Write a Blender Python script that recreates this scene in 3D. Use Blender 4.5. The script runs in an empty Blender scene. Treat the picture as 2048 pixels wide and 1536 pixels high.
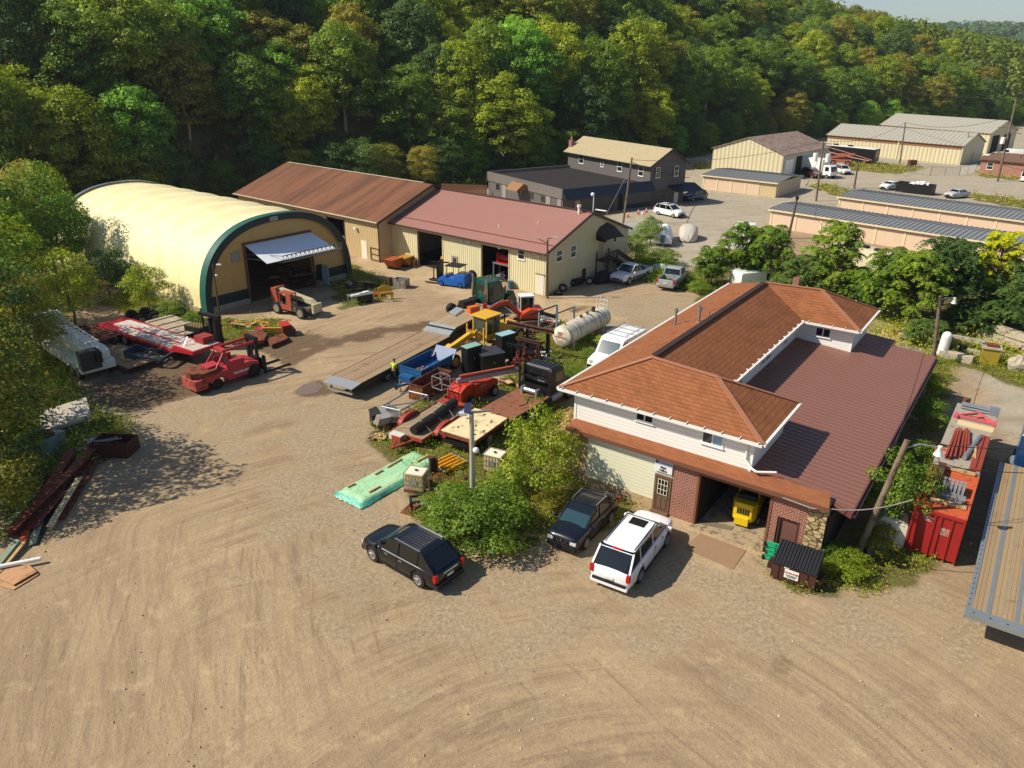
import bpy, bmesh, math, random
from mathutils import Vector, Matrix, noise
from math import sin, cos, pi, radians as rad
sc = bpy.context.scene
C = sc.collection
# ---------------------------------------------------------------- camera, sky, sun
CH, CF, CP, CR = 22.0, 1526.247, 0.40816268, 0.01154328     # height, focal length (px of 2048), pitch, roll
FW = Vector((0, cos(CP), -sin(CP))); RT = Vector((1, 0, 0)); UP = RT.cross(FW)
R2 = cos(CR)*RT + sin(CR)*UP; U2 = -sin(CR)*RT + cos(CR)*UP
cam = bpy.data.cameras.new('camera'); co = bpy.data.objects.new('camera', cam); C.objects.link(co)
cam.sensor_width = 36; cam.lens = CF/2048*36; cam.clip_end = 6000; cam.clip_start = .5
co.matrix_world = Matrix.Translation((0, 0, CH)) @ Matrix((R2, U2, -FW)).transposed().to_4x4()
sc.camera = co
SUN_EL, SUN_AZ = rad(44), rad(187)        # direction TOWARDS the sun, angle from +x
w = bpy.data.worlds.new('World'); sc.world = w; w.use_nodes = True
bg = w.node_tree.nodes['Background']; sky = w.node_tree.nodes.new('ShaderNodeTexSky')
sky.sky_type = 'NISHITA'; sky.sun_disc = False; sky.sun_elevation = SUN_EL
sky.sun_rotation = pi/2 - SUN_AZ; sky.dust_density = 0.7; sky.air_density = 1.0; sky.ozone_density = 3.0
w.node_tree.links.new(sky.outputs[0], bg.inputs[0]); bg.inputs[1].default_value = 0.075
sl = bpy.data.lights.new('sun', 'SUN'); sl.energy = 4.4; sl.angle = rad(.5); sl.color = (1, .905, .765)
so = bpy.data.objects.new('sun', sl); C.objects.link(so); so.location = (0, 0, 60)
sd = Vector((cos(SUN_AZ)*cos(SUN_EL), sin(SUN_AZ)*cos(SUN_EL), sin(SUN_EL)))
so.rotation_euler = sd.to_track_quat('Z', 'Y').to_euler()
sc.view_settings.view_transform = 'Standard'; sc.view_settings.look = 'None'
sc.view_settings.exposure = 0.52; sc.view_settings.gamma = 1
sc.cycles.max_bounces = 6; sc.cycles.diffuse_bounces = 3; sc.cycles.glossy_bounces = 3
sc.cycles.transmission_bounces = 4; sc.cycles.transparent_max_bounces = 6
sc.cycles.volume_bounces = 0

# ---------------------------------------------------------------- placing
def P(px, py, z=0.0):
    """world point at height z seen at photo pixel (2048 wide)"""
    d = FW + (px-1024)/CF*R2 - (py-768)/CF*U2
    t = (z-CH)/d.z
    return Vector((d.x*t, d.y*t, z))
def mid(a, b): return (a+b)/2
def hd(a, b): return math.atan2(b.y-a.y, b.x-a.x)

# ---------------------------------------------------------------- mesh builder
class MB:
    def __init__(s): s.v = []; s.f = []; s.mi = []; s.k = 0
    def mat(s, k): s.k = k; return s
    def add(s, vs, fs, M=None):
        n = len(s.v)
        for p in vs:
            p = Vector(p); s.v.append(M @ p if M else p)
        for f in fs: s.f.append([n+i for i in f]); s.mi.append(s.k)
        return s
    def box(s, x0, x1, y0, y1, z0, z1, M=None):
        return s.add([(x0,y0,z0),(x1,y0,z0),(x1,y1,z0),(x0,y1,z0),(x0,y0,z1),(x1,y0,z1),(x1,y1,z1),(x0,y1,z1)],
                     [(0,3,2,1),(4,5,6,7),(0,1,5,4),(1,2,6,5),(2,3,7,6),(3,0,4,7)], M)
    def fr(s, p, q, up=(0,0,1)):
        p = Vector(p); q = Vector(q); x = (q-p).normalized(); u = Vector(up)
        if abs(x.dot(u)) > .98: u = Vector((1,0,0))
        y = u.cross(x).normalized(); z = x.cross(y)
        return p, (q-p).length, Matrix.Translation(p) @ Matrix((x, y, z)).transposed().to_4x4()
    def bar(s, p, q, w, h=None, up=(0,0,1)):
        h = h or w; _, L, M = s.fr(p, q, up)
        return s.box(0, L, -w/2, w/2, -h/2, h/2, M)
    def ibeam(s, p, q, w, h, t=.03):
        _, L, M = s.fr(p, q)
        s.box(0, L, -w/2, w/2, h/2-t, h/2, M); s.box(0, L, -w/2, w/2, -h/2, -h/2+t, M)
        return s.box(0, L, -t/2, t/2, -h/2+t, h/2-t, M)
    def cyl(s, p, q, r, r2=None, n=12, cap=True):
        r2 = r if r2 is None else r2; _, L, M = s.fr(p, q)
        vs = [(0, r*cos(2*pi*i/n), r*sin(2*pi*i/n)) for i in range(n)] + [(L, r2*cos(2*pi*i/n), r2*sin(2*pi*i/n)) for i in range(n)]
        fs = [(i, (i+1) % n, n+(i+1) % n, n+i) for i in range(n)]
        if cap: fs += [tuple(range(n-1, -1, -1)), tuple(range(n, 2*n))]
        return s.add(vs, fs, M)
    def tube(s, pts, r, n=8):
        for a, b in zip(pts[:-1], pts[1:]): s.cyl(a, b, r, n=n)
        return s
    def wire(s, a, b, sag, r=.02, n=14):
        a = Vector(a); b = Vector(b); pts = []
        for i in range(n+1):
            t = i/n; p = a.lerp(b, t); p.z -= sag*4*t*(1-t); pts.append(p)
        return s.tube(pts, r, 5)
    def prism(s, pts, ax, a, b, M=None):
        n = len(pts)
        def mk(u, v, w): return {'x': (w, u, v), 'y': (u, w, v), 'z': (u, v, w)}[ax]
        vs = [mk(u, v, a) for u, v in pts] + [mk(u, v, b) for u, v in pts]
        return s.add(vs, [(i, (i+1) % n, n+(i+1) % n, n+i) for i in range(n)] + [tuple(range(n-1, -1, -1)), tuple(range(n, 2*n))], M)
    def slab(s, pts, t):
        """polygon in space thickened downwards by t"""
        n = len(pts); a = [Vector(p) for p in pts]; b = [p-Vector((0, 0, t)) for p in a]
        return s.add(a+b, [tuple(range(n)), tuple(range(2*n-1, n-1, -1))] + [(i, n+i, n+(i+1) % n, (i+1) % n) for i in range(n)])
    def loft(s, rings, caps=True, closed=True):
        n = len(rings[0]); vs = [p for r in rings for p in r]; fs = []
        for j in range(len(rings)-1):
            for i in range(n if closed else n-1):
                fs.append((j*n+i, j*n+(i+1) % n, (j+1)*n+(i+1) % n, (j+1)*n+i))
        if caps: fs += [tuple(range(n-1, -1, -1)), tuple(range((len(rings)-1)*n, len(rings)*n))]
        return s.add(vs, fs)
    def ball(s, c, r, n=10, m=6, sz=1.0):
        c = Vector(c); rings = []
        for j in range(m+1):
            t = pi*j/m
            rings.append([c+Vector((r*sin(t)*cos(2*pi*i/n)+1e-4*cos(2*pi*i/n), r*sin(t)*sin(2*pi*i/n)+1e-4*sin(2*pi*i/n), -r*sz*cos(t))) for i in range(n)])
        return s.loft(rings)
    def mesh(s, name):
        me = bpy.data.meshes.new(name); me.from_pydata([tuple(p) for p in s.v], [], s.f)
        me.polygons.foreach_set('material_index', s.mi)
        return me
def obj(name, mb, mats, parent=None, smooth=False, bevel=0, sub=0, loc=None, fixn=True, rough=0):
    me = mb.mesh(name) if isinstance(mb, MB) else mb
    if fixn and isinstance(mb, MB) or bevel or sub:
        bm = bmesh.new(); bm.from_mesh(me)
        if fixn: bmesh.ops.recalc_face_normals(bm, faces=bm.faces)
        if bevel:
            bmesh.ops.bevel(bm, geom=[e for e in bm.edges if len(e.link_faces) == 2 and e.calc_face_angle(0) > .5], offset=bevel, segments=2, profile=.6, affect='EDGES', clamp_overlap=True)
        if rough:
            for v in bm.verts: v.co += Vector((random.uniform(-rough, rough), random.uniform(-rough, rough), random.uniform(-rough, rough)))
        bm.to_mesh(me); bm.free()
    for m in (mats if isinstance(mats, (list, tuple)) else [mats]): me.materials.append(m)
    if smooth:
        me.polygons.foreach_set('use_smooth', [True]*len(me.polygons))
        try: me.set_sharp_from_angle(angle=rad(40 if smooth is True else smooth))
        except Exception: pass
    o = bpy.data.objects.new(name, me); C.objects.link(o)
    if sub:
        md = o.modifiers.new('s', 'SUBSURF'); md.levels = md.render_levels = sub
    if parent: o.parent = parent
    if loc is not None: o.location = loc
    return o
def each(name, mb, mats, parent, **kw):
    # every loose piece of mb becomes a part of its own
    n = len(mb.v); par = list(range(n))
    def f(i):
        while par[i] != i: par[i] = par[par[i]]; i = par[i]
        return i
    for q in mb.f:
        for i in q[1:]: par[f(i)] = f(q[0])
    gr = {}
    for q in mb.f: gr.setdefault(f(q[0]), []).append(q)
    for fs in gr.values():
        ids = sorted({i for q in fs for i in q}); mp = {a: b for b, a in enumerate(ids)}; m = MB(); m.add([mb.v[i] for i in ids], [[mp[i] for i in q] for q in fs]); obj(name, m, mats, parent, **kw)
def tag(o, label, cat, group=None, kind=None):
    o['label'] = label; o['category'] = cat
    if group: o['group'] = group
    o['kind'] = kind or 'thing'
    return o
def struct(name, mb, mats, kind='structure', **k):
    o = obj(name, mb, mats, **k); o['kind'] = kind; return o
def thing(name, label, cat, loc=(0, 0, 0), rz=0, group=None):
    o = bpy.data.objects.new(name, None); C.objects.link(o); o.empty_display_size = .3
    o.location = loc; o.rotation_euler = (0, 0, rz)
    return tag(o, label, cat, group)
def dup(root, loc, rz, label=None, group=None, sc_=None):
    def cp(o, par):
        c = o.copy(); C.objects.link(c)
        if par: c.parent = par
        for ch in [x for x in KIDS.get(o.name, [])]: cp(ch, c)
        return c
    KIDS = {}
    for x in list(C.objects):
        if x.parent: KIDS.setdefault(x.parent.name, []).append(x)
    r = cp(root, None); r.location = loc; r.rotation_euler = (0, 0, rz)
    if label: r['label'] = label
    if group: r['group'] = group
    if sc_: r.scale = (sc_,)*3 if not isinstance(sc_, tuple) else sc_
    return r
def text_mesh(txt, size, M, mat, parent, name='lettering', ext=.004, bold=0.0, align='CENTER'):
    cu = bpy.data.curves.new('t', 'FONT'); cu.body = txt; cu.size = size; cu.extrude = ext; cu.align_x = align; cu.align_y = 'CENTER'; cu.offset = bold; cu.resolution_u = 2
    t = bpy.data.objects.new('t', cu); C.objects.link(t)
    bpy.context.view_layer.update()
    me = bpy.data.meshes.new_from_object(t.evaluated_get(bpy.context.evaluated_depsgraph_get()))
    bpy.data.objects.remove(t); me.transform(M); me.materials.clear(); me.materials.append(mat)
    o = bpy.data.objects.new(name, me); C.objects.link(o); o.parent = parent; return o

# ---------------------------------------------------------------- materials
def lin(c):
    if isinstance(c, str): c = tuple(int(c[i:i+2], 16)/255 for i in (0, 2, 4))
    return tuple((x/12.92 if x <= .04045 else ((x+.055)/1.055)**2.4) for x in c)
class NT:
    def __init__(s, name):
        s.m = bpy.data.materials.new(name); s.m.use_nodes = True; s.t = s.m.node_tree
        s.b = s.t.nodes['Principled BSDF']; s.out = s.t.nodes['Material Output']
    def n(s, ty, **k):
        nd = s.t.nodes.new('ShaderNode'+ty)
        for a, b in k.items():
            if a[0] == 'i' and a[1:].isdigit(): s.set(nd.inputs[int(a[1:])], b)
            elif hasattr(nd, a) and a not in nd.inputs: setattr(nd, a, b)
            else: s.set(nd.inputs[a.replace('_', ' ')], b)
        return nd
    def set(s, inp, v):
        if isinstance(v, bpy.types.NodeSocket): s.t.links.new(v, inp)
        else: inp.default_value = v
    def math(s, op, a, b=0.0): return s.n('Math', operation=op, i0=a, i1=b).outputs[0]
    def mix(s, f, a, b, blend='MIX'):
        nd = s.t.nodes.new('ShaderNodeMix'); nd.data_type = 'RGBA'; nd.blend_type = blend
        s.set(nd.inputs[0], f); s.set(nd.inputs[6], s.col(a)); s.set(nd.inputs[7], s.col(b)); return nd.outputs[2]
    def col(s, c):
        if isinstance(c, (bpy.types.NodeSocket,)): return c
        c = lin(c) if isinstance(c, str) else c
        return (c[0], c[1], c[2], 1)
    def co(s, which='Object'): return s.n('TexCoord').outputs[which]
    def noise(s, v, scale, detail=4, rough=.6, dist=0.0): return s.n('TexNoise', Vector=v, Scale=scale, Detail=detail, Roughness=rough, Distortion=dist).outputs[0]
    def ramp(s, f, a, b):
        r = s.n('MapRange', i0=f, i1=a, i2=b); r.clamp = True; return r.outputs[0]
    def xyz(s, v): return s.n('SeparateXYZ', i0=v).outputs
    def comb(s, x, y, z): return s.n('CombineXYZ', i0=x, i1=y, i2=z).outputs[0]
    def bump(s, h, dist=.02, st=1.0): s.set(s.b.inputs['Normal'], s.n('Bump', Height=h, Distance=dist, Strength=st).outputs[0])
    def fin(s, col, rough=.7, metal=0, spec=.4):
        s.set(s.b.inputs['Base Color'], s.col(col)); s.set(s.b.inputs['Roughness'], rough); s.set(s.b.inputs['Metallic'], metal)
        s.set(s.b.inputs['Specular IOR Level'], spec); return s.m
MC = {}
def mat(name, c, rough=.6, metal=0, var=.18, sc_=1.5, c2=None, th=.62, bump=.0, sc2=2.5, coat=0):
    """plain material with worn, uneven colour; c2 = second colour (rust, dirt) in noise patches above th"""
    if name in MC: return MC[name]
    t = NT(name); v = t.co(); n1 = t.noise(v, sc_, 6, .65)
    hsv = t.n('HueSaturation', Color=t.col(c), Value=t.math('ADD', 1-var, t.math('MULTIPLY', n1, 2*var)))
    col = hsv.outputs[0]; r = t.math('ADD', rough-.08, t.math('MULTIPLY', n1, .16))
    if c2:
        f = t.ramp(t.noise(v, sc2, 8, .7, .3), th-.05, th+.05); col = t.mix(f, col, c2); r = t.math('ADD', r, t.math('MULTIPLY', f, .2))
    if bump: t.bump(t.noise(v, sc_*6, 5), bump)
    t.fin(col, r, metal)
    if coat: t.b.inputs['Coat Weight'].default_value = coat; t.b.inputs['Coat Roughness'].default_value = .05
    MC[name] = t.m; return t.m
def ribbed(name, c, axis, pitch, dist=.03, rough=.45, c2=None, th=.65, var=.1, sharp=.35, metal=0):
    """profiled sheet: ribs along constant `axis` coordinate ('xy' works on both wall directions)"""
    t = NT(name); v = t.co(); x, y, z = t.xyz(v)
    q = {'x': x, 'y': y, 'z': z}.get(axis) or t.math('ADD', x, y)
    fr = t.math('FRACT', t.math('DIVIDE', q, pitch))
    h = t.ramp(t.math('ABSOLUTE', t.math('SUBTRACT', fr, .5)), sharp-.12, sharp)
    n1 = t.noise(v, .7, 6, .6)
    col = t.n('HueSaturation', Color=t.col(c), Value=t.math('ADD', 1-var, t.math('MULTIPLY', n1, 2*var))).outputs[0]
    col = t.mix(t.math('MULTIPLY', h, .25), col, (0.02, .018, .015))
    if c2: col = t.mix(t.ramp(t.noise(t.n('Mapping', Vector=v, Scale=(1, 1, .35)).outputs[0], 1.1, 8, .75), th-.08, th+.1), col, c2)
    t.bump(h, dist, .9); return t.fin(col, rough, metal)
def lap(name, c, pitch, c2=None, dist=.02, dark=.5, rough=.5):
    """horizontal lap siding"""
    t = NT(name); v = t.co(); x, y, z = t.xyz(v)
    fr = t.math('FRACT', t.math('DIVIDE', z, pitch)); edge = t.ramp(fr, .17, .02)
    n1 = t.noise(v, .8, 5, .6)
    col = t.n('HueSaturation', Color=t.col(c), Value=t.math('ADD', .93, t.math('MULTIPLY', n1, .12))).outputs[0]
    col = t.mix(t.math('MULTIPLY', edge, dark), col, (.1, .1, .09))
    if c2: col = t.mix(t.ramp(t.noise(v, 1.2, 6, .7), .55, .75), col, c2)
    t.bump(fr, dist, .8); return t.fin(col, rough)
def shingle(name, c, dark, pitch=.07, stain=.5):
    t = NT(name); v = t.co(); x, y, z = t.xyz(v)
    k = t.math('DIVIDE', z, pitch); fr = t.math('FRACT', k); row = t.math('FLOOR', k)
    q = t.math('ADD', t.math('ADD', x, t.math('MULTIPLY', y, 1.0)), t.math('MULTIPLY', row, 1.37))
    tab = t.math('FLOOR', t.math('DIVIDE', q, .34))
    rnd = t.n('TexWhiteNoise', noise_dimensions='2D', Vector=t.comb(tab, row, 0)).outputs[0]
    edge = t.ramp(fr, .24, .04); vert = t.ramp(t.math('FRACT', t.math('DIVIDE', q, .34)), .08, .02)
    e = t.math('MAXIMUM', edge, t.math('MULTIPLY', vert, .6))
    big = t.noise(v, .35, 6, .65)
    col = t.n('HueSaturation', Color=t.col(c), Value=t.math('ADD', .72, t.math('ADD', t.math('MULTIPLY', rnd, .22), t.math('MULTIPLY', big, .36)))).outputs[0]
    col = t.mix(t.math('MULTIPLY', t.ramp(t.noise(t.n('Mapping', Vector=v, Scale=(1, 1, .5)).outputs[0], .55, 7, .7, .5), .5, .72), stain), col, dark)
    col = t.mix(t.math('MULTIPLY', e, .5), col, (.03, .016, .01))
    t.bump(t.math('SUBTRACT', fr, t.math('MULTIPLY', vert, .3)), .02, .7); return t.fin(col, .92, 0, .2)
def bricks(name, c1, c2, mortar, sx=.26, sz=.095):
    t = NT(name); v = t.co(); x, y, z = t.xyz(v)
    b = t.n('TexBrick', Vector=t.comb(t.math('ADD', x, y), z, 0.0), Color1=t.col(c1), Color2=t.col(c2), Mortar=t.col(mortar), Scale=1.0)
    b.inputs['Brick Width'].default_value = sx; b.inputs['Row Height'].default_value = sz; b.inputs['Mortar Size'].default_value = .014
    col = t.mix(t.ramp(t.noise(v, 1.3, 6), .3, .8), b.outputs[0], t.mix(.35, b.outputs[0], (.05, .03, .02)))
    t.bump(b.outputs[1], -.006, .25); return t.fin(col, .85)
def planks(name, c1, c2, axis='y', pitch=.2, dark='4a3a28', rough=.85, gap=.06):
    t = NT(name); v = t.co(); x, y, z = t.xyz(v); q = {'x': x, 'y': y, 'z': z}[axis]
    k = t.math('DIVIDE', q, pitch); fr = t.math('FRACT', k)
    rnd = t.n('TexWhiteNoise', noise_dimensions='1D', W=t.math('FLOOR', k)).outputs[0]
    sc_ = {'x': (8, .6, 8), 'y': (.6, 8, 8), 'z': (.6, .6, 8)}[axis]
    gr = t.noise(t.n('Mapping', Vector=v, Scale=sc_).outputs[0], 1.6, 6, .7)
    col = t.mix(t.math('ADD', t.math('MULTIPLY', rnd, .6), t.math('MULTIPLY', gr, .5)), c1, c2)
    col = t.mix(t.ramp(t.noise(v, .9, 7, .75), .56, .72), col, dark)
    e = t.ramp(t.math('ABSOLUTE', t.math('SUBTRACT', fr, .5)), .5-gap, .5-gap/3)
    col = t.mix(t.math('MULTIPLY', e, .85), col, (.015, .012, .01)); t.bump(t.math('SUBTRACT', gr, e), .015, .8)
    return t.fin(col, rough)
def leafmat(name, c1, c2, c3=None, trans=.38, per=.25):
    """foliage: hue wanders through the crown and from plant to plant"""
    t = NT(name); v = t.co(); n1 = t.noise(v, .45, 3, .6); oi = t.n('ObjectInfo').outputs['Random']
    geo = t.n('NewGeometry').outputs['Random Per Island']
    f = t.ramp(t.math('ADD', n1, t.math('MULTIPLY', t.math('SUBTRACT', oi, .5), per*1.6)), .3, .7)
    col = t.mix(f, c1, c2)
    if c3: col = t.mix(t.ramp(t.noise(v, .9, 4, .7), .6, .72), col, c3)
    col = t.n('HueSaturation', Color=col, Value=t.math('ADD', 1.5, t.math('MULTIPLY', geo, 1.7)), Saturation=1.08, Hue=.493).outputs[0]
    d = t.n('BsdfDiffuse', Color=col); tr = t.n('BsdfTranslucent', Color=t.n('HueSaturation', Color=col, Value=1.3, Saturation=1.1).outputs[0])
    g = t.n('BsdfGlossy', Color=(.9, .95, .9, 1), Roughness=.5)
    m1 = t.n('MixShader', i0=trans, i1=d.outputs[0], i2=tr.outputs[0]); m2 = t.n('MixShader', i0=.02, i1=m1.outputs[0], i2=g.outputs[0])
    t.t.links.new(m2.outputs[0], t.out.inputs[0]); return t.m
def glass(name, c='1a2226', rough=.08):
    t = NT(name); n1 = t.noise(t.co(), 1.2, 2); t.fin(t.mix(n1, c, tuple(x*.6 for x in lin(c))), rough, 0, .9); return t.m
M_ = {}
def paint(c, rough=.28, var=.05, coat=.6): return mat('paint_'+c, c, rough, 0, var, .6, coat=coat)
BLK = mat('black_steel', '17181a', .5, .2, .3, 2, '4a3a2c', .66, .003)
RUST = mat('rust', '7a4326', .85, 0, .3, 2.2, '4a2a1c', .52, .01)
RUST2 = mat('rust_dark', '4e3226', .85, 0, .3, 2.5, '7a4a30', .6, .01)
RUBBER = mat('rubber', '1d1c1b', .85, 0, .25, 4, '6b5a45', .68, .006)
RIM = mat('steel_rim', 'a9a9a6', .35, .7, .15, 5)
GALV = mat('galvanised', '9aa0a2', .4, .6, .2, 2, '6d6253', .7)
WHITE = mat('white_paint', 'e6e6e0', .45, 0, .06, 1, 'a59a86', .78)
CHROME = mat('chrome', 'd0d0d0', .12, 1, .05, 1)
WOOD = mat('raw_wood', 'b69a6c', .85, 0, .25, 5, '7a6040', .6)
WOODP = mat('pole_wood', '776752', .9, 0, .3, 3, '4c4034', .55, .01)
CONC = mat('concrete', 'a79b88', .9, 0, .18, 1.2, '7d7364', .62, .01)
GL = glass('window_glass'); GLC = glass('car_glass', '0d1418', .05); GLB = glass('windscreen', '2c4a52', .05)
REDL = mat('red_lens', 'b01818', .2, 0, .05); AMB = mat('amber_lens', 'd06a10', .3, 0, .05); LENS = mat('clear_lens', 'd5dadc', .12, .3, .05)
YEL = mat('yellow_paint', 'd3a623', .5, 0, .15, 1.5, '8a6a2a', .7, .002)
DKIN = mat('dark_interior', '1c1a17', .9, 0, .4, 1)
# ================================================================= GROUND
import numpy as np
def toe_y(x):
    return np.interp(x, [-140, -75, -58, -38, -8, 14, 38, 62, 92, 130, 205, 420], [84, 88, 104, 126, 141, 156, 186, 214, 240, 262, 312, 490])
def hill_h(x, y):
    x = np.asarray(x, float); y = np.asarray(y, float)
    d = np.maximum(y-toe_y(x), 0)*.72
    top = np.where(x < 129, 31+(129-x)*.42, np.maximum(31-(x-129)*.16, 3))
    top = np.minimum(top, 95)
    return top*(1-np.exp(-d*.95/top)) + 0.0
def poly_d(X, Y, pts):
    """signed distance (m), positive inside"""
    n = len(pts); best = np.full(X.shape, 1e9); ins = np.zeros(X.shape, bool)
    for i in range(n):
        ax, ay = pts[i]; bx, by = pts[(i+1) % n]
        dx, dy = bx-ax, by-ay; L = dx*dx+dy*dy+1e-9
        t = np.clip(((X-ax)*dx+(Y-ay)*dy)/L, 0, 1)
        best = np.minimum(best, np.hypot(X-ax-t*dx, Y-ay-t*dy))
        c = ((ay > Y) != (by > Y)) & (X < (bx-ax)*(Y-ay)/((by-ay) if by != ay else 1e-9)+ax); ins ^= c
    return np.where(ins, best, -best)
def pp(*px): return [tuple(P(*q)[:2]) for q in px]
VEG = [pp((735,868),(850,800),(1000,800),(1120,760),(1150,850),(1165,990),(1120,1050),(1040,1110),(900,1120),(830,1050),(815,960),(760,900)),
       pp((1050,980),(1160,950),(1300,1010),(1240,1055),(1090,1075)), pp((985,780),(1090,640),(1200,655),(1180,740),(1130,800)),
       pp((1500,1110),(1540,1090),(1545,1160)), pp((1560,1165),(1640,1120),(1760,1060),(1900,1105),(1940,1120),(1830,1150),(1740,1190),(1600,1195)),
       pp((1840,1120),(1890,1000),(1830,740),(1870,690),(1920,720),(1800,1000)), pp((1870,700),(1900,720),(2100,800),(2100,760),(1900,660)),
       pp((1255,555),(1270,500),(1400,560),(1470,570),(1440,600),(1380,585)), pp((200,600),(330,560),(420,640),(560,640),(590,670),(500,690),(380,690),(250,640)),
       pp((640,560),(700,530),(740,545),(800,570),(760,600),(690,620)), pp((0,1100),(0,700),(150,700),(160,800),(270,850),(250,900),(150,960),(60,1040)),
       pp((1610,370),(1650,366),(1790,400),(1680,396)), pp((1930,385),(2100,404),(2100,425),(1950,402)), pp((1700,322),(1860,335),(1800,350),(1690,340)),
       pp((1400,620),(1750,640),(1900,640),(2100,740),(2100,560),(1500,500),(1370,540)), pp((1385,325),(1430,322),(1425,337),(1380,340)), pp((1960,338),(2060,350),(2040,362),(1950,352))]
GRV = [pp((560,790),(700,770),(820,880),(760,920),(1000,1130),(1250,1260),(1000,1330),(650,1190),(520,1000)), pp((1250,1250),(1100,1060),(1400,1060),(1620,1180),(1900,1160),(1950,1250),(1600,1300)),
       pp((1090,640),(1140,610),(1250,590),(1400,585),(1450,600),(1300,700),(1200,700)), pp((250,620),(420,660),(500,900),(240,940),(120,800))]
CON = [pp((690,522),(765,505),(1098,600),(1250,552),(1275,560),(1180,600),(1250,640),(1120,650),(1040,628),(960,618),(880,585),(800,560),(730,548)),
       pp((1345,1035),(1440,1030),(1545,1060),(1520,1120),(1440,1110),(1350,1060)), pp((500,640),(690,565),(740,590),(640,640),(540,665)), pp((1360,1100),(1410,1060),(1500,1100),(1450,1145))]
LOT = [pp((1260,470),(1200,440),(1330,400),(1400,352),(1560,372),(1720,400),(1640,440),(1540,480),(1480,520),(1380,540),(1270,500)),
       pp((1560,300),(2100,330),(2100,450),(1760,392),(1640,372),(1600,350)), pp((1880,705),(2100,800),(2100,1000),(1990,830),(1960,770))]
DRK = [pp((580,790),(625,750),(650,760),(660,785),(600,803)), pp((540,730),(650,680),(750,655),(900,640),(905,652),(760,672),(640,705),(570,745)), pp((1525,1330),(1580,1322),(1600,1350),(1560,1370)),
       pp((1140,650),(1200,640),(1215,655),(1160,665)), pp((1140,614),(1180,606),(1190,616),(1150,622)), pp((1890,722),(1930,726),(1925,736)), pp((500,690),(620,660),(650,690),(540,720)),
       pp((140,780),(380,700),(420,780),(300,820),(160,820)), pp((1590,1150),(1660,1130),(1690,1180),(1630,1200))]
def axis(lo, a, b, hi, st, g):
    r = list(np.arange(a, b+1e-6, st)); s = st; x = a
    while x > lo: s *= g; x -= s; r.insert(0, x)
    s = st; x = b
    while x < hi: s *= g; x += s; r.append(x)
    return np.array(r)
gx = axis(-1500, -42, 52, 2500, .5, 1.05); gy = axis(-300, 14, 112, 2500, .5, 1.045)
X, Y = np.meshgrid(gx, gy); Xf = X.ravel(); Yf = Y.ravel()
rng = np.random.RandomState(3)
def wob(x, y, s):   # cheap smooth wobble
    return (np.sin(x*1.7/s+np.sin(y*1.1/s)*1.3)+np.sin(y*1.9/s+np.cos(x*1.3/s)*1.4)+np.sin((x+y)*3.1/s)*.6)/2.6
def mask(polys, soft):
    m = np.full(Xf.shape, -1e9)
    for q in polys: m = np.maximum(m, poly_d(Xf, Yf, q))
    return np.clip((m+wob(Xf, Yf, 1.2)*soft*.6)/soft+.5, 0, 1)
hz = hill_h(Xf, Yf)
veg = np.maximum(mask(VEG, 1.3), np.clip(hz/1.0, 0, 1)); veg = np.maximum(veg, np.clip((-Xf-36-(Yf-60)*.35)/3, 0, 1)*(Yf > 30))
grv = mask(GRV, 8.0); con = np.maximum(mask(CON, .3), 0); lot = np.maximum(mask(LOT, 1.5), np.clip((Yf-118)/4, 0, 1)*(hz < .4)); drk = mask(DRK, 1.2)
# direction of the wheel tracks: distance across / along the route trucks take
rt = [tuple(P(*q)[:2]) for q in ((980,1900),(640,1536),(520,1250),(455,1040),(500,910),(640,790),(800,690),(960,610),(1240,560))]
U = np.full(Xf.shape, 1e9); Vv = np.zeros(Xf.shape); acc = 0
for (ax, ay), (bx, by) in zip(rt[:-1], rt[1:]):
    dx, dy = bx-ax, by-ay; L = math.hypot(dx, dy); t = np.clip(((Xf-ax)*dx+(Yf-ay)*dy)/L**2, 0, 1)
    ex, ey = Xf-ax-t*dx, Yf-ay-t*dy; d = np.hypot(ex, ey)*np.sign((dx*ey-dy*ex)+1e-9)
    m = np.abs(d) < np.abs(U); U = np.where(m, d, U); Vv = np.where(m, acc+t*L, Vv); acc += L
Zf = hz + np.where(hz < .3, wob(Xf, Yf, 6)*.03, 0)
ny, nx = X.shape; idx = np.arange(nx*ny).reshape(ny, nx)
quads = np.stack([idx[:-1, :-1], idx[:-1, 1:], idx[1:, 1:], idx[1:, :-1]], -1).reshape(-1, 4)
me = bpy.data.meshes.new('ground'); me.from_pydata(np.stack([Xf, Yf, Zf], 1).tolist(), [], quads.tolist())
ca = me.color_attributes.new('soil', 'FLOAT_COLOR', 'POINT'); ca.data.foreach_set('color', np.stack([veg, grv, drk, con], 1).ravel().astype(np.float32))
cb = me.color_attributes.new('route', 'FLOAT_COLOR', 'POINT'); cb.data.foreach_set('color', np.stack([U, Vv, lot, np.ones_like(U)], 1).ravel().astype(np.float32))
me.polygons.foreach_set('use_smooth', [True]*len(me.polygons))
t = NT('ground'); v = t.co(); a1 = t.n('Attribute', attribute_name='soil'); a2 = t.n('Attribute', attribute_name='route')
vg, gr, dk = t.xyz(a1.outputs['Color']); cn = a1.outputs['Alpha']; u, vv, lt = t.xyz(a2.outputs['Color'])
n_big = t.noise(v, .12, 5, .6, .4); n_mid = t.noise(v, .9, 6, .65); n_fine = t.noise(v, 5, 6, .75); n_grit = t.noise(v, 17, 3, .85)
tr1 = t.noise(t.comb(t.math('MULTIPLY', u, 1.1), t.math('MULTIPLY', vv, .09), 0.0), 1.0, 6, .72, .35)
tr2 = t.noise(t.comb(t.math('MULTIPLY', t.math('ADD', u, t.math('MULTIPLY', vv, .22)), 2.6), t.math('MULTIPLY', vv, .12), 3.0), 1.0, 5, .75, .3)
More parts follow.
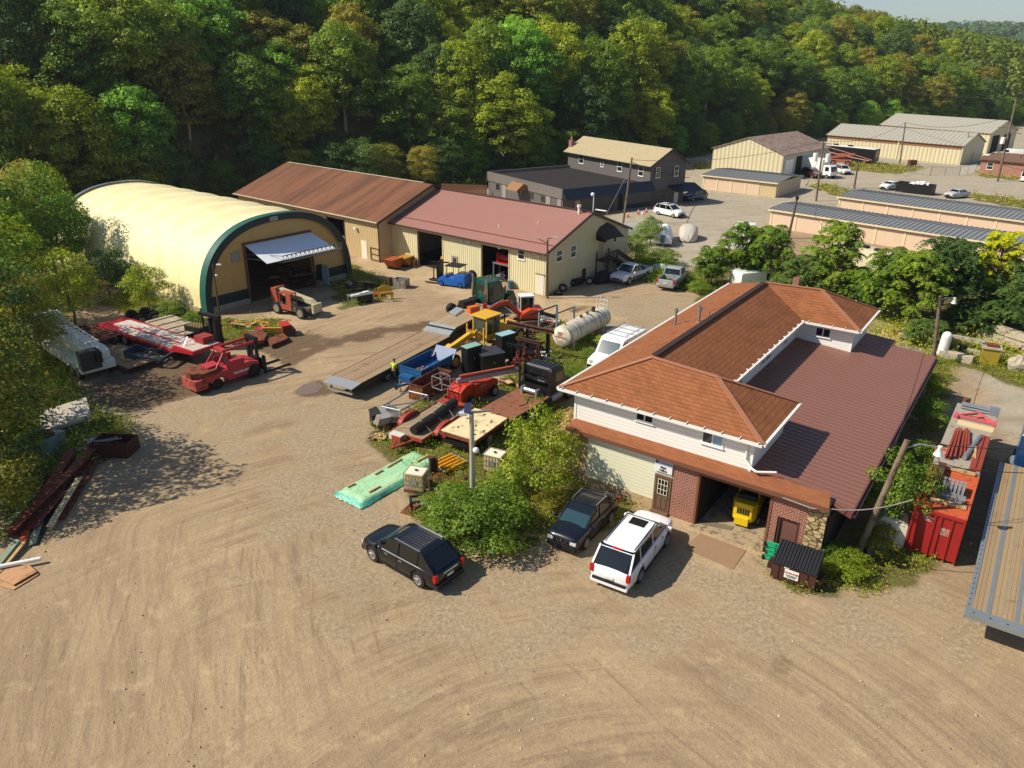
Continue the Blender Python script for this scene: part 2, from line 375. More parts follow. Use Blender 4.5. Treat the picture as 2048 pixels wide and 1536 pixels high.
tr = t.math('ADD', t.math('MULTIPLY', tr1, .6), t.math('MULTIPLY', tr2, .4))
dirt = t.mix(t.ramp(n_big, .3, .7), '9e896c', 'b29b7a')
pc = P(1500, 2300); px_, py_, pz_ = t.xyz(v); ddx = t.math('SUBTRACT', px_, pc.x); ddy = t.math('SUBTRACT', py_, pc.y)
rr3 = t.math('SQRT', t.math('ADD', t.math('MULTIPLY', ddx, ddx), t.math('MULTIPLY', ddy, ddy))); an3 = t.math('ARCTAN2', ddy, ddx)
tr3 = t.noise(t.comb(t.math('MULTIPLY', rr3, 1.7), t.math('MULTIPLY', an3, 2.2), 7.0), 1.0, 6, .75, .5)
mk3 = t.ramp(t.noise(v, .07, 3, .5, .5), .42, .56); tr = t.math('ADD', t.math('MULTIPLY', tr, t.math('SUBTRACT', 1.0, mk3)), t.math('MULTIPLY', tr3, mk3))
dirt = t.mix(t.math('MULTIPLY', t.ramp(tr, .44, .62), .75), dirt, '84715a')
dirt = t.mix(t.math('MULTIPLY', t.ramp(t.math('MULTIPLY', tr2, t.math('ADD', .75, t.math('MULTIPLY', n_big, .5))), .58, .70), .45), dirt, '6f5e4e')
dirt = t.mix(t.ramp(n_mid, .55, .8), dirt, 'bfa983')
grav = t.mix(t.ramp(n_fine, .35, .65), '917f67', 'ab9a7c'); grav = t.mix(t.math('MULTIPLY', t.ramp(tr1, .5, .68), .5), grav, 'a59375')
col = t.mix(t.ramp(t.math('ADD', gr, t.math('MULTIPLY', t.math('SUBTRACT', n_mid, .5), .9)), .35, .75), dirt, grav)
lotc = t.mix(t.ramp(n_mid, .3, .7), '9c9280', 'b0a690'); lotc = t.mix(t.math('MULTIPLY', t.ramp(t.noise(t.n('Mapping', Vector=v, Scale=(.25, 1, 1), Rotation=(0, 0, .75)).outputs[0], .5, 6, .7), .5, .7), .6), lotc, '857862')
col = t.mix(lt, col, lotc)
conc_ = t.mix(t.ramp(t.noise(v, .6, 7, .7), .35, .7), 'bba583', 'a08a6a'); col = t.mix(cn, col, conc_)
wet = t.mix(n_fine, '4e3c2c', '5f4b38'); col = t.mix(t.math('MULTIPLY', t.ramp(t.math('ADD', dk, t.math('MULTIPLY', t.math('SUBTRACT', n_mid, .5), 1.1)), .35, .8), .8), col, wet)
oil = t.ramp(t.noise(v, .33, 7, .75, .6), .66, .74); col = t.mix(t.math('MULTIPLY', t.ramp(t.noise(v, .22, 8, .8, .8), .52, .72), .38), col, '6b5a4a')
col = t.mix(t.math('MULTIPLY', oil, .45), col, '5e4b3a')
grs = t.mix(t.ramp(n_fine, .35, .65), '48491f', '6f6a34'); vf = t.ramp(t.math('ADD', vg, t.math('MULTIPLY', t.math('SUBTRACT', n_fine, .5), 1.3)), .45, .7)
col = t.mix(t.math('MULTIPLY', vf, .92), col, grs)
col = t.n('HueSaturation', Color=col, Value=t.math('ADD', .22, t.math('ADD', t.math('MULTIPLY', n_grit, .9), t.math('MULTIPLY', n_fine, .6)))).outputs[0]
vo = t.n('TexVoronoi', Vector=v, Scale=9.0); peb = t.ramp(vo.outputs['Distance'], .16, .08)
wn = t.ramp(t.n('TexWhiteNoise', Vector=vo.outputs['Position']).outputs[0], .74, .8)
col = t.mix(t.math('MULTIPLY', t.math('MULTIPLY', peb, wn), .55), col, 'd2c2a8')
pit = t.ramp(t.noise(v, 26, 2, .9), .36, .28); col = t.mix(t.math('MULTIPLY', pit, .75), col, '5c4a38'); v2 = t.n('TexVoronoi', Vector=v, Scale=5.0); cl_ = t.math('MULTIPLY', t.ramp(v2.outputs['Distance'], .14, .06), t.ramp(t.n('TexWhiteNoise', Vector=v2.outputs['Position']).outputs[0], .72, .8)); col = t.mix(t.math('MULTIPLY', cl_, .5), col, '66543f')
hgt = t.math('ADD', t.math('ADD', t.math('MULTIPLY', n_fine, .35), t.math('MULTIPLY', n_grit, .25)), t.math('MULTIPLY', tr, .8))
t.bump(hgt, .11, .9); gm = t.fin(col, .95, 0, .15)
go = bpy.data.objects.new('ground', me); C.objects.link(go); me.materials.append(gm); go['kind'] = 'structure'

# rain puddle in the wheel track, and the dried one near the oil stain
pm = NT('puddle_water'); pm.bump(pm.noise(pm.co(), 3, 2), .002); pm.fin(pm.mix(pm.noise(pm.co(), .8, 4), '6a5545', '84705c'), .12, 0, .5)
pts = [P(594,782), P(606,770), P(622,765), P(640,767), P(646,775), P(636,785), P(618,790), P(602,789)]
struct('puddle', MB().slab([p+Vector((0, 0, .028)) for p in pts], .02), pm.m)

# loose stones on the yard
rs = np.random.RandomState(77); n = 5200; sx = rs.uniform(-26, 24, n); sy = rs.uniform(17, 62, n)**1.0; ok = (rs.uniform(size=n) < .35+.5*(wob(sx, sy, 3) > .1)); sx = sx[ok]; sy = sy[ok]; n = len(sx); sr = rs.uniform(.012, .04, n)*rs.choice([1, 1, 1, 1.8], n)
base_ = np.array([(1, 0, 0), (0, 1, 0), (-1, 0, 0), (0, -1, 0), (0, 0, .7), (0, 0, -.5)]); vv_ = base_[None]*sr[:, None, None]*rs.uniform(.7, 1.3, (n, 6, 1))+np.stack([sx, sy, np.full(n, .01)], 1)[:, None]
fb_ = np.array([(0, 1, 4), (1, 2, 4), (2, 3, 4), (3, 0, 4), (1, 0, 5), (2, 1, 5), (3, 2, 5), (0, 3, 5)]); ms_ = bpy.data.meshes.new('loose_stones'); ms_.from_pydata(vv_.reshape(-1, 3).tolist(), [], (fb_[None]+np.arange(n)[:, None, None]*6).reshape(-1, 3).tolist())
ms_.materials.append(mat('stone_bits', 'b8aa94', .9, 0, .35, 3, '7a6c5c', .5)); struct('loose_stones', ms_, [], kind='stuff')
# distant wooded hill closing the valley
xs = np.linspace(250, 1500, 70); ys = np.linspace(860, 1700, 30); vs = []
for yy in ys:
    for xx in xs:
        f = math.exp(-((yy-1330)/300)**2); vs.append((xx, yy, 68*f*(.93+.05*sin(xx*.011)+.02*sin(xx*.037))-3))
fs = [(j*70+i, j*70+i+1, (j+1)*70+i+1, (j+1)*70+i) for j in range(29) for i in range(69)]
dhill = MB().add(vs, fs); struct('distant_hill', dhill, mat('hill_green', '3c4a26', .95, 0, .3, .02), fixn=False, smooth=True)
# ================================================================= OFFICE (frame: x along the front, y to the back)
HA = -0.60900512; OO = P(1385.7, 1046.7)
SHG = shingle('office_shingles', '8c5838', '55341f', .115)
SIDING = lap('white_siding', 'e9e7d6', .2); SIDING_D = lap('cream_siding', 'e6e3c4', .2)
BRICK = bricks('red_brick', '8e4432', '7a3626', 'b99e8c')
MRED = mat('brown_metal_roof', '80584a', .42, .1, .06, .4); MRIB = mat('roof_rib_highlight', '91685a', .4, .1, .05)
WFR = mat('white_trim', 'e4e4de', .5, 0, .05)
GUT = mat('white_gutter', 'dcdcd6', .4, 0, .08, 2)
def window(par, x0, x1, z0, z1, y=0.0, ax='x', out=-1, mull=1, fr=.07, gl=None, fm=None, sill=True, hor=False):
    """window in a wall; ax='x': wall runs along x at y; ax='y': runs along y at x=y param"""
    def T(mb):
        if ax == 'y': mb.v = [Vector((y+(-p.y if out > 0 else p.y), p.x, p.z)) for p in mb.v]
        else: mb.v = [Vector((p.x, y+(p.y if out < 0 else -p.y), p.z)) for p in mb.v]
        return mb
    m = MB(); m.box(x0, x1, -.06, .0, z0, z0+fr); m.box(x0, x1, -.06, .0, z1-fr, z1); m.box(x0, x0+fr, -.06, 0, z0+fr, z1-fr); m.box(x1-fr, x1, -.06, 0, z0+fr, z1-fr)
    for i in range(mull):
        c = x0+(x1-x0)*(i+1)/(mull+1); m.box(c-fr/2, c+fr/2, -.05, 0, z0+fr, z1-fr)
    if hor: m.box(x0+fr, x1-fr, -.05, 0, (z0+z1)/2-fr/2, (z0+z1)/2+fr/2)
    if sill: m.box(x0-.05, x1+.05, -.10, 0, z0-.05, z0)
    f = obj('window', T(m), fm or WFR, par)
    obj('pane', T(MB().box(x0+fr, x1-fr, -.022, -.008, z0+fr, z1-fr)), gl or GL, f); return f
of = thing('office_building', 'two storey office with rust shingle hip roof, white siding and brown lean-to roof', 'building', OO, HA)
# ground floor
m = MB().box(-6.33, -2.28, 0, .2, .62, 3.48).box(-2.28, -1.35, 0, .2, 2.2, 3.48)
obj('ground_floor_siding', m, SIDING_D, of)
obj('foundation', MB().box(-6.36, -2.28, -.03, .25, 0, .62).box(-6.9, -6.36, .1, .4, 0, 3.3), mat('foundation_stone', 'b09a74', .9, 0, .22, 2, '7f6c4e', .6, .01), of)
m = MB().box(-1.35, 0, -.04, .24, 0, 3.48).box(0, 3.72, -.04, .24, 3.02, 3.48).box(3.72, 4.07, -.04, .3, 0, 3.48).box(5.12, 5.36, -.04, .3, 0, 3.48).box(4.07, 5.12, -.04, .3, 2.02, 3.48)
obj('brick_wall', m, BRICK, of)
t = NT('rubble_stone'); v = t.co(); vo = t.n('TexVoronoi', Vector=t.n('Mapping', Vector=v, Scale=(3.0, 3.0, 5.2)).outputs[0], feature='DISTANCE_TO_EDGE', Scale=1.0)
vc = t.n('TexVoronoi', Vector=t.n('Mapping', Vector=v, Scale=(3.0, 3.0, 5.2)).outputs[0], Scale=1.0)
cc = t.mix(t.xyz(vc.outputs['Color'])[0], '9c8558', 'c7b283'); e = t.ramp(vo.outputs['Distance'], .10, .02); t.bump(e, -.05)
STONE = t.fin(t.mix(e, cc, '4b402e'), .9)
obj('stone_pier', MB().box(5.36, 6.2, -.06, .6, 0, 3.4), STONE, of)
obj('side_wall', MB().box(6.0, 6.2, .6, 23.6, 0, 3.3).box(-6.33, -6.13, .25, 24.6, 0, 3.45).box(-6.33, 6.2, 24.6, 24.8, 0, 3.3), mat('grey_block_wall', '8c8474', .9, 0, .15, 2, '5f594c', .6), of)
gi = MB().box(-.05, .2, .24, 9.6, 0, 3.3).box(3.9, 4.1, .3, 9.6, 0, 3.3).box(-.05, 4.1, 9.6, 9.8, 0, 3.3).box(-.05, 4.1, .3, 9.8, 3.3, 3.4)
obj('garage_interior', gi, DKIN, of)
obj('garage_floor', MB().box(-.05, 4.0, -.4, 9.6, .0, .03), mat('worn_concrete', 'a08e72', .85, 0, .25, 1, '6b5f4e', .55), of)
obj('garage_door_frame', MB().box(-.02, .1, -.07, .3, 0, 3.02).box(3.62, 3.74, -.07, .3, 0, 3.02).box(.1, 3.62, -.07, .02, 2.9, 3.02), mat('brown_frame', '7a4a34', .7, 0, .15), of)
obj('rolled_door', MB().cyl((.1, .5, 3.05), (3.65, .5, 3.05), .2, n=14), mat('door_roll', '5e5a54', .6, .3), of)
BRD = mat('brown_door', '5f4838', .5, 0, .08, 2)
d = obj('door', MB().box(-2.16, -1.44, -.06, .0, .14, 2.1), BRD, of)
obj('door_frame', MB().box(-2.28, -2.16, -.08, .02, .1, 2.2).box(-1.44, -1.35, -.08, .02, .1, 2.2).box(-2.16, -1.44, -.08, .02, 2.1, 2.2).box(-2.3, -1.33, -.3, 0, 0, .12), mat('brown_trim', '6b5240', .6), of)
m = MB().box(-2.06, -1.54, -.085, -.061, 1.12, 1.98)
obj('pane', m, GL, d)
m = MB()
for k in range(4): x = -2.06+k*.52/3; m.box(x-.014, x+.014, -.10, -.086, 1.1, 2.0)
for k in range(4): z = 1.12+k*.86/3; m.box(-2.07, -1.53, -.112, -.101, z-.014, z+.014)
obj('glazing_bars', m, mat('cream_bars', 'ddd3b4'), d)
obj('door_panel', MB().box(-2.05, -1.83, -.075, -.061, .3, .95).box(-1.77, -1.55, -.075, -.061, .3, .95), mat('brown_panel', '6b5444', .45), d, bevel=.006)
obj('handle', MB().ball((-1.5, -.12, 1.05), .04), CHROME, d, smooth=True)
obj('side_door', MB().box(4.2, 5.0, .12, .2, 0, 1.95), mat('mauve_door', '6e4a40', .6, 0, .15), of)
obj('side_door_recess', MB().box(4.07, 4.2, .02, .2, 0, 2.02).box(5.0, 5.12, .02, .2, 0, 2.02), mat('dark_red_frame', '4c2e28', .7), of)
sg = obj('office_sign', MB().box(-2.32, -1.36, -.12, -.04, 2.42, 3.12), mat('sign_white', 'dcdcdc', .5, 0, .05), of)
R90 = Matrix.Rotation(pi/2, 4, 'X'); INK = mat('black_ink', '1c1c22', .6, 0, .05); INKB = mat('blue_ink', '4a5a78', .6, 0, .05)
obj('sign_header', MB().box(-2.31, -1.37, -.126, -.121, 2.80, 3.10), mat('sign_blue_band', 'b4bccb', .5, 0, .05), sg)
text_mesh('Main\nOffice', .17, Matrix.Translation((-1.84, -.125, 2.6)) @ R90, INK, sg, bold=.008)
text_mesh('JN CONSTRUCTION', .08, Matrix.Translation((-1.78, -.13, 2.95)) @ R90, INKB, sg, bold=.002)
obj('logo', MB().box(-2.26, -2.2, -.135, -.127, 2.86, 3.05).bar((-2.2, -.131, 3.04), (-2.13, -.131, 2.86), .03, .008, (0, 1, 0)), INK, sg)
# skirt roof between the floors
SK = [(-7.55, .62, 3.58), (-7.55, -.32, 3.42), (6.25, -.32, 3.42), (6.05, .62, 3.66), (2.35, .62, 3.62)]
obj('skirt_roof', MB().slab(SK, .1), shingle('skirt_shingles', '8c583a', '663c28', .028, .3), of)
obj('fascia', MB().box(-7.58, 6.27, -.36, -.322, 3.2, 3.40).box(-7.58, 6.2, -.32, .55, 3.19, 3.22), mat('brown_fascia', '6d4634', .6, 0, .12), of)
# upper floor
US = lap('white_siding_upper', 'efefe8', .2)
m = MB().box(-7.6, 2.32, .6, .8, 3.5, 5.34).box(2.12, 2.32, .8, 5.6, 3.5, 5.34).box(-7.6, -7.4, .8, 24.9, 3.2, 5.34).box(-1.52, -1.35, 5.6, 20.5, 3.5, 5.34).box(-1.52, 2.3, 20.5, 20.7, 3.5, 5.34).box(2.12, 2.3, 20.7, 25.3, 3.5, 5.34)
m.box(-7.6, 2.3, 25.3, 25.5, 3.2, 5.34)
obj('upper_wall', m, US, of)
each('corner_trim', MB().box(2.30, 2.345, .57, .70, 3.5, 5.32).box(2.28, 2.335, 20.47, 20.6, 3.5, 5.32).box(-7.63, -7.5, .57, .62, 3.5, 5.32), WFR, of)
window(of, -3.93, -2.91, 4.56, 5.12, .6); w2 = window(of, -.29, .83, 4.36, 5.08, .6); window(of, -.15, .88, 4.3, 4.98, 20.5)
obj('curtain', MB().box(.32, .75, -.03+.6, -.025+.6, 4.45, 4.95), mat('pale_blue_curtain', '8fb0c8'), w2)
for a, b in ((8.4, 9.2), (12.6, 13.4), (13.5, 14.5), (17.2, 18.0)): window(of, a, b, 4.25, 4.9, -1.35, 'y', 1, sill=False)
window(of, 22.6, 23.6, 4.3, 4.9, 2.3, 'y', 1, sill=False)
# hip roof
Z0, ZR = 5.35, 6.95
e = dict(A=(-8.45, .2, Z0), B=(2.8, .2, Z0), Cc=(2.8, 6.05, Z0), D=(-.96, 6.05, Z0), E=(-.96, 19.95, Z0), F=(2.75, 19.95, Z0), G=(2.75, 25.9, Z0), H=(-8.45, 26.1, Z0),
         r1=(-4.6, 3.55, ZR), r2=(-4.55, 22.2, ZR), f=(-.75, 3.1, 6.9), g=(-.75, 22.9, 6.9), vF=(-4.6, 3.55, ZR))
V = {k: Vector(x) for k, x in e.items()}
rf = MB()
for q in (('A', 'B', 'f', 'r1'), ('B', 'Cc', 'f'), ('Cc', 'D', 'r1', 'f'), ('D', 'E', 'r2', 'r1'), ('E', 'F', 'g', 'r2'), ('F', 'G', 'g'), ('G', 'H', 'r2', 'g'), ('H', 'A', 'r1', 'r2')):
    rf.slab([V[k] for k in q], .06)
obj('roof', rf, SHG, of, fixn=False)
obj('ridge_cap', MB().bar(V['r1']+Vector((0, .3, .05)), V['r2']+Vector((0, -.2, .05)), .34, .07), mat('dark_ridge_vent', '3a2a26', .6), of)
hc = MB()
for a, b in (('A', 'r1'), ('B', 'f'), ('Cc', 'f'), ('r1', 'f'), ('r2', 'g'), ('F', 'g'), ('G', 'g')): hc.bar(V[a]+Vector((0, 0, .02)), V[b]+Vector((0, 0, .03)), .26, .05)
each('hip_cap', hc, mat('hip_shingle', '9c6a4e', .9, 0, .15, 3), of)
sf = MB().box(-8.42, 2.77, .24, .62, 5.2, 5.28).box(2.32, 2.77, .62, 6.0, 5.2, 5.28).box(-1.35, -.99, 6.0, 19.95, 5.2, 5.28).box(-1.35, 2.72, 20.0, 20.5, 5.2, 5.28).box(2.3, 2.72, 20.5, 25.9, 5.2, 5.28).box(-8.42, -7.6, .24, 26, 5.2, 5.28)
obj('soffit', sf, WFR, of)
gt = MB()
for a, b, o in (('A', 'B', (0, -.07)), ('B', 'Cc', (.07, 0)), ('D', 'E', (.07, 0)), ('E', 'F', (0, -.07)), ('F', 'G', (.07, 0)), ('A', 'H', (-.07, 0))):
    p = V[a]+Vector((*o, -.07)); q = V[b]+Vector((*o, -.07)); gt.bar(p, q, .13, .13)
obj('gutter', gt, GUT, of)
hk = MB()
for i in range(13): hk.box(-8.2+i*.9, -8.16+i*.9, .04, .32, 5.36, 5.42)
for i in range(14): hk.box(-1.05, -.86, 6.8+i, 6.84+i, 5.34, 5.42)
for i in range(5): hk.box(-.6+i*.8, -.56+i*.8, 19.8, 20.1, 5.36, 5.42)
each('gutter_bracket', hk, GUT, of)
obj('downspout', MB().tube([(1.95, .3, 5.2), (2.02, .52, 4.9), (2.02, .5, 4.15), (2.45, .35, 3.85), (2.7, .25, 3.82), (3.5, .7, 3.86)], .055).box(2.2, 2.34, .5, .56, 3.5, 3.75), WFR, of)
# brown metal lean-to roof
m = MB(); zl = lambda x: 3.9-(x-(-1.35))*.075
pts = lambda x0, x1, y0, y1: [(x0, y0, zl(x0)), (x1, y0, zl(x1)), (x1, y1, zl(x1)), (x0, y1, zl(x0))]
m.slab(pts(-1.35, 7.15, 5.6, 20.5), .08); m.slab(pts(2.32, 7.15, .62, 5.6), .08); m.slab(pts(2.3, 7.15, 20.5, 24.2), .08); m.slab(pts(2.3, 4.4, 24.2, 25.4), .08)
m.slab([(6.05, .62, zl(6.05)), (7.15, .62, zl(7.15)), (7.15, .15, zl(7.15)), (6.3, .35, zl(6.3)-.02)], .08)
m.mat(1); y = .8
while y < 25.2:
    x0 = 2.33 if (y < 5.7 or y > 20.4) else -1.34; x1 = 7.13 if y < 24.1 else 4.38
    m.bar((x0, y, zl(x0)+.012), (x1, y, zl(x1)+.012), max(.08, .05), .03); y += .42
obj('metal_roof', m, [MRED, MRIB], of)
obj('roof_edge_trim', MB().box(7.13, 7.2, .15, 24.2, 3.08, 3.27).slab([(2.34, .72, 3.70), (6.1, .72, 3.42), (6.1, .46, 3.40), (2.34, .5, 3.68)], .05).slab([(6.1, .5, 3.4), (7.16, .1, 3.28), (7.16, .1, 3.0), (6.2, .45, 3.1)], .03), mat('brown_edge', '6f4640', .45, .3), of)
obj('lean_to_gutter', MB().bar((7.27, .15, 3.1), (7.27, 24.0, 3.1), .12, .1), mat('dark_gutter', '3b2a28', .5), of)
# flues and vents
for (x, y, z0, h, r) in ((-5.25, 11.6, 6.6, 1.05, .09), (-7.0, 12.1, 5.85, 1.2, .08), (-5.0, 12.6, 6.7, .5, .035)):
    f = obj('flue', MB().cyl((x, y, z0-.1), (x, y, z0+h), r).cyl((x, y, z0+h-.22), (x, y, z0+h), r*1.6).cyl((x, y, z0-.15), (x, y, z0+.1), r*2.2, r*1.2), GALV, of, smooth=True)
ch = obj('chimney', MB().box(-3.0, -2.55, 23.6, 24.0, 6.2, 7.25), BRICK, of); obj('chimney_cap', MB().box(-3.05, -2.5, 23.5, 23.9, 6.5, 6.62), WFR, ch)
obj('service_cable', MB().tube([(4.2, -.35, 3.25), (5.6, -.4, 3.2), (6.3, -.1, 3.3)], .03).wire((6.3, -.1, 3.3), (9.3, 1.1, 4.3), .25, .025).tube([(6.25, -.1, 3.3), (6.25, -.1, 2.9)], .03), mat('grey_cable', '8c8880'), of)
obj('meter_pipe', MB().tube([(6.26, .1, 3.3), (6.26, .1, .2)], .05).box(6.2, 6.3, .2, 5.5, .0, 2.6), mat('shaded_wall_black', '2b2723', .8), of)  # pipe, plus a near-black sheet that puts the side wall's shade into its colour
# ================================================================= WORKSHOPS
HM = -0.68396599; MO = P(1091.5, 592)
CREAM = ribbed('cream_ribbed_wall', 'dcd2a6', 'xy', .30, .035); CREAM_G = ribbed('cream_ribbed_gable', 'd2c7a0', 'xy', .30, .03)
TAN = ribbed('tan_ribbed_wall', 'c8b083', 'xy', .30, .03)
def wallx(m, x0, x1, y, z0, z1, holes, t=.15):
    """wall along x with openings (a, b, zb, zt)"""
    cur = x0
    for a, b, zb, zt in sorted(holes):
        m.box(cur, a, y, y+t, z0, z1); m.box(a, b, y, y+t, zt, z1)
        if zb > z0: m.box(a, b, y, y+t, z0, zb)
        cur = b
    m.box(cur, x1, y, y+t, z0, z1); return m
def gable(m, x, y0, y1, z0, ze, zr, t=.15, yr=None):
    yr = (y0+y1)/2 if yr is None else yr
    return m.prism([(y0, z0), (y1, z0), (y1, ze), (yr, zr), (y0, ze)], 'x', x, x+t)
ws = thing('metal_workshop', 'cream ribbed metal workshop with dusty red metal roof and two open bays', 'building', MO, HM)
L, D, ZE, ZR = 22.3, 15.0, 4.38, 7.1
m = wallx(MB(), -L, 0, 0, 0, ZE, [(-18.0, -14.15, 0, 3.9), (-8.5, -4.8, 0, 3.85)])
obj('front_wall', m, CREAM, ws)
obj('gable_wall', gable(MB(), -.15, .15, D, 0, ZE, ZR-.08, yr=D/2), CREAM_G, ws)
obj('back_wall', gable(MB().box(-L, -.15, D-.15, D, 0, ZE), -L, .15, D-.15, 0, ZE, ZR-.1, yr=D/2), CREAM_G, ws)
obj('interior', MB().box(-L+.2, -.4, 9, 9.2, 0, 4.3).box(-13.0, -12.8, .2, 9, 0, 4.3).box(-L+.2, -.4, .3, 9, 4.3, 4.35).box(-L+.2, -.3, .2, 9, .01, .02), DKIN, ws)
sl_ = (ZR-ZE)/(D/2); m = MB()
for s in (0, 1):
    y0 = -.45 if not s else D+.45; ze = ZE-.45*sl_+.1; m.slab([(-L-.25, y0, ze), (.25, y0, ze), (.25, D/2, ZR+.1), (-L-.25, D/2, ZR+.1)], .06)
x = -L-.2
while x < .25:
    m.bar((x, -.45, ZE-.45*sl_+.115), (x, D/2, ZR+.115), .05, .035); x += .3
obj('roof', m, ribbed('red_metal_roof', 'a97b6e', 'x', .3, .004, .5, None, .7, .06), ws)
obj('roof_trim', MB().bar((.24, -.45, ZE-.1), (.24, D/2, ZR+.06), .1, .22).bar((.24, D+.45, ZE-.1), (.24, D/2, ZR+.06), .1, .22).bar((-L-.2, D/2, ZR+.15), (.25, D/2, ZR+.15), .4, .06).bar((-L-.2, -.5, ZE-.12), (.2, -.5, ZE-.12), .14, .14), mat('dark_brown_trim', '4c342c', .5, 0, .1), ws)
obj('snow_bar', MB().bar((-L, .9, ZE+.52), (0, .9, ZE+.52), .05, .07), mat('red_bar', '8e4c48'), ws)
obj('corner_downpipe', MB().box(-.02, .08, -.08, 0, 0, ZE), mat('dark_brown_trim', '4c342c'), ws)
obj('bay_frame', MB().box(-18.1, -18.0, -.06, .2, 0, 3.95).box(-14.15, -14.05, -.06, .2, 0, 3.95).box(-8.6, -8.5, -.06, .2, 0, 3.9).box(-4.8, -4.7, -.06, .2, 0, 3.9), mat('pale_trim', 'cfc59a'), ws)
obj('door', MB().box(-1.2, -.25, -.05, 0, 0, 2.05), mat('off_white_door', 'd6cfc0', .6, 0, .06), ws)
obj('door_hood', MB().box(-1.3, -.2, -.1, 0, 2.05, 2.15), mat('door_hood', '8a8264'), ws)
window(ws, -3.62, -2.72, 3.15, 4.2, 0, mull=0, hor=True); window(ws, 1.5, 2.5, 3.1, 4.25, 0, 'y', 1, mull=0, hor=True); window(ws, 3.9, 4.9, 3.1, 4.3, 0, 'y', 1, mull=0, hor=True)
f = window(ws, -12.75, -11.88, .95, 2.0, 0, mull=0, fm=mat('grey_frame', '8a8a80'), sill=False, fr=.2)
window(ws, 11.9, 12.6, 3.3, 3.9, 0, 'y', 1, mull=0, sill=False)
obj('gable_door', MB().box(0, .05, 6.2, 6.9, .1, 1.5), mat('dark_red_panel', '4a2620'), ws)
for x in (-11.2, -10.1, -.9, -5.9):
    f = obj('flood_light', MB().box(x-.12, x+.12, -.3, -.12, ZE-.55, ZE-.4).box(x-.03, x+.03, -.14, 0, ZE-.5, ZE-.4), WHITE, ws)
# gable landing with awning
AWN = mat('dark_green_canvas', '3b3428', .85, 0, .25, 2)
m = MB(); aw = []
for (y, z0, dx) in ((8.5, 5.1, .02), (9.1, 5.55, .02), (10.5, 5.85, .02), (11.9, 5.3, .02), (12.4, 4.6, .02)): aw.append((dx, y, z0-.1))
ow = [(1.25, 8.5, 4.25), (1.35, 9.2, 4.4), (1.4, 10.5, 4.35), (1.35, 11.8, 4.2), (1.2, 12.35, 4.05)]
for i in range(4): m.slab([aw[i], ow[i], ow[i+1], aw[i+1]], .03)
m.slab([aw[0], ow[0], (1.25, 8.5, 4.1), (.02, 8.5, 4.2)], .03)
obj('awning', m, AWN, ws, fixn=False)
WD = mat('dark_deck_wood', '4a3428', .85, 0, .2, 3)
m = MB().box(0, 1.3, 8.6, 11.0, 1.95, 2.05)
for y in (8.65, 10.95):
    for x in (.1, 1.2): m.box(x, x+.1, y-.05, y+.05, 0, 2.9)
m.box(1.2, 1.28, 8.6, 11, 2.85, 2.95)
for i in range(12): m.box(1.22, 1.26, 8.7+i*.2, 8.76+i*.2, 2.05, 2.85)
m.bar((1.1, 11.0, 2.0), (1.1, 14.3, .1), .08, .3).bar((.2, 11.0, 2.0), (.2, 14.3, .1), .08, .3).bar((1.25, 11.0, 2.7), (1.25, 14.4, .9), .05, .5)
for i in range(9): m.box(.2, 1.1, 11.1+i*.36, 11.4+i*.36, 1.85-i*.21, 1.9-i*.21)
obj('stair_landing', m, WD, ws)
obj('landing_door', MB().box(0, .05, 9.2, 10.0, 2.05, 4.0), mat('tan_door', 'b49a72'), ws)
for (x, y, h) in ((-8.0, 2.2, .5), (-4.3, 4.1, .4)): obj('roof_vent', MB().cyl((x, y, ZE+y*sl_), (x, y, ZE+y*sl_+h), .05), WHITE, ws)
obj('flue', MB().cyl((-1.2, 6.9, 6.9), (-1.2, 6.9, 7.9), .12).cyl((-1.2, 6.9, 7.65), (-1.2, 6.9, 7.9), .2), WHITE, ws, smooth=True)
obj('antenna', MB().cyl((-.2, 8, 7.0), (-.2, 8, 8.8), .04).ball((-.35, 8, 8.9), .2).box(.1, 1.4, 7.9, 8.2, 7.4, 7.46), WHITE, ws)

# brown-roofed workshop behind
wb = thing('brown_workshop', 'long tan metal workshop with rusty brown roof and overhead doors, behind the fabric shelter', 'building', MO, HM)
x0, x1, y0, y1 = -49.9, -22.2, -2.0, 14.6; ZE, ZR = 4.7, 7.75
holes = [(-45.0, -41.6, 0, 3.9), (-37.6, -34.4, 0, 3.95), (-31.4, -28.2, 0, 4.0)]
obj('front_wall', wallx(MB(), x0, x1, y0, 0, ZE, holes), TAN, wb)
obj('gable_wall', gable(MB(), x1-.15, y0+.15, y1, 0, ZE, ZR-.1, yr=6.3), TAN, wb)
obj('back_wall', gable(MB().box(x0, x1, y1-.15, y1, 0, ZE), x0, y0+.15, y1-.15, 0, ZE, ZR-.1, yr=6.3), TAN, wb)
t = NT('brown_roof'); v = t.co(); st = t.noise(t.n('Mapping', Vector=v, Scale=(1, .12, .12)).outputs[0], .7, 7, .7, .3)
RB = t.fin(t.mix(t.ramp(st, .42, .68), t.mix(t.noise(v, 1.5, 4), '6d4630', '7d5238'), '4d3222'), .75, 0, .3)
m = MB().slab([(x0-.4, y0-.45, ZE-.05), (x1+.5, y0-.45, ZE-.05), (x1+.5, 6.3, ZR+.1), (x0-.4, 6.3, ZR+.1)], .08).slab([(x0-.4, 6.3, ZR+.1), (x1+.5, 6.3, ZR+.1), (x1+.5, y1+.4, ZE-.05), (x0-.4, y1+.4, ZE-.05)], .08)
obj('roof', m, RB, wb, fixn=False)
obj('gutter', MB().bar((x0-.4, y0-.5, ZE-.1), (x1+.4, y0-.5, ZE-.1), .12, .1).bar((x0, 6.3, ZR+.16), (x1-1, 6.3, ZR+.16), .2, .04), mat('pale_gutter', 'c9bda2'), wb)
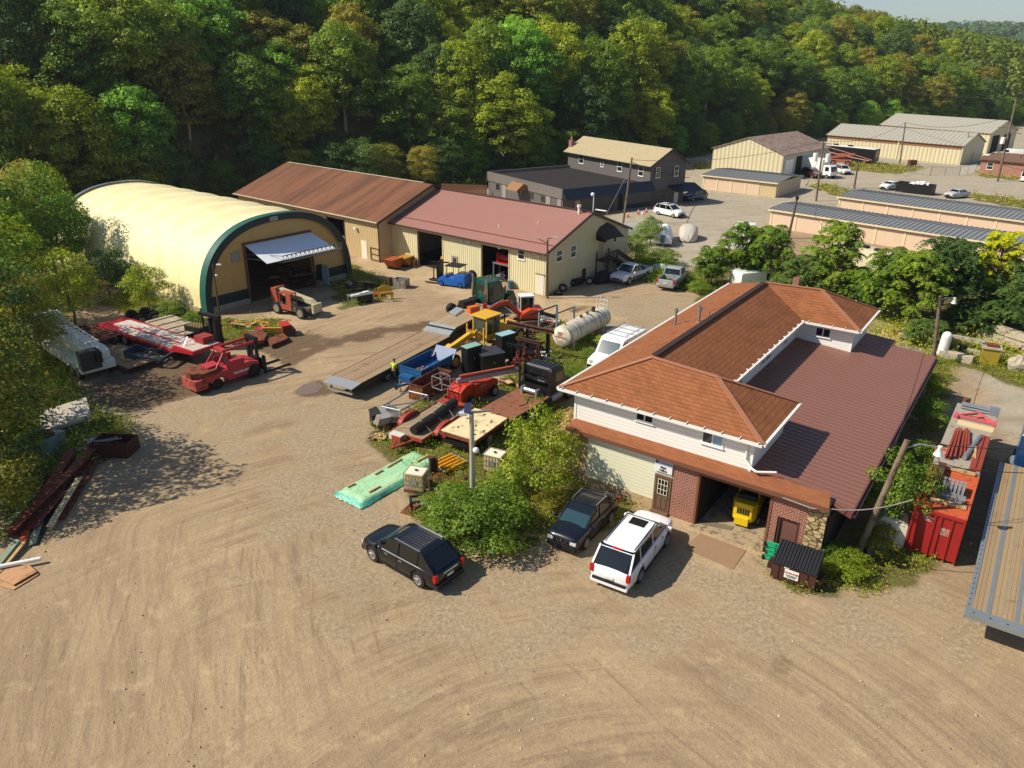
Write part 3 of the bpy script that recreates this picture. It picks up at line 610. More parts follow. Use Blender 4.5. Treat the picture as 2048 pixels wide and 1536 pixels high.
obj('roof_trim', MB().bar((x1+.52, y0-.45, ZE-.12), (x1+.52, 6.3, ZR+.02), .08, .25).box(x1-.02, x1+.08, y0-.1, y0, 0, ZE).box(x0-.08, x0+.05, y0-.08, y0, 0, ZE), mat('dark_brown_trim', '4c342c'), wb)
obj('overhead_door', MB().box(-45.0, -41.6, y0+.06, y0+.12, 0, 3.9), ribbed('pink_door', 'b07a5e', 'z', .3, .03), wb)
obj('overhead_door', MB().box(-37.6, -34.4, y0+.06, y0+.12, 2.7, 3.95), ribbed('pink_door2', 'b07a5e', 'z', .3, .03), wb)
obj('bay_frame', MB().box(-45.15, -45, y0-.05, y0+.1, 0, 4).box(-41.6, -41.45, y0-.05, y0+.1, 0, 4).box(-37.75, -37.6, y0-.05, y0+.1, 0, 4.05).box(-34.4, -34.25, y0-.05, y0+.1, 0, 4.05).box(-31.5, -31.4, y0-.05, y0+.1, 0, 4.1).box(-28.2, -28.1, y0-.05, y0+.1, 0, 4.1), mat('dark_brown_trim', '4c342c'), wb)
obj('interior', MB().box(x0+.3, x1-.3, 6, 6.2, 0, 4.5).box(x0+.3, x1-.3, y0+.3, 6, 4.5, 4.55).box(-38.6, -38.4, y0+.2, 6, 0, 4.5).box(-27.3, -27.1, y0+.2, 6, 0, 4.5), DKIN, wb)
obj('door', MB().box(-25.25, -24.3, y0-.05, y0, 0, 2.1), mat('pale_door', 'e0d8c4', .6, 0, .05), wb)
obj('flood_light', MB().box(-26.1, -25.8, y0-.35, y0-.1, 3.3, 3.5), WHITE, wb)

# ================================================================= FABRIC SHELTER
FO = P(416, 631); FH = rad(52.17)
fs_ = thing('fabric_shelter', 'pale yellow fabric arch storage shelter with green trim and raised door flap', 'building', FO, FH)
FW_, FL = 17.0, 30.0; NA = 40
def arch(k, n=NA, w=FW_, h=7.9, inset=0.0):
    """pointed-oval arch section, k 0..n from left foot to right foot"""
    t = pi*k/n; cx = w/2; x = cx-(cx-inset)*math.copysign(abs(cos(t))**.86, cos(t)); z = (h-inset)*abs(sin(t))**.74
    return x, z
def cover(y):  # sag between the frames
    f = abs(sin(pi*(y-.9)/4.15)) if y > .9 else 0
    return .42*f
t = NT('shelter_fabric'); v = t.co(); x, y, z = t.xyz(v)
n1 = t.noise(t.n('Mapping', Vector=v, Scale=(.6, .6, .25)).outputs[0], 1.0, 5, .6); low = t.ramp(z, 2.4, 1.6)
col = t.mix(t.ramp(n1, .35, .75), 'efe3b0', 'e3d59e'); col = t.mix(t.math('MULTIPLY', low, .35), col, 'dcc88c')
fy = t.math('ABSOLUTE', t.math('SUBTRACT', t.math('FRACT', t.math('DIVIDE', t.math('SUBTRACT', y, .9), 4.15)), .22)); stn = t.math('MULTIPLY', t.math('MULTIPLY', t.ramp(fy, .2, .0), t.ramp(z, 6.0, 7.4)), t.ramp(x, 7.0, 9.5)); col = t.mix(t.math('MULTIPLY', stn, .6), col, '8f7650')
fold = t.math('MULTIPLY', low, t.n('TexWave', Vector=t.n('Mapping', Vector=v, Scale=(1, .6, .55)).outputs[0], wave_type='RINGS', Scale=.9, Distortion=3.0).outputs[1])
t.bump(t.math('ADD', t.math('MULTIPLY', n1, .5), t.math('MULTIPLY', fold, .25)), .08, .6)
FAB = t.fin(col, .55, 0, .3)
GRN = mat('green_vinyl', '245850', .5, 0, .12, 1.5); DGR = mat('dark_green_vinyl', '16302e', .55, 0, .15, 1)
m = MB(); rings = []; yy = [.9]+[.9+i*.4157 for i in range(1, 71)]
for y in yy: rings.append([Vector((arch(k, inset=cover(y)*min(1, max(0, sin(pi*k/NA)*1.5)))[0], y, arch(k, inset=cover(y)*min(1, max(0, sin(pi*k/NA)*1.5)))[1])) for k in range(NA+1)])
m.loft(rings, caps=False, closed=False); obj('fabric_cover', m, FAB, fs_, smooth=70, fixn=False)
def band(y0, y1, mt, name, i0=0.0, i1=0.0):
    m = MB(); m.loft([[Vector((arch(k, inset=i0)[0], y0, arch(k, inset=i0)[1])) for k in range(NA+1)], [Vector((arch(k, inset=i1)[0], y1, arch(k, inset=i1)[1])) for k in range(NA+1)]], caps=False, closed=False)
    obj(name, m, mt, fs_, smooth=70, fixn=False)
band(0, .95, GRN, 'green_trim', -.02, -.02); band(FL, FL-.5, mat('grey_vinyl', '6a7076', .5), 'rear_trim', -.05, -.05)
m = MB()   # dark arch face band
for k in range(NA):
    a = arch(k); b = arch(k+1); c = arch(k+1, inset=.62); d = arch(k, inset=.62)
    m.add([(a[0], .0, a[1]), (b[0], 0, b[1]), (c[0], .02, c[1]), (d[0], .02, d[1])], [(0, 1, 2, 3)])
obj('front_band', m, DGR, fs_, fixn=False)
def endwall(y, dx0, dx1, dz, zc=1.45):
    """end wall split in upper fabric and lower green band, with door hole"""
    up = MB(); lo = MB(); N = 68
    for i in range(N):
        xa = .3+i*(FW_-.6)/N; xb = .3+(i+1)*(FW_-.6)/N
        def top(x):
            u = min(1, abs((FW_/2-x)/(FW_/2-.3))); tt = math.acos(min(1, u**(1/.86))); return 7.6*abs(sin(tt))**.74
        za, zb = top(xa), top(xb); zd = dz if (xa >= dx0-.01 and xb <= dx1+.13) else 0
        z0 = max(zd, zc); up.add([(xa, y, z0), (xb, y, z0), (xb, y, max(z0, zb)), (xa, y, max(z0, za))], [(0, 1, 2, 3)])
        if zd == 0: lo.add([(xa, y, .5), (xb, y, .5), (xb, y, min(zc, zb)), (xa, y, min(zc, za))], [(0, 1, 2, 3)])
    return up, lo
up, lo = endwall(.35, 4.72, 12.2, 5.55)
TANF = mat('tan_fabric_wall', 'c3a060', .7, 0, .12, .8, 'a98750', .62)
obj('end_wall', up, TANF, fs_, fixn=False); obj('lower_green_band', lo, DGR, fs_, fixn=False)
obj('concrete_curb', MB().box(.2, 4.7, .2, .5, 0, .5).box(12.4, 16.8, .2, .5, 0, .5).box(-.15, .1, 1, 30, 0, .5), CONC, fs_)
up, lo = endwall(FL-.3, 50, 60, 0, 0.0); obj('rear_wall', up, TANF, fs_, fixn=False)
obj('door_jamb', MB().box(4.6, 4.76, .2, .5, 0, 5.6).box(12.2, 12.4, .2, .5, 0, 5.6).box(4.6, 12.4, .2, .5, 5.55, 5.75), mat('jamb_wood', '6b4a30', .8), fs_)
# raised door flap
W_ = mat('white_vinyl', 'dde2e6', .45, 0, .05, 1)
fl = obj('door_flap', MB().slab([(4.75, .15, 5.55), (12.25, .15, 5.55), (12.6, -3.0, 4.35), (4.75, -3.0, 4.35)], .03), W_, fs_)
m = MB(); A = Vector((6.4, -3.1, 4.75)); B = Vector((13.4, -3.1, 4.75)); dz = Vector((0, 0, -.6))
m.cyl(A, B, .05).cyl(A+dz, B+dz, .06)
for i in range(14):
    p = A.lerp(B, i/14); q = A.lerp(B, (i+.5)/14)+dz; r = A.lerp(B, (i+1)/14); m.cyl(p, q, .03, n=6).cyl(q, r, .03, n=6)
m.cyl((4.8, .1, 4.3), (6.4, -3.1, 4.15), .06).cyl((4.8, .1, 4.7), (6.4, -3.1, 4.75), .04)
obj('flap_truss', m, mat('grey_truss', '6e706a', .5, .4), fs_)
obj('vent', MB().box(3.3, 4.2, .26, .34, 4.15, 5.05), mat('grey_louver', '8f9492', .5, .3), fs_); obj('top_vent', MB().box(7.6, 8.5, -.05, -.01, 7.35, 7.75), mat('grey_louver', '8f9492'), fs_)
obj('side_door', MB().box(13.3, 13.36, -.7, .3, 0, 2.1), mat('pale_blue_door', 'a9bac4'), fs_); obj('side_door_opening', MB().box(12.6, 13.3, .3, .36, 0, 2.1), DKIN, fs_)
obj('floor', MB().box(.4, 16.6, .6, 29.6, .02, .05), mat('shelter_floor', '6b4a2c', .9, 0, .3, .5), fs_)

# ================================================================= DARK BUILDINGS
TO = P(1308, 411); TH = rad(33.17)
GRYW = mat('grey_painted_wall', '5e5a58', .8, 0, .08, .6); NAVY = mat('navy_metal', '1b2634', .5, .2, .1, 1)
lb = thing('dark_flat_building', 'low dark grey building with black flat roof and navy mansard front', 'building', TO, TH)
obj('wall', MB().box(-18.2, -.9, 0, 21, 0, 3.3), GRYW, lb)
obj('parapet', MB().box(-18.35, -18.1, 0, 21.2, 2.5, 3.95).box(-18.35, -.9, 21, 21.25, 2.5, 3.95).box(-18.3, -.9, 0, .2, 3.0, 3.9), ribbed('grey_ribbed', '77716c', 'xy', .35, .03), lb)
obj('roof', MB().box(-18.1, -.9, .2, 21, 3.4, 3.5), mat('black_roofing', '241e1d', .9, 0, .2, .4, '8a8078', .73), lb)
obj('mansard', MB().prism([(-1.2, 2.55), (-1.15, 2.55), (.02, 3.95), (.02, 2.6)], 'x', -18.3, -.9), NAVY, lb)
obj('overhead_door', MB().box(-11.6, -8.4, -.06, 0, 0, 2.4), ribbed('dark_door', '46423f', 'z', .5, .02), lb)
obj('door', MB().box(-15.9, -15.0, -.05, 0, 0, 2.1), mat('tan_door', 'b49a72'), lb)
obj('black_opening', MB().box(-7.6, -6.6, -.04, 0, 0, 2.5), DKIN, lb)
obj('base_band', MB().box(-6.2, -.9, -.04, 0, 0, .7), mat('black_band', '24282c'), lb)
for y in (4.5, 7.6, 10.5, 17.5): window(lb, y, y+1.0, 1.4, 2.3, -18.22, 'y', -1, mull=0, hor=True, fm=mat('dark_frame', '46423f'), sill=False)
obj('wall_panel', MB().box(-18.3, -18.2, .3, 1.2, 0, 2.4).box(-18.3, -18.2, 3, 4.2, 0, 2.4).box(-18.3, -18.2, 15.4, 16.6, 0, 2.4), mat('light_grey_panel', '8b8681'), lb)
p_ = obj('porch_roof', MB().prism([(-20.4, 2.5), (-19.0, 3.55), (-18.3, 3.3), (-18.3, 2.5)], 'y', 9.2, 12.4), mat('tan_shingle', '8a6748', .9, 0, .15, 3), lb)
tb = thing('grey_two_storey_house', 'two storey dark grey gabled building with tan shingle roof and brick chimney', 'building', TO, TH)
obj('wall', MB().box(-1.3, 6.3, 0, 21.5, 0, 6.3).prism([(-1.3, 6.3), (6.3, 6.3), (2.5, 8.4)], 'y', 0, 21.5), GRYW, tb)
m = MB().slab([(-1.9, -.5, 6.2), (-1.9, 22.2, 6.2), (2.5, 22.2, 8.65), (2.5, -.5, 8.65)], .15).slab([(2.5, -.5, 8.65), (2.5, 22.2, 8.65), (6.9, 22.2, 6.2), (6.9, -.5, 6.2)], .15)
obj('roof', m, mat('tan_shingle_roof', 'a39676', .95, 0, .1, .6, '8d8066', .6, .01), tb, fixn=False)
obj('roof_trim', MB().bar((-1.85, -.5, 6.05), (2.5, -.5, 8.5), .1, .2).bar((6.85, -.5, 6.05), (2.5, -.5, 8.5), .1, .2).bar((-1.95, -.5, 6.1), (-1.95, 22.2, 6.1), .1, .15), mat('black_band', '24282c'), tb)
ch = obj('chimney', MB().box(-.6, .1, 21.6, 22.4, 5, 8.1), BRICK, tb); obj('chimney_pot', MB().cyl((-.25, 22, 8.1), (-.25, 22, 8.7), .15), mat('clay_pot', '9a8a78'), ch)
for y, w, z0 in ((1.6, 1.2, 4.4), (6.8, 1.2, 4.5), (11.5, .8, 4.7), (17.0, 1.3, 4.6)): window(tb, y, y+w, z0, z0+1.5 if w > 1 else z0+.8, -1.3, 'y', -1, mull=0, hor=True)
for x in (-.2, 3.7): window(tb, x, x+1.0, 4.3, 5.9, 0, mull=0, hor=True); each('shutter', MB().box(x-.25, x-.05, -.06, 0, 4.3, 5.9).box(x+1.05, x+1.25, -.06, 0, 4.3, 5.9), mat('black_band', '24282c'), tb)
obj('awning', MB().slab([(2.6, 0, 3.0), (8.6, 0, 3.0), (8.6, -2.2, 2.1), (2.6, -2.0, 2.2)], .08).slab([(6.3, 2, 3.0), (6.3, 0, 3.0), (8.6, 0, 3.0)], .05), NAVY, tb)
obj('overhead_door', MB().box(-.6, 2.4, -.05, 0, 0, 2.4), ribbed('dark_door', '46423f', 'z', .5, .02), tb)
obj('door', MB().box(4.2, 5.1, -.05, 0, 0, 2.1), mat('pale_door', 'e0d8c4'), tb)

# ================================================================= STORAGE ROWS, WAREHOUSES
PEACH = mat('peach_door', 'd0b79c', .6, 0, .06, 1); SGREY = ribbed('grey_standing_seam', '7f8180', 'x', .62, .01, .45, None, .7, .08); STRIM = mat('cream_trim', 'd8c7a0', .6)
PW = ribbed('cream_storage_wall', 'cdb98c', 'xy', .25, .02)
def storage(name, label, O, h, L, D, dw, nd, ze, zr, seam=.62, solid=0, side=0):
    t = thing(name, label, 'building', O, h, 'self storage blocks')
    obj('wall', MB().box(0, L, .05, D, 0, ze), PW, t)
    m = MB().slab([(-.25, -.3, ze), (L+.25, -.3, ze), (L+.25, D*.5, zr), (-.25, D*.5, zr)], .1).slab([(-.25, D*.5, zr), (L+.25, D*.5, zr), (L+.25, D+.3, ze), (-.25, D+.3, ze)], .1)
    x = -.2
    while x < L+.25: m.bar((x, -.3, ze+.02), (x, D*.5, zr+.02), .12, .1); m.bar((x, D*.5, zr+.02), (x, D+.3, ze+.02), .12, .1); x += seam
    obj('roof', m, SGREY, t)
    obj('eave_trim', MB().box(-.26, L+.26, -.36, -.28, ze-.18, ze+.02).box(-.3, -.2, -.3, D+.3, ze-.15, ze).box(L+.25, L+.3, -.3, D+.3, ze-.15, ze+.02), STRIM, t)
    n = 0; x = .35
    while x+dw < L-solid and n < nd:
        obj('roller_door', MB().box(x, x+dw, -.0, .04, 0, ze-.32), PEACH, t); obj('door_post', MB().box(x-.28, x-.02, -.06, .04, 0, ze-.05), STRIM, t); x += dw+.3; n += 1
    if side:
        y = .3; sw = (D-.3)/side
        for i in range(side): obj('roller_door', MB().box(L-.02, L+.04, y+i*sw+.12, y+(i+1)*sw-.12, 0, ze-.32), PEACH, t)
    return t
storage('storage_block', 'small peach-doored storage block right of the grey house', (33.8, 140.5, 0), rad(-38.9), 13.6, 11.5, 2.35, 4, 2.5, 3.0, solid=2.6, side=6)
storage('storage_row', 'front row of peach-doored storage units behind the leafy trees', (36.0, 108.0, 0), rad(-44.7), 62, 8.0, 3.3, 18, 2.45, 2.75)
storage('storage_row', 'rear row of peach-doored storage units nearer the black waste container', (49.9, 119.2, 0), rad(-45.2), 62, 9.5, 3.3, 18, 2.45, 2.85)
def warehouse(name, label, O, h, L, D, ze, zr, wm, rm, ridge='x'):
    t = thing(name, label, 'building', O, h)
    if ridge == 'x':
        m = MB().box(0, L, 0, D, 0, ze).prism([(0, ze), (D, ze), (D/2, zr)], 'x', 0, L)
        r = MB().slab([(-.3, -.4, ze), (L+.3, -.4, ze), (L+.3, D/2, zr+.15), (-.3, D/2, zr+.15)], .12).slab([(-.3, D/2, zr+.15), (L+.3, D/2, zr+.15), (L+.3, D+.4, ze), (-.3, D+.4, ze)], .12)
    else:
        m = MB().box(0, L, 0, D, 0, ze).prism([(0, ze), (L, ze), (L/2, zr)], 'y', 0, D)
        r = MB().slab([(-.4, -.3, ze), (L/2, -.3, zr+.15), (L/2, D+.3, zr+.15), (-.4, D+.3, ze)], .12).slab([(L/2, -.3, zr+.15), (L+.4, -.3, ze), (L+.4, D+.3, ze), (L/2, D+.3, zr+.15)], .12)
    obj('wall', m, wm, t); obj('roof', r, rm, t, fixn=False); return t
WC = ribbed('cream_warehouse', 'd0c6a2', 'xy', .9, .05); RR = ribbed('rust_streaked_roof', '9a8d80', 'y', .8, .03, .6, '7a5a46', .5, .12); RG = ribbed('pale_metal_roof', 'a6a294', 'x', 1.0, .03, .5, None, .7, .06)
w1 = warehouse('gabled_warehouse', 'cream gabled warehouse with rust streaked roof and white side doors', (41.1, 164.4, 0), rad(-44.26), 15.5, 20.5, 4.6, 7.2, WC, RR, 'y')
for y in (1.2, 15.0): obj('roller_door', MB().box(15.5, 15.56, y, y+3.2, 0, 3.5), WHITE, w1)
obj('doorway', MB().box(15.5, 15.56, 5.6, 8.2, 0, 3.9), DKIN, w1); obj('side_cladding', MB().box(15.5, 15.53, .1, 20.4, 0, 4.4), mat('grey_white_cladding', 'b9b6a6'), w1)
w2 = warehouse('long_warehouse', 'long cream ribbed warehouse with pale grey roof and rusty eave band', (79, 202, 0), rad(-47.26), 31.9, 13.5, 4.2, 6.4, WC, RG)
obj('eave_band', MB().box(.05, 31.6, -.05, 0, 3.3, 4.0), mat('rusty_band', '8a5f3e', .8, 0, .3, .5), w2); obj('door', MB().box(31.9, 31.95, 6.5, 7.6, 0, 2.1), mat('tan_door', 'b49a72'), w2)
obj('downpipe', MB().box(17.5, 17.8, -.15, 0, 0, 4.2), STRIM, w2); obj('stack', MB().cyl((31, 4, 5), (31, 4, 7), .12), GALV, w2)
w3 = warehouse('far_warehouse', 'farthest cream warehouse with pale roof and dark open bay doors', (102.4, 225.0, 0), rad(-53.0), 29, 15, 5.0, 7.6, WC, RG)
for y in (1.5, 8.0): obj('doorway', MB().box(29, 29.06, y, y+3.8, 0, 4.3), DKIN, w3)
bh = thing('brick_bungalow', 'small brick building with brown roof at the right edge', 'building', P(1957, 347), rad(-47))
obj('wall', MB().box(0, 14, 0, 8, 0, 3), bricks('orange_brick', 'a8664a', '96563c', 'b99e8c'), bh); obj('roof', MB().slab([(-.5, -.5, 3), (14.5, -.5, 3), (14.5, 4, 4.2), (1.5, 4, 4.2)], .15).slab([(-.5, -.5, 3), (1.5, 4, 4.2), (-.5, 8.5, 3)], .15).slab([(1.5, 4, 4.2), (14.5, 4, 4.2), (14.5, 8.5, 3), (-.5, 8.5, 3)], .15), mat('brown_shingles', '6a5040', .9), bh, fixn=False)
window(bh, 1.2, 2.4, 1.0, 2.4, 0, mull=0, hor=True)
# ================================================================= PLANTS
def leaf_mesh(name, cs, ns, size, seed, aspect=.62, cup=.25):
    """one small folded leaf spray (2 quads sharing a mid rib) at every centre; cs, ns: arrays"""
    r = np.random.RandomState(seed); n = len(cs); ns = ns/np.maximum(np.linalg.norm(ns, axis=1, keepdims=True), 1e-6)
    a = r.normal(size=(n, 3)); a -= ns*np.sum(a*ns, 1, keepdims=True); a /= np.linalg.norm(a, axis=1, keepdims=True); b = np.cross(ns, a)
    s = (size*r.uniform(.6, 1.35, n))[:, None]; h = ns*s*cup
    p = [cs-a*s*.5, cs-a*s*.05+b*s*aspect*.5-h, cs+a*s*.5, cs-a*s*.05-b*s*aspect*.5-h]
    v = np.stack(p, 1).reshape(-1, 3); f = np.arange(4*n).reshape(n, 4)
    me = bpy.data.meshes.new(name); me.vertices.add(len(v)); me.vertices.foreach_set('co', v.astype(np.float32).ravel())
    me.loops.add(4*n); me.loops.foreach_set('vertex_index', f.astype(np.int32).ravel())
    me.polygons.add(n); me.polygons.foreach_set('loop_start', (np.arange(n)*4).astype(np.int32)); me.polygons.foreach_set('loop_total', np.full(n, 4, np.int32))
    me.update(); me.validate(); return me
def lobes_pts(lobes, per, r, droop=.0, fill=.25):
    cs = []; ns = []
    for (c, rad_) in lobes:
        n = max(6, int(per*(rad_[0]*rad_[1]+rad_[0]*rad_[2])/2))
        d = r.normal(size=(n, 3)); d[:, 2] = np.where(d[:, 2] < -.3, -d[:, 2]*r.uniform(0, 1, n), d[:, 2]); d /= np.linalg.norm(d, axis=1, keepdims=True)
        rr = np.where(r.uniform(size=n) < fill, r.uniform(.35, .85, n), r.uniform(.82, 1.08, n))[:, None]
        p = np.array(c)+d*np.array(rad_)*rr*(1+.14*np.sin(d[:, :1]*9+d[:, 1:2]*7+c[0])); cs.append(p)
        nn = d*.75+np.array([0, 0, .45])+r.normal(size=(n, 3))*.38; ns.append(nn)
    return np.concatenate(cs), np.concatenate(ns)
def crown(name, seed, R, H, base, nl, per, size, shape='round'):
    """crown mesh from many lobes; R radius, H top, base = bottom of foliage"""
    r = np.random.RandomState(seed); lobes = []; hh = (H-base)/2; cz = base+hh
    for i in range(nl):
        t = (i+.5)/nl; zz = 1-1.75*t; ph = i*2.39996+r.uniform(-.4, .4); rr = math.sqrt(max(0, 1-zz*zz))
        if shape == 'tall': rr = rr*.8+.1
        k = r.uniform(.62, .95); lr = R*(r.uniform(.26, .42) if nl < 60 else r.uniform(.15, .30)); k *= (1 if nl < 60 else r.uniform(.85, 1.18))
        lobes.append(((R*k*rr*cos(ph), R*k*rr*sin(ph), cz+hh*zz*r.uniform(.72, .95)), (lr, lr, lr*r.uniform(.6, .85))))
    lobes.append(((0, 0, cz), (R*.55, R*.55, hh*.6)))
    cs, ns = lobes_pts(lobes, per, r); return leaf_mesh(name, cs, ns, size, seed+1), lobes
BARK = mat('bark', '6b5d4b', .95, 0, .3, 2, '4a4034', .55, .02); BARKP = mat('pale_bark', 'a79c86', .9, 0, .25, 2, '6d6250', .6, .02)
def trunk_mb(H, r, lobes, seed, lean=.0):
    rr = random.Random(seed); m = MB(); p = Vector((0, 0, -.3)); pts = [p]
    for i in range(5): pts.append(Vector((lean*H*(i+1)/5+rr.uniform(-.02, .02)*H, rr.uniform(-.02, .02)*H, H*.8*(i+1)/5)))
    for i in range(5): m.cyl(pts[i], pts[i+1], r*(1-i*.17), r*(1-(i+1)*.17), n=7, cap=False)
    for c, _ in rr.sample(lobes, min(7, len(lobes))):
        c = Vector(c); a = pts[rr.choice([2, 3, 4])]; 
        if c.z > a.z: m.cyl(a, a.lerp(c, .85), r*.32, r*.1, n=5, cap=False)
    return m
GR1 = leafmat('leaves_green', '405520', '59692a', '737a30'); GR2 = leafmat('leaves_dark', '2e4220', '43542a', '586330'); GR3 = leafmat('leaves_olive', '535522', '6c682e', '7d7038')
GR4 = leafmat('leaves_yellow_green', '566422', '747c2e', '86863a'); GR5 = leafmat('leaves_lush', '48682a', '617f34', '7a8c38'); GR6 = leafmat('leaves_brown', '4f4c26', '5f562c', '4d5524')
GR7 = leafmat('leaves_gold', '747a22', '868a2a', '5f6e24'); GR8 = leafmat('dry_seed_heads', '7a6c48', '958660', '5f5a34')
FM = {'g': GR1, 'd': GR2, 'o': GR3, 'y': GR4, 'l': GR5, 'b': GR6, 'gold': GR7, 'dry': GR8}
PROTO = {}
def proto(key, R, H, base, nl, per, size, mk, shape='round', seed=1, pale=False, tr=.22):
    """first plant of its sort; later ones are copies sharing its meshes"""
    cm, lobes = crown('crown', seed, R, H, base, nl, per, size, shape); cm.materials.append(FM[mk])
    tm = trunk_mb(H, tr, lobes, seed).mesh('trunk'); tm.materials.append(BARKP if pale else BARK); tm.polygons.foreach_set('use_smooth', [True]*len(tm.polygons))
    PROTO[key] = (cm, tm)
def plant(name, key, label, cat, x, y, z=0, s=1.0, sz=1.0, rz=None, group=None):
    r = bpy.data.objects.new(name, None); C.objects.link(r); r.empty_display_size = .3; tag(r, label, cat, group)
    r.location = (x, y, z); r.rotation_euler = (0, 0, random.uniform(0, 6.28) if rz is None else rz); r.scale = (s, s, s*sz)
    for nm, me in zip(('crown', 'trunk'), PROTO[key]):
        o = bpy.data.objects.new(nm, me); C.objects.link(o); o.parent = r
    return r
random.seed(7)
for i, mk in enumerate('gdoyglbdogyb'):
    proto('f%d' % i, 5.7, 14.5, .2, 95, 95, .36, mk, 'tall' if i % 5 == 1 else 'round', 11+i*7, pale=i % 4 == 0, tr=.3)
for i, mk in enumerate('gyodl'): proto('n%d' % i, 3.2, 9, .5, 32, 190, .21, mk, 'round', 101+i*3, tr=.16)
for i, mk in enumerate(('y', 'g', 'g', 'o', 'dry', 'd')): proto('s%d' % i, 1.5, 3.2, .05, 22, 850, .115, mk, 'round', 201+i*3, tr=.07)
KIND = {'g': 'mid green', 'd': 'dark green', 'o': 'olive', 'y': 'yellow green', 'l': 'bright green', 'b': 'brownish'}
# ---- forest on the slope: every tree that shows is one; the far ones are one mass
def project(p):
    v = p-Vector((0, 0, CH)); k = v.dot(FW)
    if k < 1: return None
    return 1024+CF*v.dot(R2)/k, 768-CF*v.dot(U2)/k
rg = random.Random(21); cand = []
for gyi in range(0, 90):
    for gxi in range(-16, 75):
        sp = 8.2; x = gxi*sp+rg.uniform(-2.6, 2.6)+(gyi % 2)*sp/2; y = 20+gyi*sp*.9+rg.uniform(-2.6, 2.6)
        ty = float(toe_y(x))
        if y < ty+2.5: continue
        z = float(hill_h(x, y)); q = project(Vector((x, y, z+9)))
        if q is None or q[0] < -110 or q[0] > 2140 or q[1] < -90: continue
        d = math.hypot(x, y)
        if d > 560: continue
        cand.append((d, x, y, z, q))
# keep those not buried behind nearer crowns (front rows and rows showing above them)
cand.sort(); sky = [900]*64; keep = []; far = []
for d, x, y, z, q in cand:
    a = project(Vector((x, y, z+14))); c = int(min(63, max(0, q[0]/32))); w_ = 5.0*CF/d/32
    lo, hi = max(0, int(c-w_*.6)), min(63, int(c+w_*.6)); vis = min(sky[lo:hi+1]) if 0 else sum(sky[lo:hi+1])/(hi-lo+1)
    if a[1] > vis+12: continue
    for i in range(lo, hi+1): sky[i] = min(sky[i], a[1]+.25*(sky[i]-a[1]) if sky[i] < 900 else a[1])
    (keep if len(keep) < 285 else far).append((d, x, y, z, q))
pal = 'gdoyglbdogyb'; LMK = [(150, 'left of fabric shelter'), (330, 'above fabric shelter'), (480, 'left of brown roof'), (660, 'behind brown roof'), (870, 'behind end of brown roof'), (1000, 'left of dark flat building'), (1150, 'behind dark flat building'), (1300, 'behind two storey house'), (1430, 'left of gabled warehouse'), (1600, 'behind gabled warehouse'), (1780, 'behind motor home'), (1920, 'behind long warehouse'), (9999, 'behind far warehouse')]
ORD = ['first', 'second', 'third', 'fourth', 'fifth', 'sixth', 'seventh', 'eighth', 'ninth', 'tenth', 'eleventh', 'twelfth', 'thirteenth', 'fourteenth', 'fifteenth', 'sixteenth', 'seventeenth', 'eighteenth', 'nineteenth', 'twentieth']
ft_ = []
for i, (d, x, y, z, q) in enumerate(keep):
    hgt = z/40; u = rg.random()
    want = 'd' if u < .10+min(.30, hgt*.22) else ('y' if u > .76+min(.1, hgt*.1) else ('o' if u > .58 else ('b' if u > .575 else ('l' if u > .47 and q[0] < 1200 else 'g'))))
    k = rg.choice([j for j, m_ in enumerate(pal) if m_ == want]); hs = .82+rg.random()*.42; dt_ = y-float(toe_y(x))
    row = 'at wood edge' if dt_ < 12 else ('low on slope' if dt_ < 40 else ('midway up slope' if dt_ < 90 else 'high on slope'))
    size = 'tall' if hs > 1.06 else ('short' if hs < .95 else 'medium'); near = [l for m_, l in LMK if q[0] < m_][0]
    o = plant('forest_tree', 'f%d' % k, '', 'tree', x, y, z-.4, hs*rg.uniform(.92, 1.1), rg.uniform(.9, 1.12), None, 'broadleaf trees on the wooded slope'); ft_.append((q[0], '%s %s tree %s %s' % (size, KIND[want], row, near), o))
by = {}
for q0_, l, o in sorted(ft_, key=lambda e_: e_[0]): by.setdefault(l, []).append(o)
for l, os_ in by.items():
    for i, o in enumerate(os_): o['label'] = l if len(os_) == 1 else l+', '+ORD[min(19, i)]+' from left'
# smaller trees closing the edge of the wood
by = {}
for i in range(58):
    x = -72+i*4.6+rg.uniform(-1, 1); y = float(toe_y(x))+rg.uniform(-1.5, 2.5); q = project(Vector((x, y, 5)))
    if not q or not (-60 < q[0] < 2090): continue
    l = [l for m_, l in LMK if q[0] < m_][0]; by[l] = by.get(l, 0)+1
    plant('edge_tree', 'n%d' % rg.randint(0, 4), 'low tree at foot of wood %s, %s from left' % (l, ORD[by[l]-1]), 'tree', x, y, -.2, rg.uniform(.75, 1.25), rg.uniform(.8, 1.15), None, 'low trees along the edge of the wood')
vs = []; nn_ = []
r = np.random.RandomState(5)
for d, x, y, z, q in far:
    R = 4.6*rg.uniform(.8, 1.2); n = 190; dd = r.normal(size=(n, 3)); dd[:, 2] = np.abs(dd[:, 2])*.9-.15; dd /= np.linalg.norm(dd, axis=1, keepdims=True)
    ll = 1+.22*np.sin(dd[:, :1]*5+x)*np.cos(dd[:, 1:2]*6+y); vs.append(np.array([x, y, z+9.5])+dd*np.array([R, R, R*1.25])*ll); nn_.append(dd+r.normal(size=(n, 3))*.35)
if vs:
    fm = leaf_mesh('far_forest', np.concatenate(vs), np.concatenate(nn_), 1.35, 9); fm.materials.append(leafmat('far_leaves', '3b4c20', '56602a', '6a682e', per=0))
    struct('far_forest', fm, [], kind='stuff')
vs = []; nn_ = []
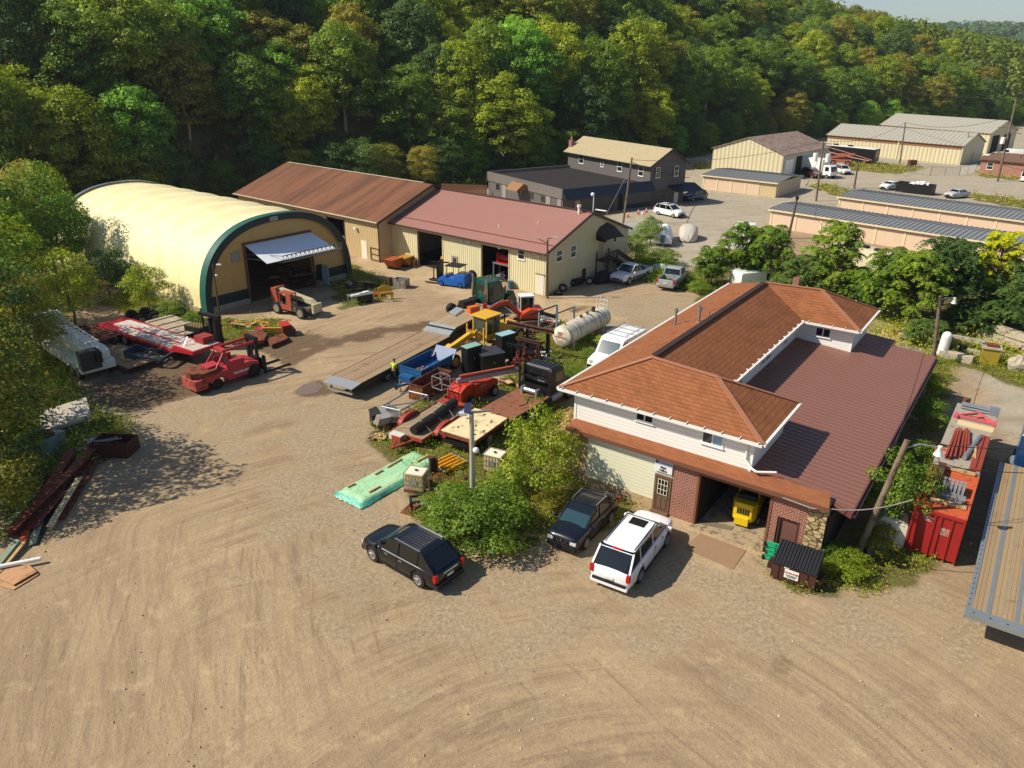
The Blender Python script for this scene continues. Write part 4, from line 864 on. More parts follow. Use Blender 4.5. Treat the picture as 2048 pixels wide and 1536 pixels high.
for i in range(1500):
    x = r.uniform(400, 1300); y = r.uniform(1030, 1420); f = math.exp(-((y-1330)/300)**2); z = 68*f*(.93+.05*sin(x*.011)+.02*sin(x*.037))-3
    q = project(Vector((x, y, z+8)))
    if not q or q[0] < 1820 or q[0] > 2120: continue
    R = r.uniform(6, 9); n = 60; dd = r.normal(size=(n, 3)); dd[:, 2] = np.abs(dd[:, 2]); dd /= np.linalg.norm(dd, axis=1, keepdims=True)
    vs.append(np.array([x, y, z+4])+dd*np.array([R, R, R*1.1])); nn_.append(dd+r.normal(size=(n, 3))*.3)
fm = leaf_mesh('distant_woods', np.concatenate(vs), np.concatenate(nn_), 3.4, 4); fm.materials.append(leafmat('distant_leaves', '33472a', '44562e', '4c5a34', per=0)); struct('distant_woods', fm, [], kind='stuff')
# understorey: scrub along the foot of the slope
vs = []; nn_ = []
for i in range(9000):
    x = rg.uniform(-115, 380); ty = float(toe_y(x)); y = ty+rg.uniform(-3.0, 12 if i % 3 else 75); z = float(hill_h(x, y)); q = project(Vector((x, y, z)))
    if not q or not (-40 < q[0] < 2090): continue
    h = rg.uniform(.6, 2.4)*(1 if y-ty < 12 else 1.7); n = 34; dd = r.normal(size=(n, 3)); dd[:, 2] = np.abs(dd[:, 2]); dd /= np.linalg.norm(dd, axis=1, keepdims=True)
    vs.append(np.array([x, y, z])+dd*np.array([h*.9, h*.9, h])*r.uniform(.6, 1, (n, 1))); nn_.append(dd+r.normal(size=(n, 3))*.4)
fm = leaf_mesh('undergrowth', np.concatenate(vs), np.concatenate(nn_), .6, 14); fm.materials.append(leafmat('scrub_leaves', '2f3f1a', '4c5a24', '66662c', per=0)); struct('undergrowth', fm, [], kind='stuff')
# ---- single trees and bushes by the yard: (photo foot px, proto, scale, height factor, name, label)
def at(name, px, py, key, s, sz, label, cat='tree', z=0, group=None):
    p = P(px, py, z); return plant(name, key, label, cat, p.x, p.y, z, s, sz, None, group)
YT = [(10, 905, 'n3', .95, 1.0, 'dark green tree at the left edge beside the concrete slab'), (-60, 960, 'n2', 1.3, 1.0, 'olive tree cut by the left edge, over the beam pile'),
 (-20, 800, 'n3', 1.15, 1.05, 'big dark tree at the left edge above the white crane truck'), (50, 745, 'n2', .85, 1.0, 'olive tree leaning over the cab of the white crane truck'),
 (90, 715, 'n1', .62, .95, 'yellow green sapling in front of the white crane truck'), (-40, 720, 'n0', 1.5, 1.0, 'tall green tree cut by the left edge, behind the crane truck'),
 (30, 655, 'n1', 1.15, .95, 'yellow green tree left of the loose willowy sapling'), (150, 650, 'n1', .75, 1.0, 'loose willowy yellow green sapling left of the red trailer'),
 (220, 590, 's5', 1.6, .9, 'dark bush left of the pale shelter cover'), (300, 618, 's0', 1.25, 1.05, 'yellow green sumac bush against the shelter side'),
 (40, 570, 'n0', 1.1, 1.0, 'green tree left of the shelter, above the loose sapling'), (130, 545, 'n3', 1.0, .9, 'dark tree touching the rear left of the shelter'), (-60, 600, 'n3', 1.6, 1.1, 'tall dark tree cut by the left edge beyond the yard'),
 (118, 562, 'n0', 1.1, 1.2, 'green sapling casting its shadow on the shelter'), (150, 545, 'n4', .85, 1.1, 'slender green sapling against the rear of the shelter side'), (255, 585, 's1', 1.1, .8, 'low green bush along the shelter side'), (95, 500, 'n2', 1.1, 1.1, 'olive tree behind the shelter rear left corner'),
 (345, 640, 's2', .8, .7, 'low bright shrub at the foot of the shelter side'), (385, 655, 's2', .7, .6, 'low bright shrub by the green shelter corner'), (180, 615, 's3', 1.2, .8, 'olive shrub behind the red trailer')]
YT += [(5, 985, 's5', 1.2, .8, 'dark bush at the foot of the left edge tree, beside the beams'), (15, 925, 's1', 1.2, .8, 'green bush left of the pale skip'), (-10, 1040, 's3', 1.6, .8, 'olive bush cut by the left edge beside the beams'), (238, 882, 's3', .5, .45, 'grassy weeds spilling behind the dark rusty bin')]
for px, py, k, s, sz, lab in YT: at('tree' if k[0] == 'n' else 'shrub', px, py, k, s, sz, lab, 'tree' if k[0] == 'n' else 'shrub')
for px, py, k, s, sz, lab in [(955, 1085, 's2', 1.5, .62, 'big rounded green bush around the concrete lamp pole'), (905, 1050, 's2', 1.15, .6, 'left lobe of green bush next to the blue steel frame'), (985, 1052, 's2', 1.05, .68, 'green bush right of the lamp pole'),
 (1078, 985, 's0', 1.25, 1.2, 'yellow green tree beside the cream truck bed'), (1020, 985, 's1', .8, .6, 'pale leaved shrub behind the lamp pole'), (1150, 930, 's4', 1.25, .8, 'dry tan seeding shrub at the office corner'), (1100, 1010, 's3', .6, .35, 'olive weeds between the bush and the office'),
 (1140, 860, 's3', .8, .5, 'olive shrub under the upper siding'), (1060, 830, 's2', .8, .5, 'green weeds between boom lift and black flatbed truck'), (1180, 720, 's1', .6, .5, 'shrub beside the tank'),
 (1140, 770, 's2', .9, .45, 'green weeds behind the black flatbed truck'), (1240, 690, 's3', .5, .4, 'weeds with yellow flowers below the tank'), (1205, 690, 's0', .55, .45, 'yellow flowering weeds under the tank end'),
 (1788, 1072, 's2', 1.15, 1.2, 'bright broad leaved tree between leaning pole and red container'), (1842, 868, 's2', .95, .8, 'bright sumac between lean-to roof and loaded container'), (1852, 790, 's0', .8, .7, 'yellowing bush at the lean-to roof edge'), (1822, 950, 's2', .9, .8, 'bright sumac sprout below the loaded container'),
 (1690, 1145, 's0', .7, .5, 'yellow green bush at the foot of the leaning pole'), (1748, 1108, 's3', .7, .7, 'bush with reels right of the leaning pole'), (1660, 1130, 's1', .6, .6, 'small bush by the stone pier steps'),
 (1270, 525, 's1', 1.1, .9, 'green bush behind the gable stair'), (1330, 530, 's2', 1.2, .5, 'low green thicket behind the white pickup'), (1400, 585, 's1', .8, .4, 'weeds right of the silver pickup'), (1300, 490, 's1', 1.2, .9, 'bush in front of the grey covered boat')]:
    at('bush' if sz < .9 else 'small_tree', px, py, k, s, sz, lab, 'bush' if sz < .9 else 'small tree')
# ---- sumac row: arching compound fronds
def sumac(name, seed, H, R, mk, nt=42):
    r = random.Random(seed); cs = []; ns = []; tips = []
    for i in range(nt):
        z = H*(.30+.66*(i+.5)/nt); rr = R*math.sqrt(max(.05, 1-((z-H*.5)/(H*.55))**2))*r.uniform(.35, .95); ph = i*2.4+r.uniform(-.5, .5)
        t = Vector((rr*cos(ph), rr*sin(ph), z)); tips.append(t)
        for j in range(11):
            a = j*.58+r.uniform(-.3, .3); L = r.uniform(.65, 1.0)*R*.38; d = Vector((cos(a), sin(a), 0)); el = r.uniform(.1, .75)
            for k in range(1, 9):
                s = k/8; p = t+d*L*s+Vector((0, 0, el*L*s-.9*L*s*s)); sd = d.cross(Vector((0, 0, 1)))
                for g in (-1, 1):
                    cs.append(p+sd*g*.13*(1.15-s*.6)); ns.append((d.x*.35+sd.x*g*.25, d.y*.35+sd.y*g*.25, 1.0))
    me = leaf_mesh('crown', np.array([tuple(c) for c in cs]), np.array(ns)+np.random.RandomState(seed).normal(size=(len(ns), 3))*.18, .34, seed, .42, .1); me.materials.append(FM[mk])
    m = MB(); rr2 = random.Random(seed+1)
    for k in range(3): m.tube([(rr2.uniform(-.3, .3), rr2.uniform(-.3, .3), -.2), tips[k*7].lerp(Vector((0, 0, H*.4)), .5), tips[k*7+3]], .07, 6)
    for tp in tips: m.cyl(tp.lerp(Vector((0, 0, tp.z*.55)), .7), tp, .03, n=4)
    tm = m.mesh('trunk'); tm.materials.append(BARK); PROTO[name] = (me, tm)
sumac('u0', 3, 6.5, 2.6, 'g'); sumac('u1', 5, 6.8, 2.4, 'g'); sumac('u2', 8, 6.2, 2.9, 'd', 46); sumac('u3', 9, 9, 2.0, 'gold', 46)
for px, py, k, s, sz, lab in [(1418, 572, 'u0', .78, .85, 'leftmost sumac of the row beside the silver pickup'), (1472, 572, 'u1', 1.0, 1.0, 'second sumac from the left, below the white camper'), (1530, 580, 'u0', 1.05, 1.0, 'sumac in the row just left of the tilted utility pole'), (1600, 600, 'u2', .85, .85, 'darker low sumac behind the office ridge'),
 (1655, 605, 'u1', 1.12, 1.08, 'broad sumac reaching up to the storage doors'), (1700, 615, 'u0', .8, .8, 'sumac beside the beige camper end'), (1765, 640, 'u0', 1.0, 1.05, 'sumac above the office chimney'), (1812, 655, 'u1', 1.05, 1.0, 'bright drooping sumac near the rear wing'), (1735, 625, 'u2', .7, .75, 'small dark sumac behind the office chimney'),
 (1870, 640, 'u2', 1.12, 1.12, 'dark feathery tree left of the golden tree'), (1915, 625, 'u2', 1.0, 1.0, 'dark feathery tree just behind the rear lamp pole'), (1965, 640, 'u3', 1.0, .95, 'golden yellow columnar tree behind the rear lamp pole'), (2015, 650, 'u2', .95, 1.05, 'dark feathery tree right of the golden tree'), (2055, 680, 'u2', 1.0, 1.0, 'dark feathery tree cut by the right edge'),
 (1850, 690, 'u2', .6, .6, 'low dark shrubby sumac left of the rear lamp pole'), (1930, 665, 'u2', .7, .55, 'low dark sumac right of the rear lamp pole'), (1990, 660, 'u2', .8, .6, 'low dark sumac above the stacked concrete beams')]:
    at('sumac_tree', px, py, k, s, sz, lab, 'tree')
# ---- grass, weeds and ground cover
def scatter(name, polys, dens, size, mk, seed, hmax=.25, label=None, up=.35):
    r = np.random.RandomState(seed); cs = []; ns = []
    for q in polys:
        q = np.array(q); x0, y0 = q.min(0); x1, y1 = q.max(0); n = int((x1-x0)*(y1-y0)*dens)
        X_ = r.uniform(x0, x1, n); Y_ = r.uniform(y0, y1, n); d = poly_d(X_, Y_, [tuple(k) for k in q]); k = (d+wob(X_, Y_, 1.0)*.7 > r.uniform(-.2, .5, n)) & (wob(X_+5, Y_, .5) > -.45+r.uniform(-.5, .3, n))
        X_ = X_[k]; Y_ = Y_[k]; cs.append(np.stack([X_, Y_, np.abs(r.normal(size=len(X_)))*hmax*.5*(1+wob(X_, Y_, .8))+.03], 1)); ns.append(r.normal(size=(len(X_), 3))*np.array([1, 1, .3])+np.array([0, 0, up]))
    me = leaf_mesh(name, np.concatenate(cs), np.concatenate(ns), size, seed, .35, .0); me.materials.append(mk if not isinstance(mk, str) else FM[mk]); return struct(name, me, [], kind='stuff')
GRASS = leafmat('grass_blades', '5f6328', '817c3c', '9b8c4c', per=0); GRASSG = leafmat('green_weeds', '46591f', '66752c', '848a3e', per=0)
scatter('dry_grass', VEG[:9]+[VEG[10]], 80, .13, GRASS, 31, .22)
scatter('weeds', [VEG[0], VEG[2], VEG[4], VEG[5], VEG[7], VEG[8], VEG[9], VEG[6]], 60, .165, GRASSG, 32, .5)
scatter('thicket', [pp((1700,660),(1790,640),(1860,690),(1870,730),(1800,700)), pp((1880,690),(1960,680),(2060,720),(2060,760),(1960,720)), pp((1440,590),(1560,560),(1700,600),(1760,650),(1640,640))], 110, .2, GR4, 33, 1.2, up=.9)
scatter('hill_scrub', [VEG[10], pp((1250,560),(1270,500),(1310,500),(1420,575),(1400,590))], 60, .23, GR1, 34, 1.0, up=.8)
scatter('verge_grass', VEG[11:14]+VEG[15:], 8, .45, GRASS, 35, .4)
# ================================================================= VEHICLES
def wheel(par, x, y, r, w=.24, rim=None, dual=False, n=20, hub=.62):
    s = 1 if y > 0 else -1; key = ('wheel', r, w, dual)
    if key not in MC:
        m = MB(); pr = [(-w/2, r*hub), (-w/2, r*.93), (-w*.36, r), (w*.36, r), (w/2, r*.93), (w/2, r*hub)]
        for o in ((0,) if not dual else (0, -w*1.15)):
            rings = [[Vector((rr*cos(2*pi*i/n), yy+o, rr*sin(2*pi*i/n))) for i in range(n)] for yy, rr in pr]; m.loft(rings)
        a = m.mesh('tyre'); a.materials.append(RUBBER)
        m = MB(); R = r*hub
        m.cyl((0, w*.5-.015, 0), (0, w*.5+.004, 0), R, n=n)
        m.cyl((0, w*.5, 0), (0, w*.5+.035, 0), R*.25, n=10)
        for i in range(5):
            t = 2*pi*i/5; m.bar((R*.2*cos(t), w*.5+.012, R*.2*sin(t)), (R*.94*cos(t), w*.5+.012, R*.94*sin(t)), R*.24, .02, (0, 1, 0))
        m.loft([[Vector((rr*cos(2*pi*i/n), yy, rr*sin(2*pi*i/n))) for i in range(n)] for yy, rr in ((w*.5+.003, R), (w*.5+.03, R*.99), (w*.5+.03, R*.9), (w*.5+.003, R*.88))], caps=False)
        MC[key] = (a, m)
        for k in ('a',): pass
    a, m = MC[key]; rim = rim or RIM; rk = ('rim', key, rim.name)
    if rk not in MC:
        b = m.mesh('rim'); b.materials.append(rim); MC[rk] = b
    o = bpy.data.objects.new('wheel', a); C.objects.link(o); o.parent = par; o.location = (x, y-s*w/2*0, r)
    if s < 0: o.rotation_euler = (0, 0, pi)
    q = bpy.data.objects.new('rim', MC[rk]); C.objects.link(q); q.parent = o; return o
def station_ring(x, w, zb, zs, zt, n=6):
    """half-symmetric body section"""
    pts = [(-w*.86, zb), (-w*.97, zb+.07), (-w, zb+(zs-zb)*.45), (-w*.985, zs-.10), (-w*.93, zs-.015), (-w*.80, zs+(zt-zs)*.55), (-w*.4, zt)]
    pts += [(0, zt+.008)] + [(-a, b) for a, b in reversed(pts)]
    return [Vector((x, a, b)) for a, b in pts]
def boolean_cut(me, cutters):
    o = bpy.data.objects.new('t', me); C.objects.link(o); cs = []; sm = o.modifiers.new('s', 'SUBSURF'); sm.levels = 2
    for cm in cutters:
        c = bpy.data.objects.new('c', cm); C.objects.link(c); cs.append(c); md = o.modifiers.new('b', 'BOOLEAN'); md.operation = 'DIFFERENCE'; md.object = c; md.solver = 'EXACT'
    bpy.context.view_layer.update(); nm = bpy.data.meshes.new_from_object(o.evaluated_get(bpy.context.evaluated_depsgraph_get()))
    for q in cs+[o]: bpy.data.objects.remove(q)
    return nm
BLKP = mat('black_plastic', '15161a', .55, 0, .1, 2); SEAT = mat('car_interior', '1e1c1c', .8)
def car(name, label, cat, loc, rz, col, L=4.7, W=1.86, Hh=1.7, wb=2.75, r=.36, kind='suv', rail=True, rimc=None, detail=True, hood=1.05, belt=1.0, cladding=None, group=None, roofc=None, sunroof=False, tail=.72):
    t = thing(name, label, cat, loc, rz, group); w = W/2; fo = (L-wb)*.46; xf = wb/2+fo; xr = -(L-xf); pm_ = paint(col) if isinstance(col, str) else col
    zb = .24 if kind != 'pickup' else .38
    zh = hood; bz = belt
    if kind == 'pickup':
        st = [(xf, w*.82, zb+.12, zh-.32, zh-.28), (xf-.08, w*.93, zb+.02, zh-.14, zh-.08), (xf-.5, w*.98, zb, zh-.06, zh+.03), (xf-1.25, w, zb, zh, zh+.07), (xf-1.5, w, zb, bz, zh+.09), (xf-1.6, w, zb, bz+.02, bz+.06), (.0, w, zb, bz+.03, bz+.06), (xr+.1, w, zb, bz+.03, bz+.05), (xr, w*.97, zb+.12, bz, bz+.02)]
    else:
        st = [(xf, w*.74, zb+.16, zh-.36, zh-.30), (xf-.07, w*.88, zb+.03, zh-.2, zh-.12), (xf-.4, w*.96, zb, zh-.1, zh-.01), (xf-1.05, w, zb, zh-.02, zh+.06), (xf-1.25, w, zb, bz, zh+.08), (.2, w, zb, bz+.03, bz+.08), (xr+.9, w, zb, bz+.07, bz+.1), (xr+.12, w*.95, zb+.02, bz+.06, bz+.09), (xr, w*.88, zb+.2, bz-.12, bz-.06)]
    m = MB(); m.loft([station_ring(*s) for s in st]); me = m.mesh('body')
    bm = bmesh.new(); bm.from_mesh(me); bmesh.ops.recalc_face_normals(bm, faces=bm.faces); bm.to_mesh(me); bm.free()
    if detail or kind == 'pickup':
        cut = []
        for xx in (wb/2, -wb/2):
            c = MB().cyl((xx, -w-.2, r), (xx, -w+.34, r), r*1.16, n=24).mesh('c'); cut.append(c); cut.append(MB().cyl((xx, w-.34, r), (xx, w+.2, r), r*1.16, n=24).mesh('c'))
        if kind == 'pickup': cut.append(MB().box(xr+.09, -wb*.5+.98, -w*.82, w*.82, .72, 2).mesh('c'))
        bx = xr+.09; me = boolean_cut(me, cut)
    b = obj('body', me, pm_, t, smooth=38, fixn=False)
    if not len(me.materials): me.materials.append(pm_)
    # greenhouse
    zr = Hh
    if kind == 'pickup': g = (xf-1.45, xf-2.15, -wb*.5+1.25, -wb*.5+1.05)
    elif kind == 'sedan': g = (xf-1.15, xf-1.95, xr+1.5, xr+.75)
    else: g = (xf-1.02, xf-2.0, xr+tail, xr+.14)
    x0, x1, x2, x3 = g; wr = w*.77; wbt = w*.93; z0 = bz+.03
    gl = MB().loft([[Vector((x3, -wbt*.95, z0)), Vector((x0, -wbt*.92, z0)), Vector((x0, wbt*.92, z0)), Vector((x3, wbt*.95, z0))], [Vector((x2+.02, -wr*1.02, zr-.06)), Vector((x1-.02, -wr*1.0, zr-.06)), Vector((x1-.02, wr*1.0, zr-.06)), Vector((x2+.02, wr*1.02, zr-.06))]])
    obj('side_glass', gl, GLC, t)
    if detail: obj('windscreen', MB().add([(x0+.012, -wbt*.84, z0+.05), (x0+.012, wbt*.84, z0+.05), (x1+.0, wr*.9, zr-.1), (x1+.0, -wr*.9, zr-.1)], [(0, 1, 2, 3)]), GLB, t, fixn=False)
    xa, xb = x1+.06, x2-.05; rm = MB(); rg_ = []; ns_ = 12
    for i in range(ns_+1):
        u = i/ns_; xx = xa+(xb-xa)*u; e_ = min(1, u*ns_/2.2, (1-u)*ns_/2.2); hh = (zr-.085)+(.085)*math.sqrt(max(0, 1-(1-e_)**2))-.02*(2*u-1)**2; ww = wr*(.96+.04*e_)+.02
        rg_.append([Vector((xx, ww*math.copysign(abs(cos(a_))**.55, cos(a_)), (zr-.10)+(hh-zr+.10)*(sin(a_)**.45 if sin(a_) > 0 else 0))) for a_ in [pi*j/12 for j in range(13)]])
    rm.loft(rg_, closed=False, caps=False)
    obj('roof', rm, roofc or pm_, t, smooth=50)
    pl = MB()
    for s in (-1, 1):
        A = lambda x, k: Vector((x, s*wbt*.94, z0)).lerp(Vector((x+(k-x)*1.0, s*wr*1.02, zr-.07)), 1)
        pl.bar((x0+.02, s*wbt*.91, z0), (x1+.03, s*wr*1.0, zr-.06), .05, .06)
        pl.bar((x3-.0, s*wbt*.94, z0), (x2-.0, s*wr*1.02, zr-.06), .08, .06)
        n = 1 if kind in ('pickup', 'sedan') else 2
        if kind == 'pickup': xs_ = [(x0+x3)/2-.1]
        elif kind == 'sedan': xs_ = [(x0+x3)/2]
        else: xs_ = [x0-(x0-x3)*.40, x0-(x0-x3)*.72]
        for q in xs_: pl.bar((q, s*(wbt*.952), z0), (q-.04, s*(wr*1.03), zr-.06), .045, .035)
        pl.bar((x0+.02, s*wbt*.93, z0+.0), (x3, s*wbt*.96, z0), .06, .05)
    obj('pillars', pl, pm_, t)
    if rail and kind == 'suv':
        for s in (-1, 1): obj('roof_rail', MB().bar((x1-.25, s*wr*.93, zr+.03), (x2+.2, s*wr*.95, zr+.03), .04, .05), BLKP if not isinstance(rail, str) else mat(rail, 'b0b2b4', .3, .8), t)
    if sunroof: obj('sunroof', MB().box(x1-.9, x1-.3, -wr*.5, wr*.5, zr-.01, zr+.012), GLC, t)
    for xx in (wb/2, -wb/2):
        for s in (-1, 1): wheel(t, xx, s*(w-.13), r, .24, rimc)
    # bumpers, lamps, grille, mirrors, handles, plates
    obj('front_bumper', MB().box(xf-.25, xf+.03, -w*.84, w*.84, zb+.02, zb+.26), cladding or (BLKP if kind != 'pickup' else CHROME), t, bevel=.04)
    obj('rear_bumper', MB().box(xr-.05, xr+.2, -w*.88, w*.88, zb+.05, zb+.27), cladding or (pm_ if kind != 'pickup' else CHROME), t, bevel=.04)
    obj('grille', MB().box(xf-.04, xf+.015, -w*.42, w*.42, zh-.62, zh-.36), BLKP, t); 
    for s in (-1, 1):
        obj('headlight', MB().box(xf-.22, xf-.0, s*w*.66-.16, s*w*.66+.16, zh-.45, zh-.28), LENS, t, bevel=.03)
        obj('tail_light', MB().box(xr-.01, xr+.16, s*w*.86-.09, s*w*.86+.09, bz-.32, bz+.02), REDL, t, bevel=.02)
        obj('mirror', MB().box(x0-.35, x0-.2, s*(w+.1)-.1, s*(w+.1)+.1, z0, z0+.16), pm_, t, bevel=.03)
        if detail:
            obj('sill_trim', MB().box(-wb/2+r*1.15, wb/2-r*1.15, s*w*.95-.03, s*w*.95+.03, zb-.02, zb+.10), BLKP, t)
            for q in (x0-.85, x0-1.75)[:1 if kind == 'pickup' else 2]: obj('door_handle', MB().box(q-.1, q+.1, s*w*.985-.02, s*w*.985+.02, bz-.13, bz-.09), CHROME, t)
            dl = MB()
            for q in (x0-.2, x0-(x0-x3)*.40, x0-(x0-x3)*.72): dl.box(q-.006, q+.006, s*w*.992-.01, s*w*.992+.01, zb+.15, bz-.05)
            obj('door_seam', dl, BLKP, t)
    obj('number_plate', MB().box(xr-.03, xr-.005, -.2, .2, zb+.42, zb+.54), mat('plate', 'd8d4c0', .5), t)
    if kind != 'pickup': obj('rear_window', MB().add([(x3-.015, -wbt*.78, z0+.08), (x3-.015, wbt*.78, z0+.08), (x2-.012, wr*.84, zr-.12), (x2-.012, -wr*.84, zr-.12)], [(0, 1, 2, 3)]), GLC, t, fixn=False)
    else:
        obj('bed_liner', MB().box(xr+.1, -wb*.5+.97, -w*.81, w*.81, .7, .73), BLKP, t); obj('rear_window', MB().add([(x3-.02, -wbt*.7, z0+.08), (x3-.02, wbt*.7, z0+.08), (x2-.012, wr*.8, zr-.12), (x2-.012, -wr*.8, zr-.12)], [(0, 1, 2, 3)]), GLC, t, fixn=False)
    return t, dict(xf=xf, xr=xr, w=w, x0=x0, x1=x1, x2=x2, x3=x3, wr=wr, zr=zr, z0=z0, bz=bz, zb=zb)
def wpos(front, rear, side, W, wb=None, z=0):
    """centre and heading from the ground contacts of the two visible wheels; side +1 = the left wheels show"""
    f = P(*front, z); r = P(*rear, z); h = hd(r, f); c = mid(f, r); n = Vector((-sin(h), cos(h), 0))
    return c-n*side*(W/2-.13), h
loc, h = wpos((750, 1121), (839.5, 1172), 1, 2.0)
bs, k = car('suv', 'black SUV with ribbed roof parked by the round green bush', 'car', loc, h, '0d0f16', 4.95, 2.0, 1.74, 3.0, .41, rail='silver_rail', tail=.9, group='cars parked in front of the office')
m = MB()
for i in range(8):
    y = -.52+i*.15; m.box(k['x2']+.35, k['x1']-.45, y-.02, y+.02, k['zr']-.0, k['zr']+.018)
obj('roof_rib', m, paint('2a2d35'), bs); obj('tailgate_bar', MB().box(k['xr']-.045, k['xr']-.0, -.45, .45, .93, .98), CHROME, bs)
loc, h = wpos((1167, 1099), (1219, 1044), 1, 1.84)
cr, k = car('crossover', 'shiny dark navy crossover with silver roof rails facing the yard', 'car', loc, h, '10141d', 4.69, 1.84, 1.68, 2.7, .37, tail=1.15, rail='silver_rail', sunroof=True, group='cars parked in front of the office')
obj('emblem', MB().cyl((k['xf']+.01, 0, .72), (k['xf']+.05, 0, .72), .07), CHROME, cr, smooth=True); obj('grille_chrome', MB().bar((k['xf']+.03, -.3, .8), (k['xf']+.03, -.12, .6), .03, .05).bar((k['xf']+.03, .3, .8), (k['xf']+.03, .12, .6), .03, .05), CHROME, cr)
loc, h = wpos((1330, 1090), (1274, 1167), -1, 2.04)
ws_, k = car('suv', 'long white SUV with sunroof and dark side glass parked nose to the office', 'car', loc, h, 'e9eaea', 5.7, 2.04, 1.9, 3.25, .41, hood=1.15, belt=1.1, sunroof=True, group='cars parked in front of the office')
obj('third_brake_light', MB().box(k['x2']-.03, k['x2']+.06, -.25, .25, k['zr']-.07, k['zr']-.02), REDL, ws_); obj('step_bumper', MB().box(k['xr']-.08, k['xr']+.02, -.8, .8, .5, .6), BLKP, ws_)
SILV = mat('silver_cladding', '55585a', .6)
loc, h = wpos((1258, 569), (1291.5, 557.5), 1, 2.0)
av, k = car('pickup_truck', 'white crew pickup with grey lower cladding parked by the gable stair', 'pickup', loc, h, 'd3d6d6', 5.6, 2.0, 1.86, 3.3, .40, kind='pickup', hood=1.1, belt=1.1, cladding=SILV, group='pickups by the metal workshop')
for s in (-1, 1): obj('cladding', MB().box(-1.1, 1.1, s*.985-.03, s*.985+.03, .38, .75), SILV, av)
for s in (-1, 1): obj('sail_panel', MB().prism([(k['x3']+.05, 1.1), (k['x3']-.9, 1.1), (k['x2']+.0, 1.75)], 'y', s*.84-.04, s*.84+.04), BLKP, av)
loc, h = wpos((1372, 562.5), (1352, 579.5), -1, 2.0)
car('pickup_truck', 'silver pickup with empty black bed, tail towards the yard', 'pickup', loc, h, '9a9da0', 5.8, 2.0, 1.9, 3.6, .42, kind='pickup', hood=1.2, belt=1.18, group='pickups by the metal workshop')
loc, h = wpos((1346.5, 436), (1316.5, 429.5), -1, 1.94)
car('suv', 'white SUV parked by the traffic cones at the dark building', 'car', loc, h, 'e4e4e2', 4.9, 1.94, 1.75, 2.95, .38, detail=False, sunroof=True, group='cars on the far lot')
def cpos(front, rear): f = P(*front); r = P(*rear); return mid(f, r), hd(r, f)
loc, h = cpos((1372, 403), (1403, 398)); car('suv', 'dark blue SUV beside the awning of the grey house', 'car', loc, h, '1c3040', 4.8, 1.9, 1.7, 2.9, .38, detail=False, group='cars on the far lot')
loc, h = cpos((1637, 358), (1608, 351)); car('suv', 'maroon SUV in front of the white box truck', 'car', loc, h, '4a1a20', 4.9, 1.9, 1.8, 2.9, .38, detail=False, group='cars on the far lot')
loc, h = cpos((1694, 350), (1674, 344)); car('suv', 'white SUV behind the cab of the box truck', 'car', loc, h, 'd8d8d4', 4.8, 1.9, 1.75, 2.9, .38, detail=False, group='cars on the far lot')
loc, h = cpos((1764, 381), (1793, 377)); car('sedan', 'white hatchback beside the black waste container', 'car', loc, h, 'e0e0dc', 4.5, 1.8, 1.5, 2.7, .33, 'sedan', detail=False, group='cars on the far lot')
loc, h = cpos((1896, 397), (1927, 394)); car('sedan', 'silver car next to the orange cone behind the storage rows', 'car', loc, h, 'b4b6b6', 4.6, 1.8, 1.5, 2.7, .33, 'sedan', detail=False, group='cars on the far lot')
loc, h = cpos((1972, 318), (2012, 322)); car('pickup_truck', 'white pickup outside the open bays of the far warehouse', 'pickup', loc, h, 'd8d4c8', 5.8, 2.0, 1.85, 3.5, .4, 'pickup', detail=False, hood=1.15, belt=1.1, group='cars on the far lot')
loc, h = cpos((2060, 352), (2042, 372)); car('suv', 'white vehicle cut by the right edge on the far lot', 'car', loc, h, 'dcdcd8', 5.0, 1.9, 2.0, 3.0, .38, detail=False, group='cars on the far lot')
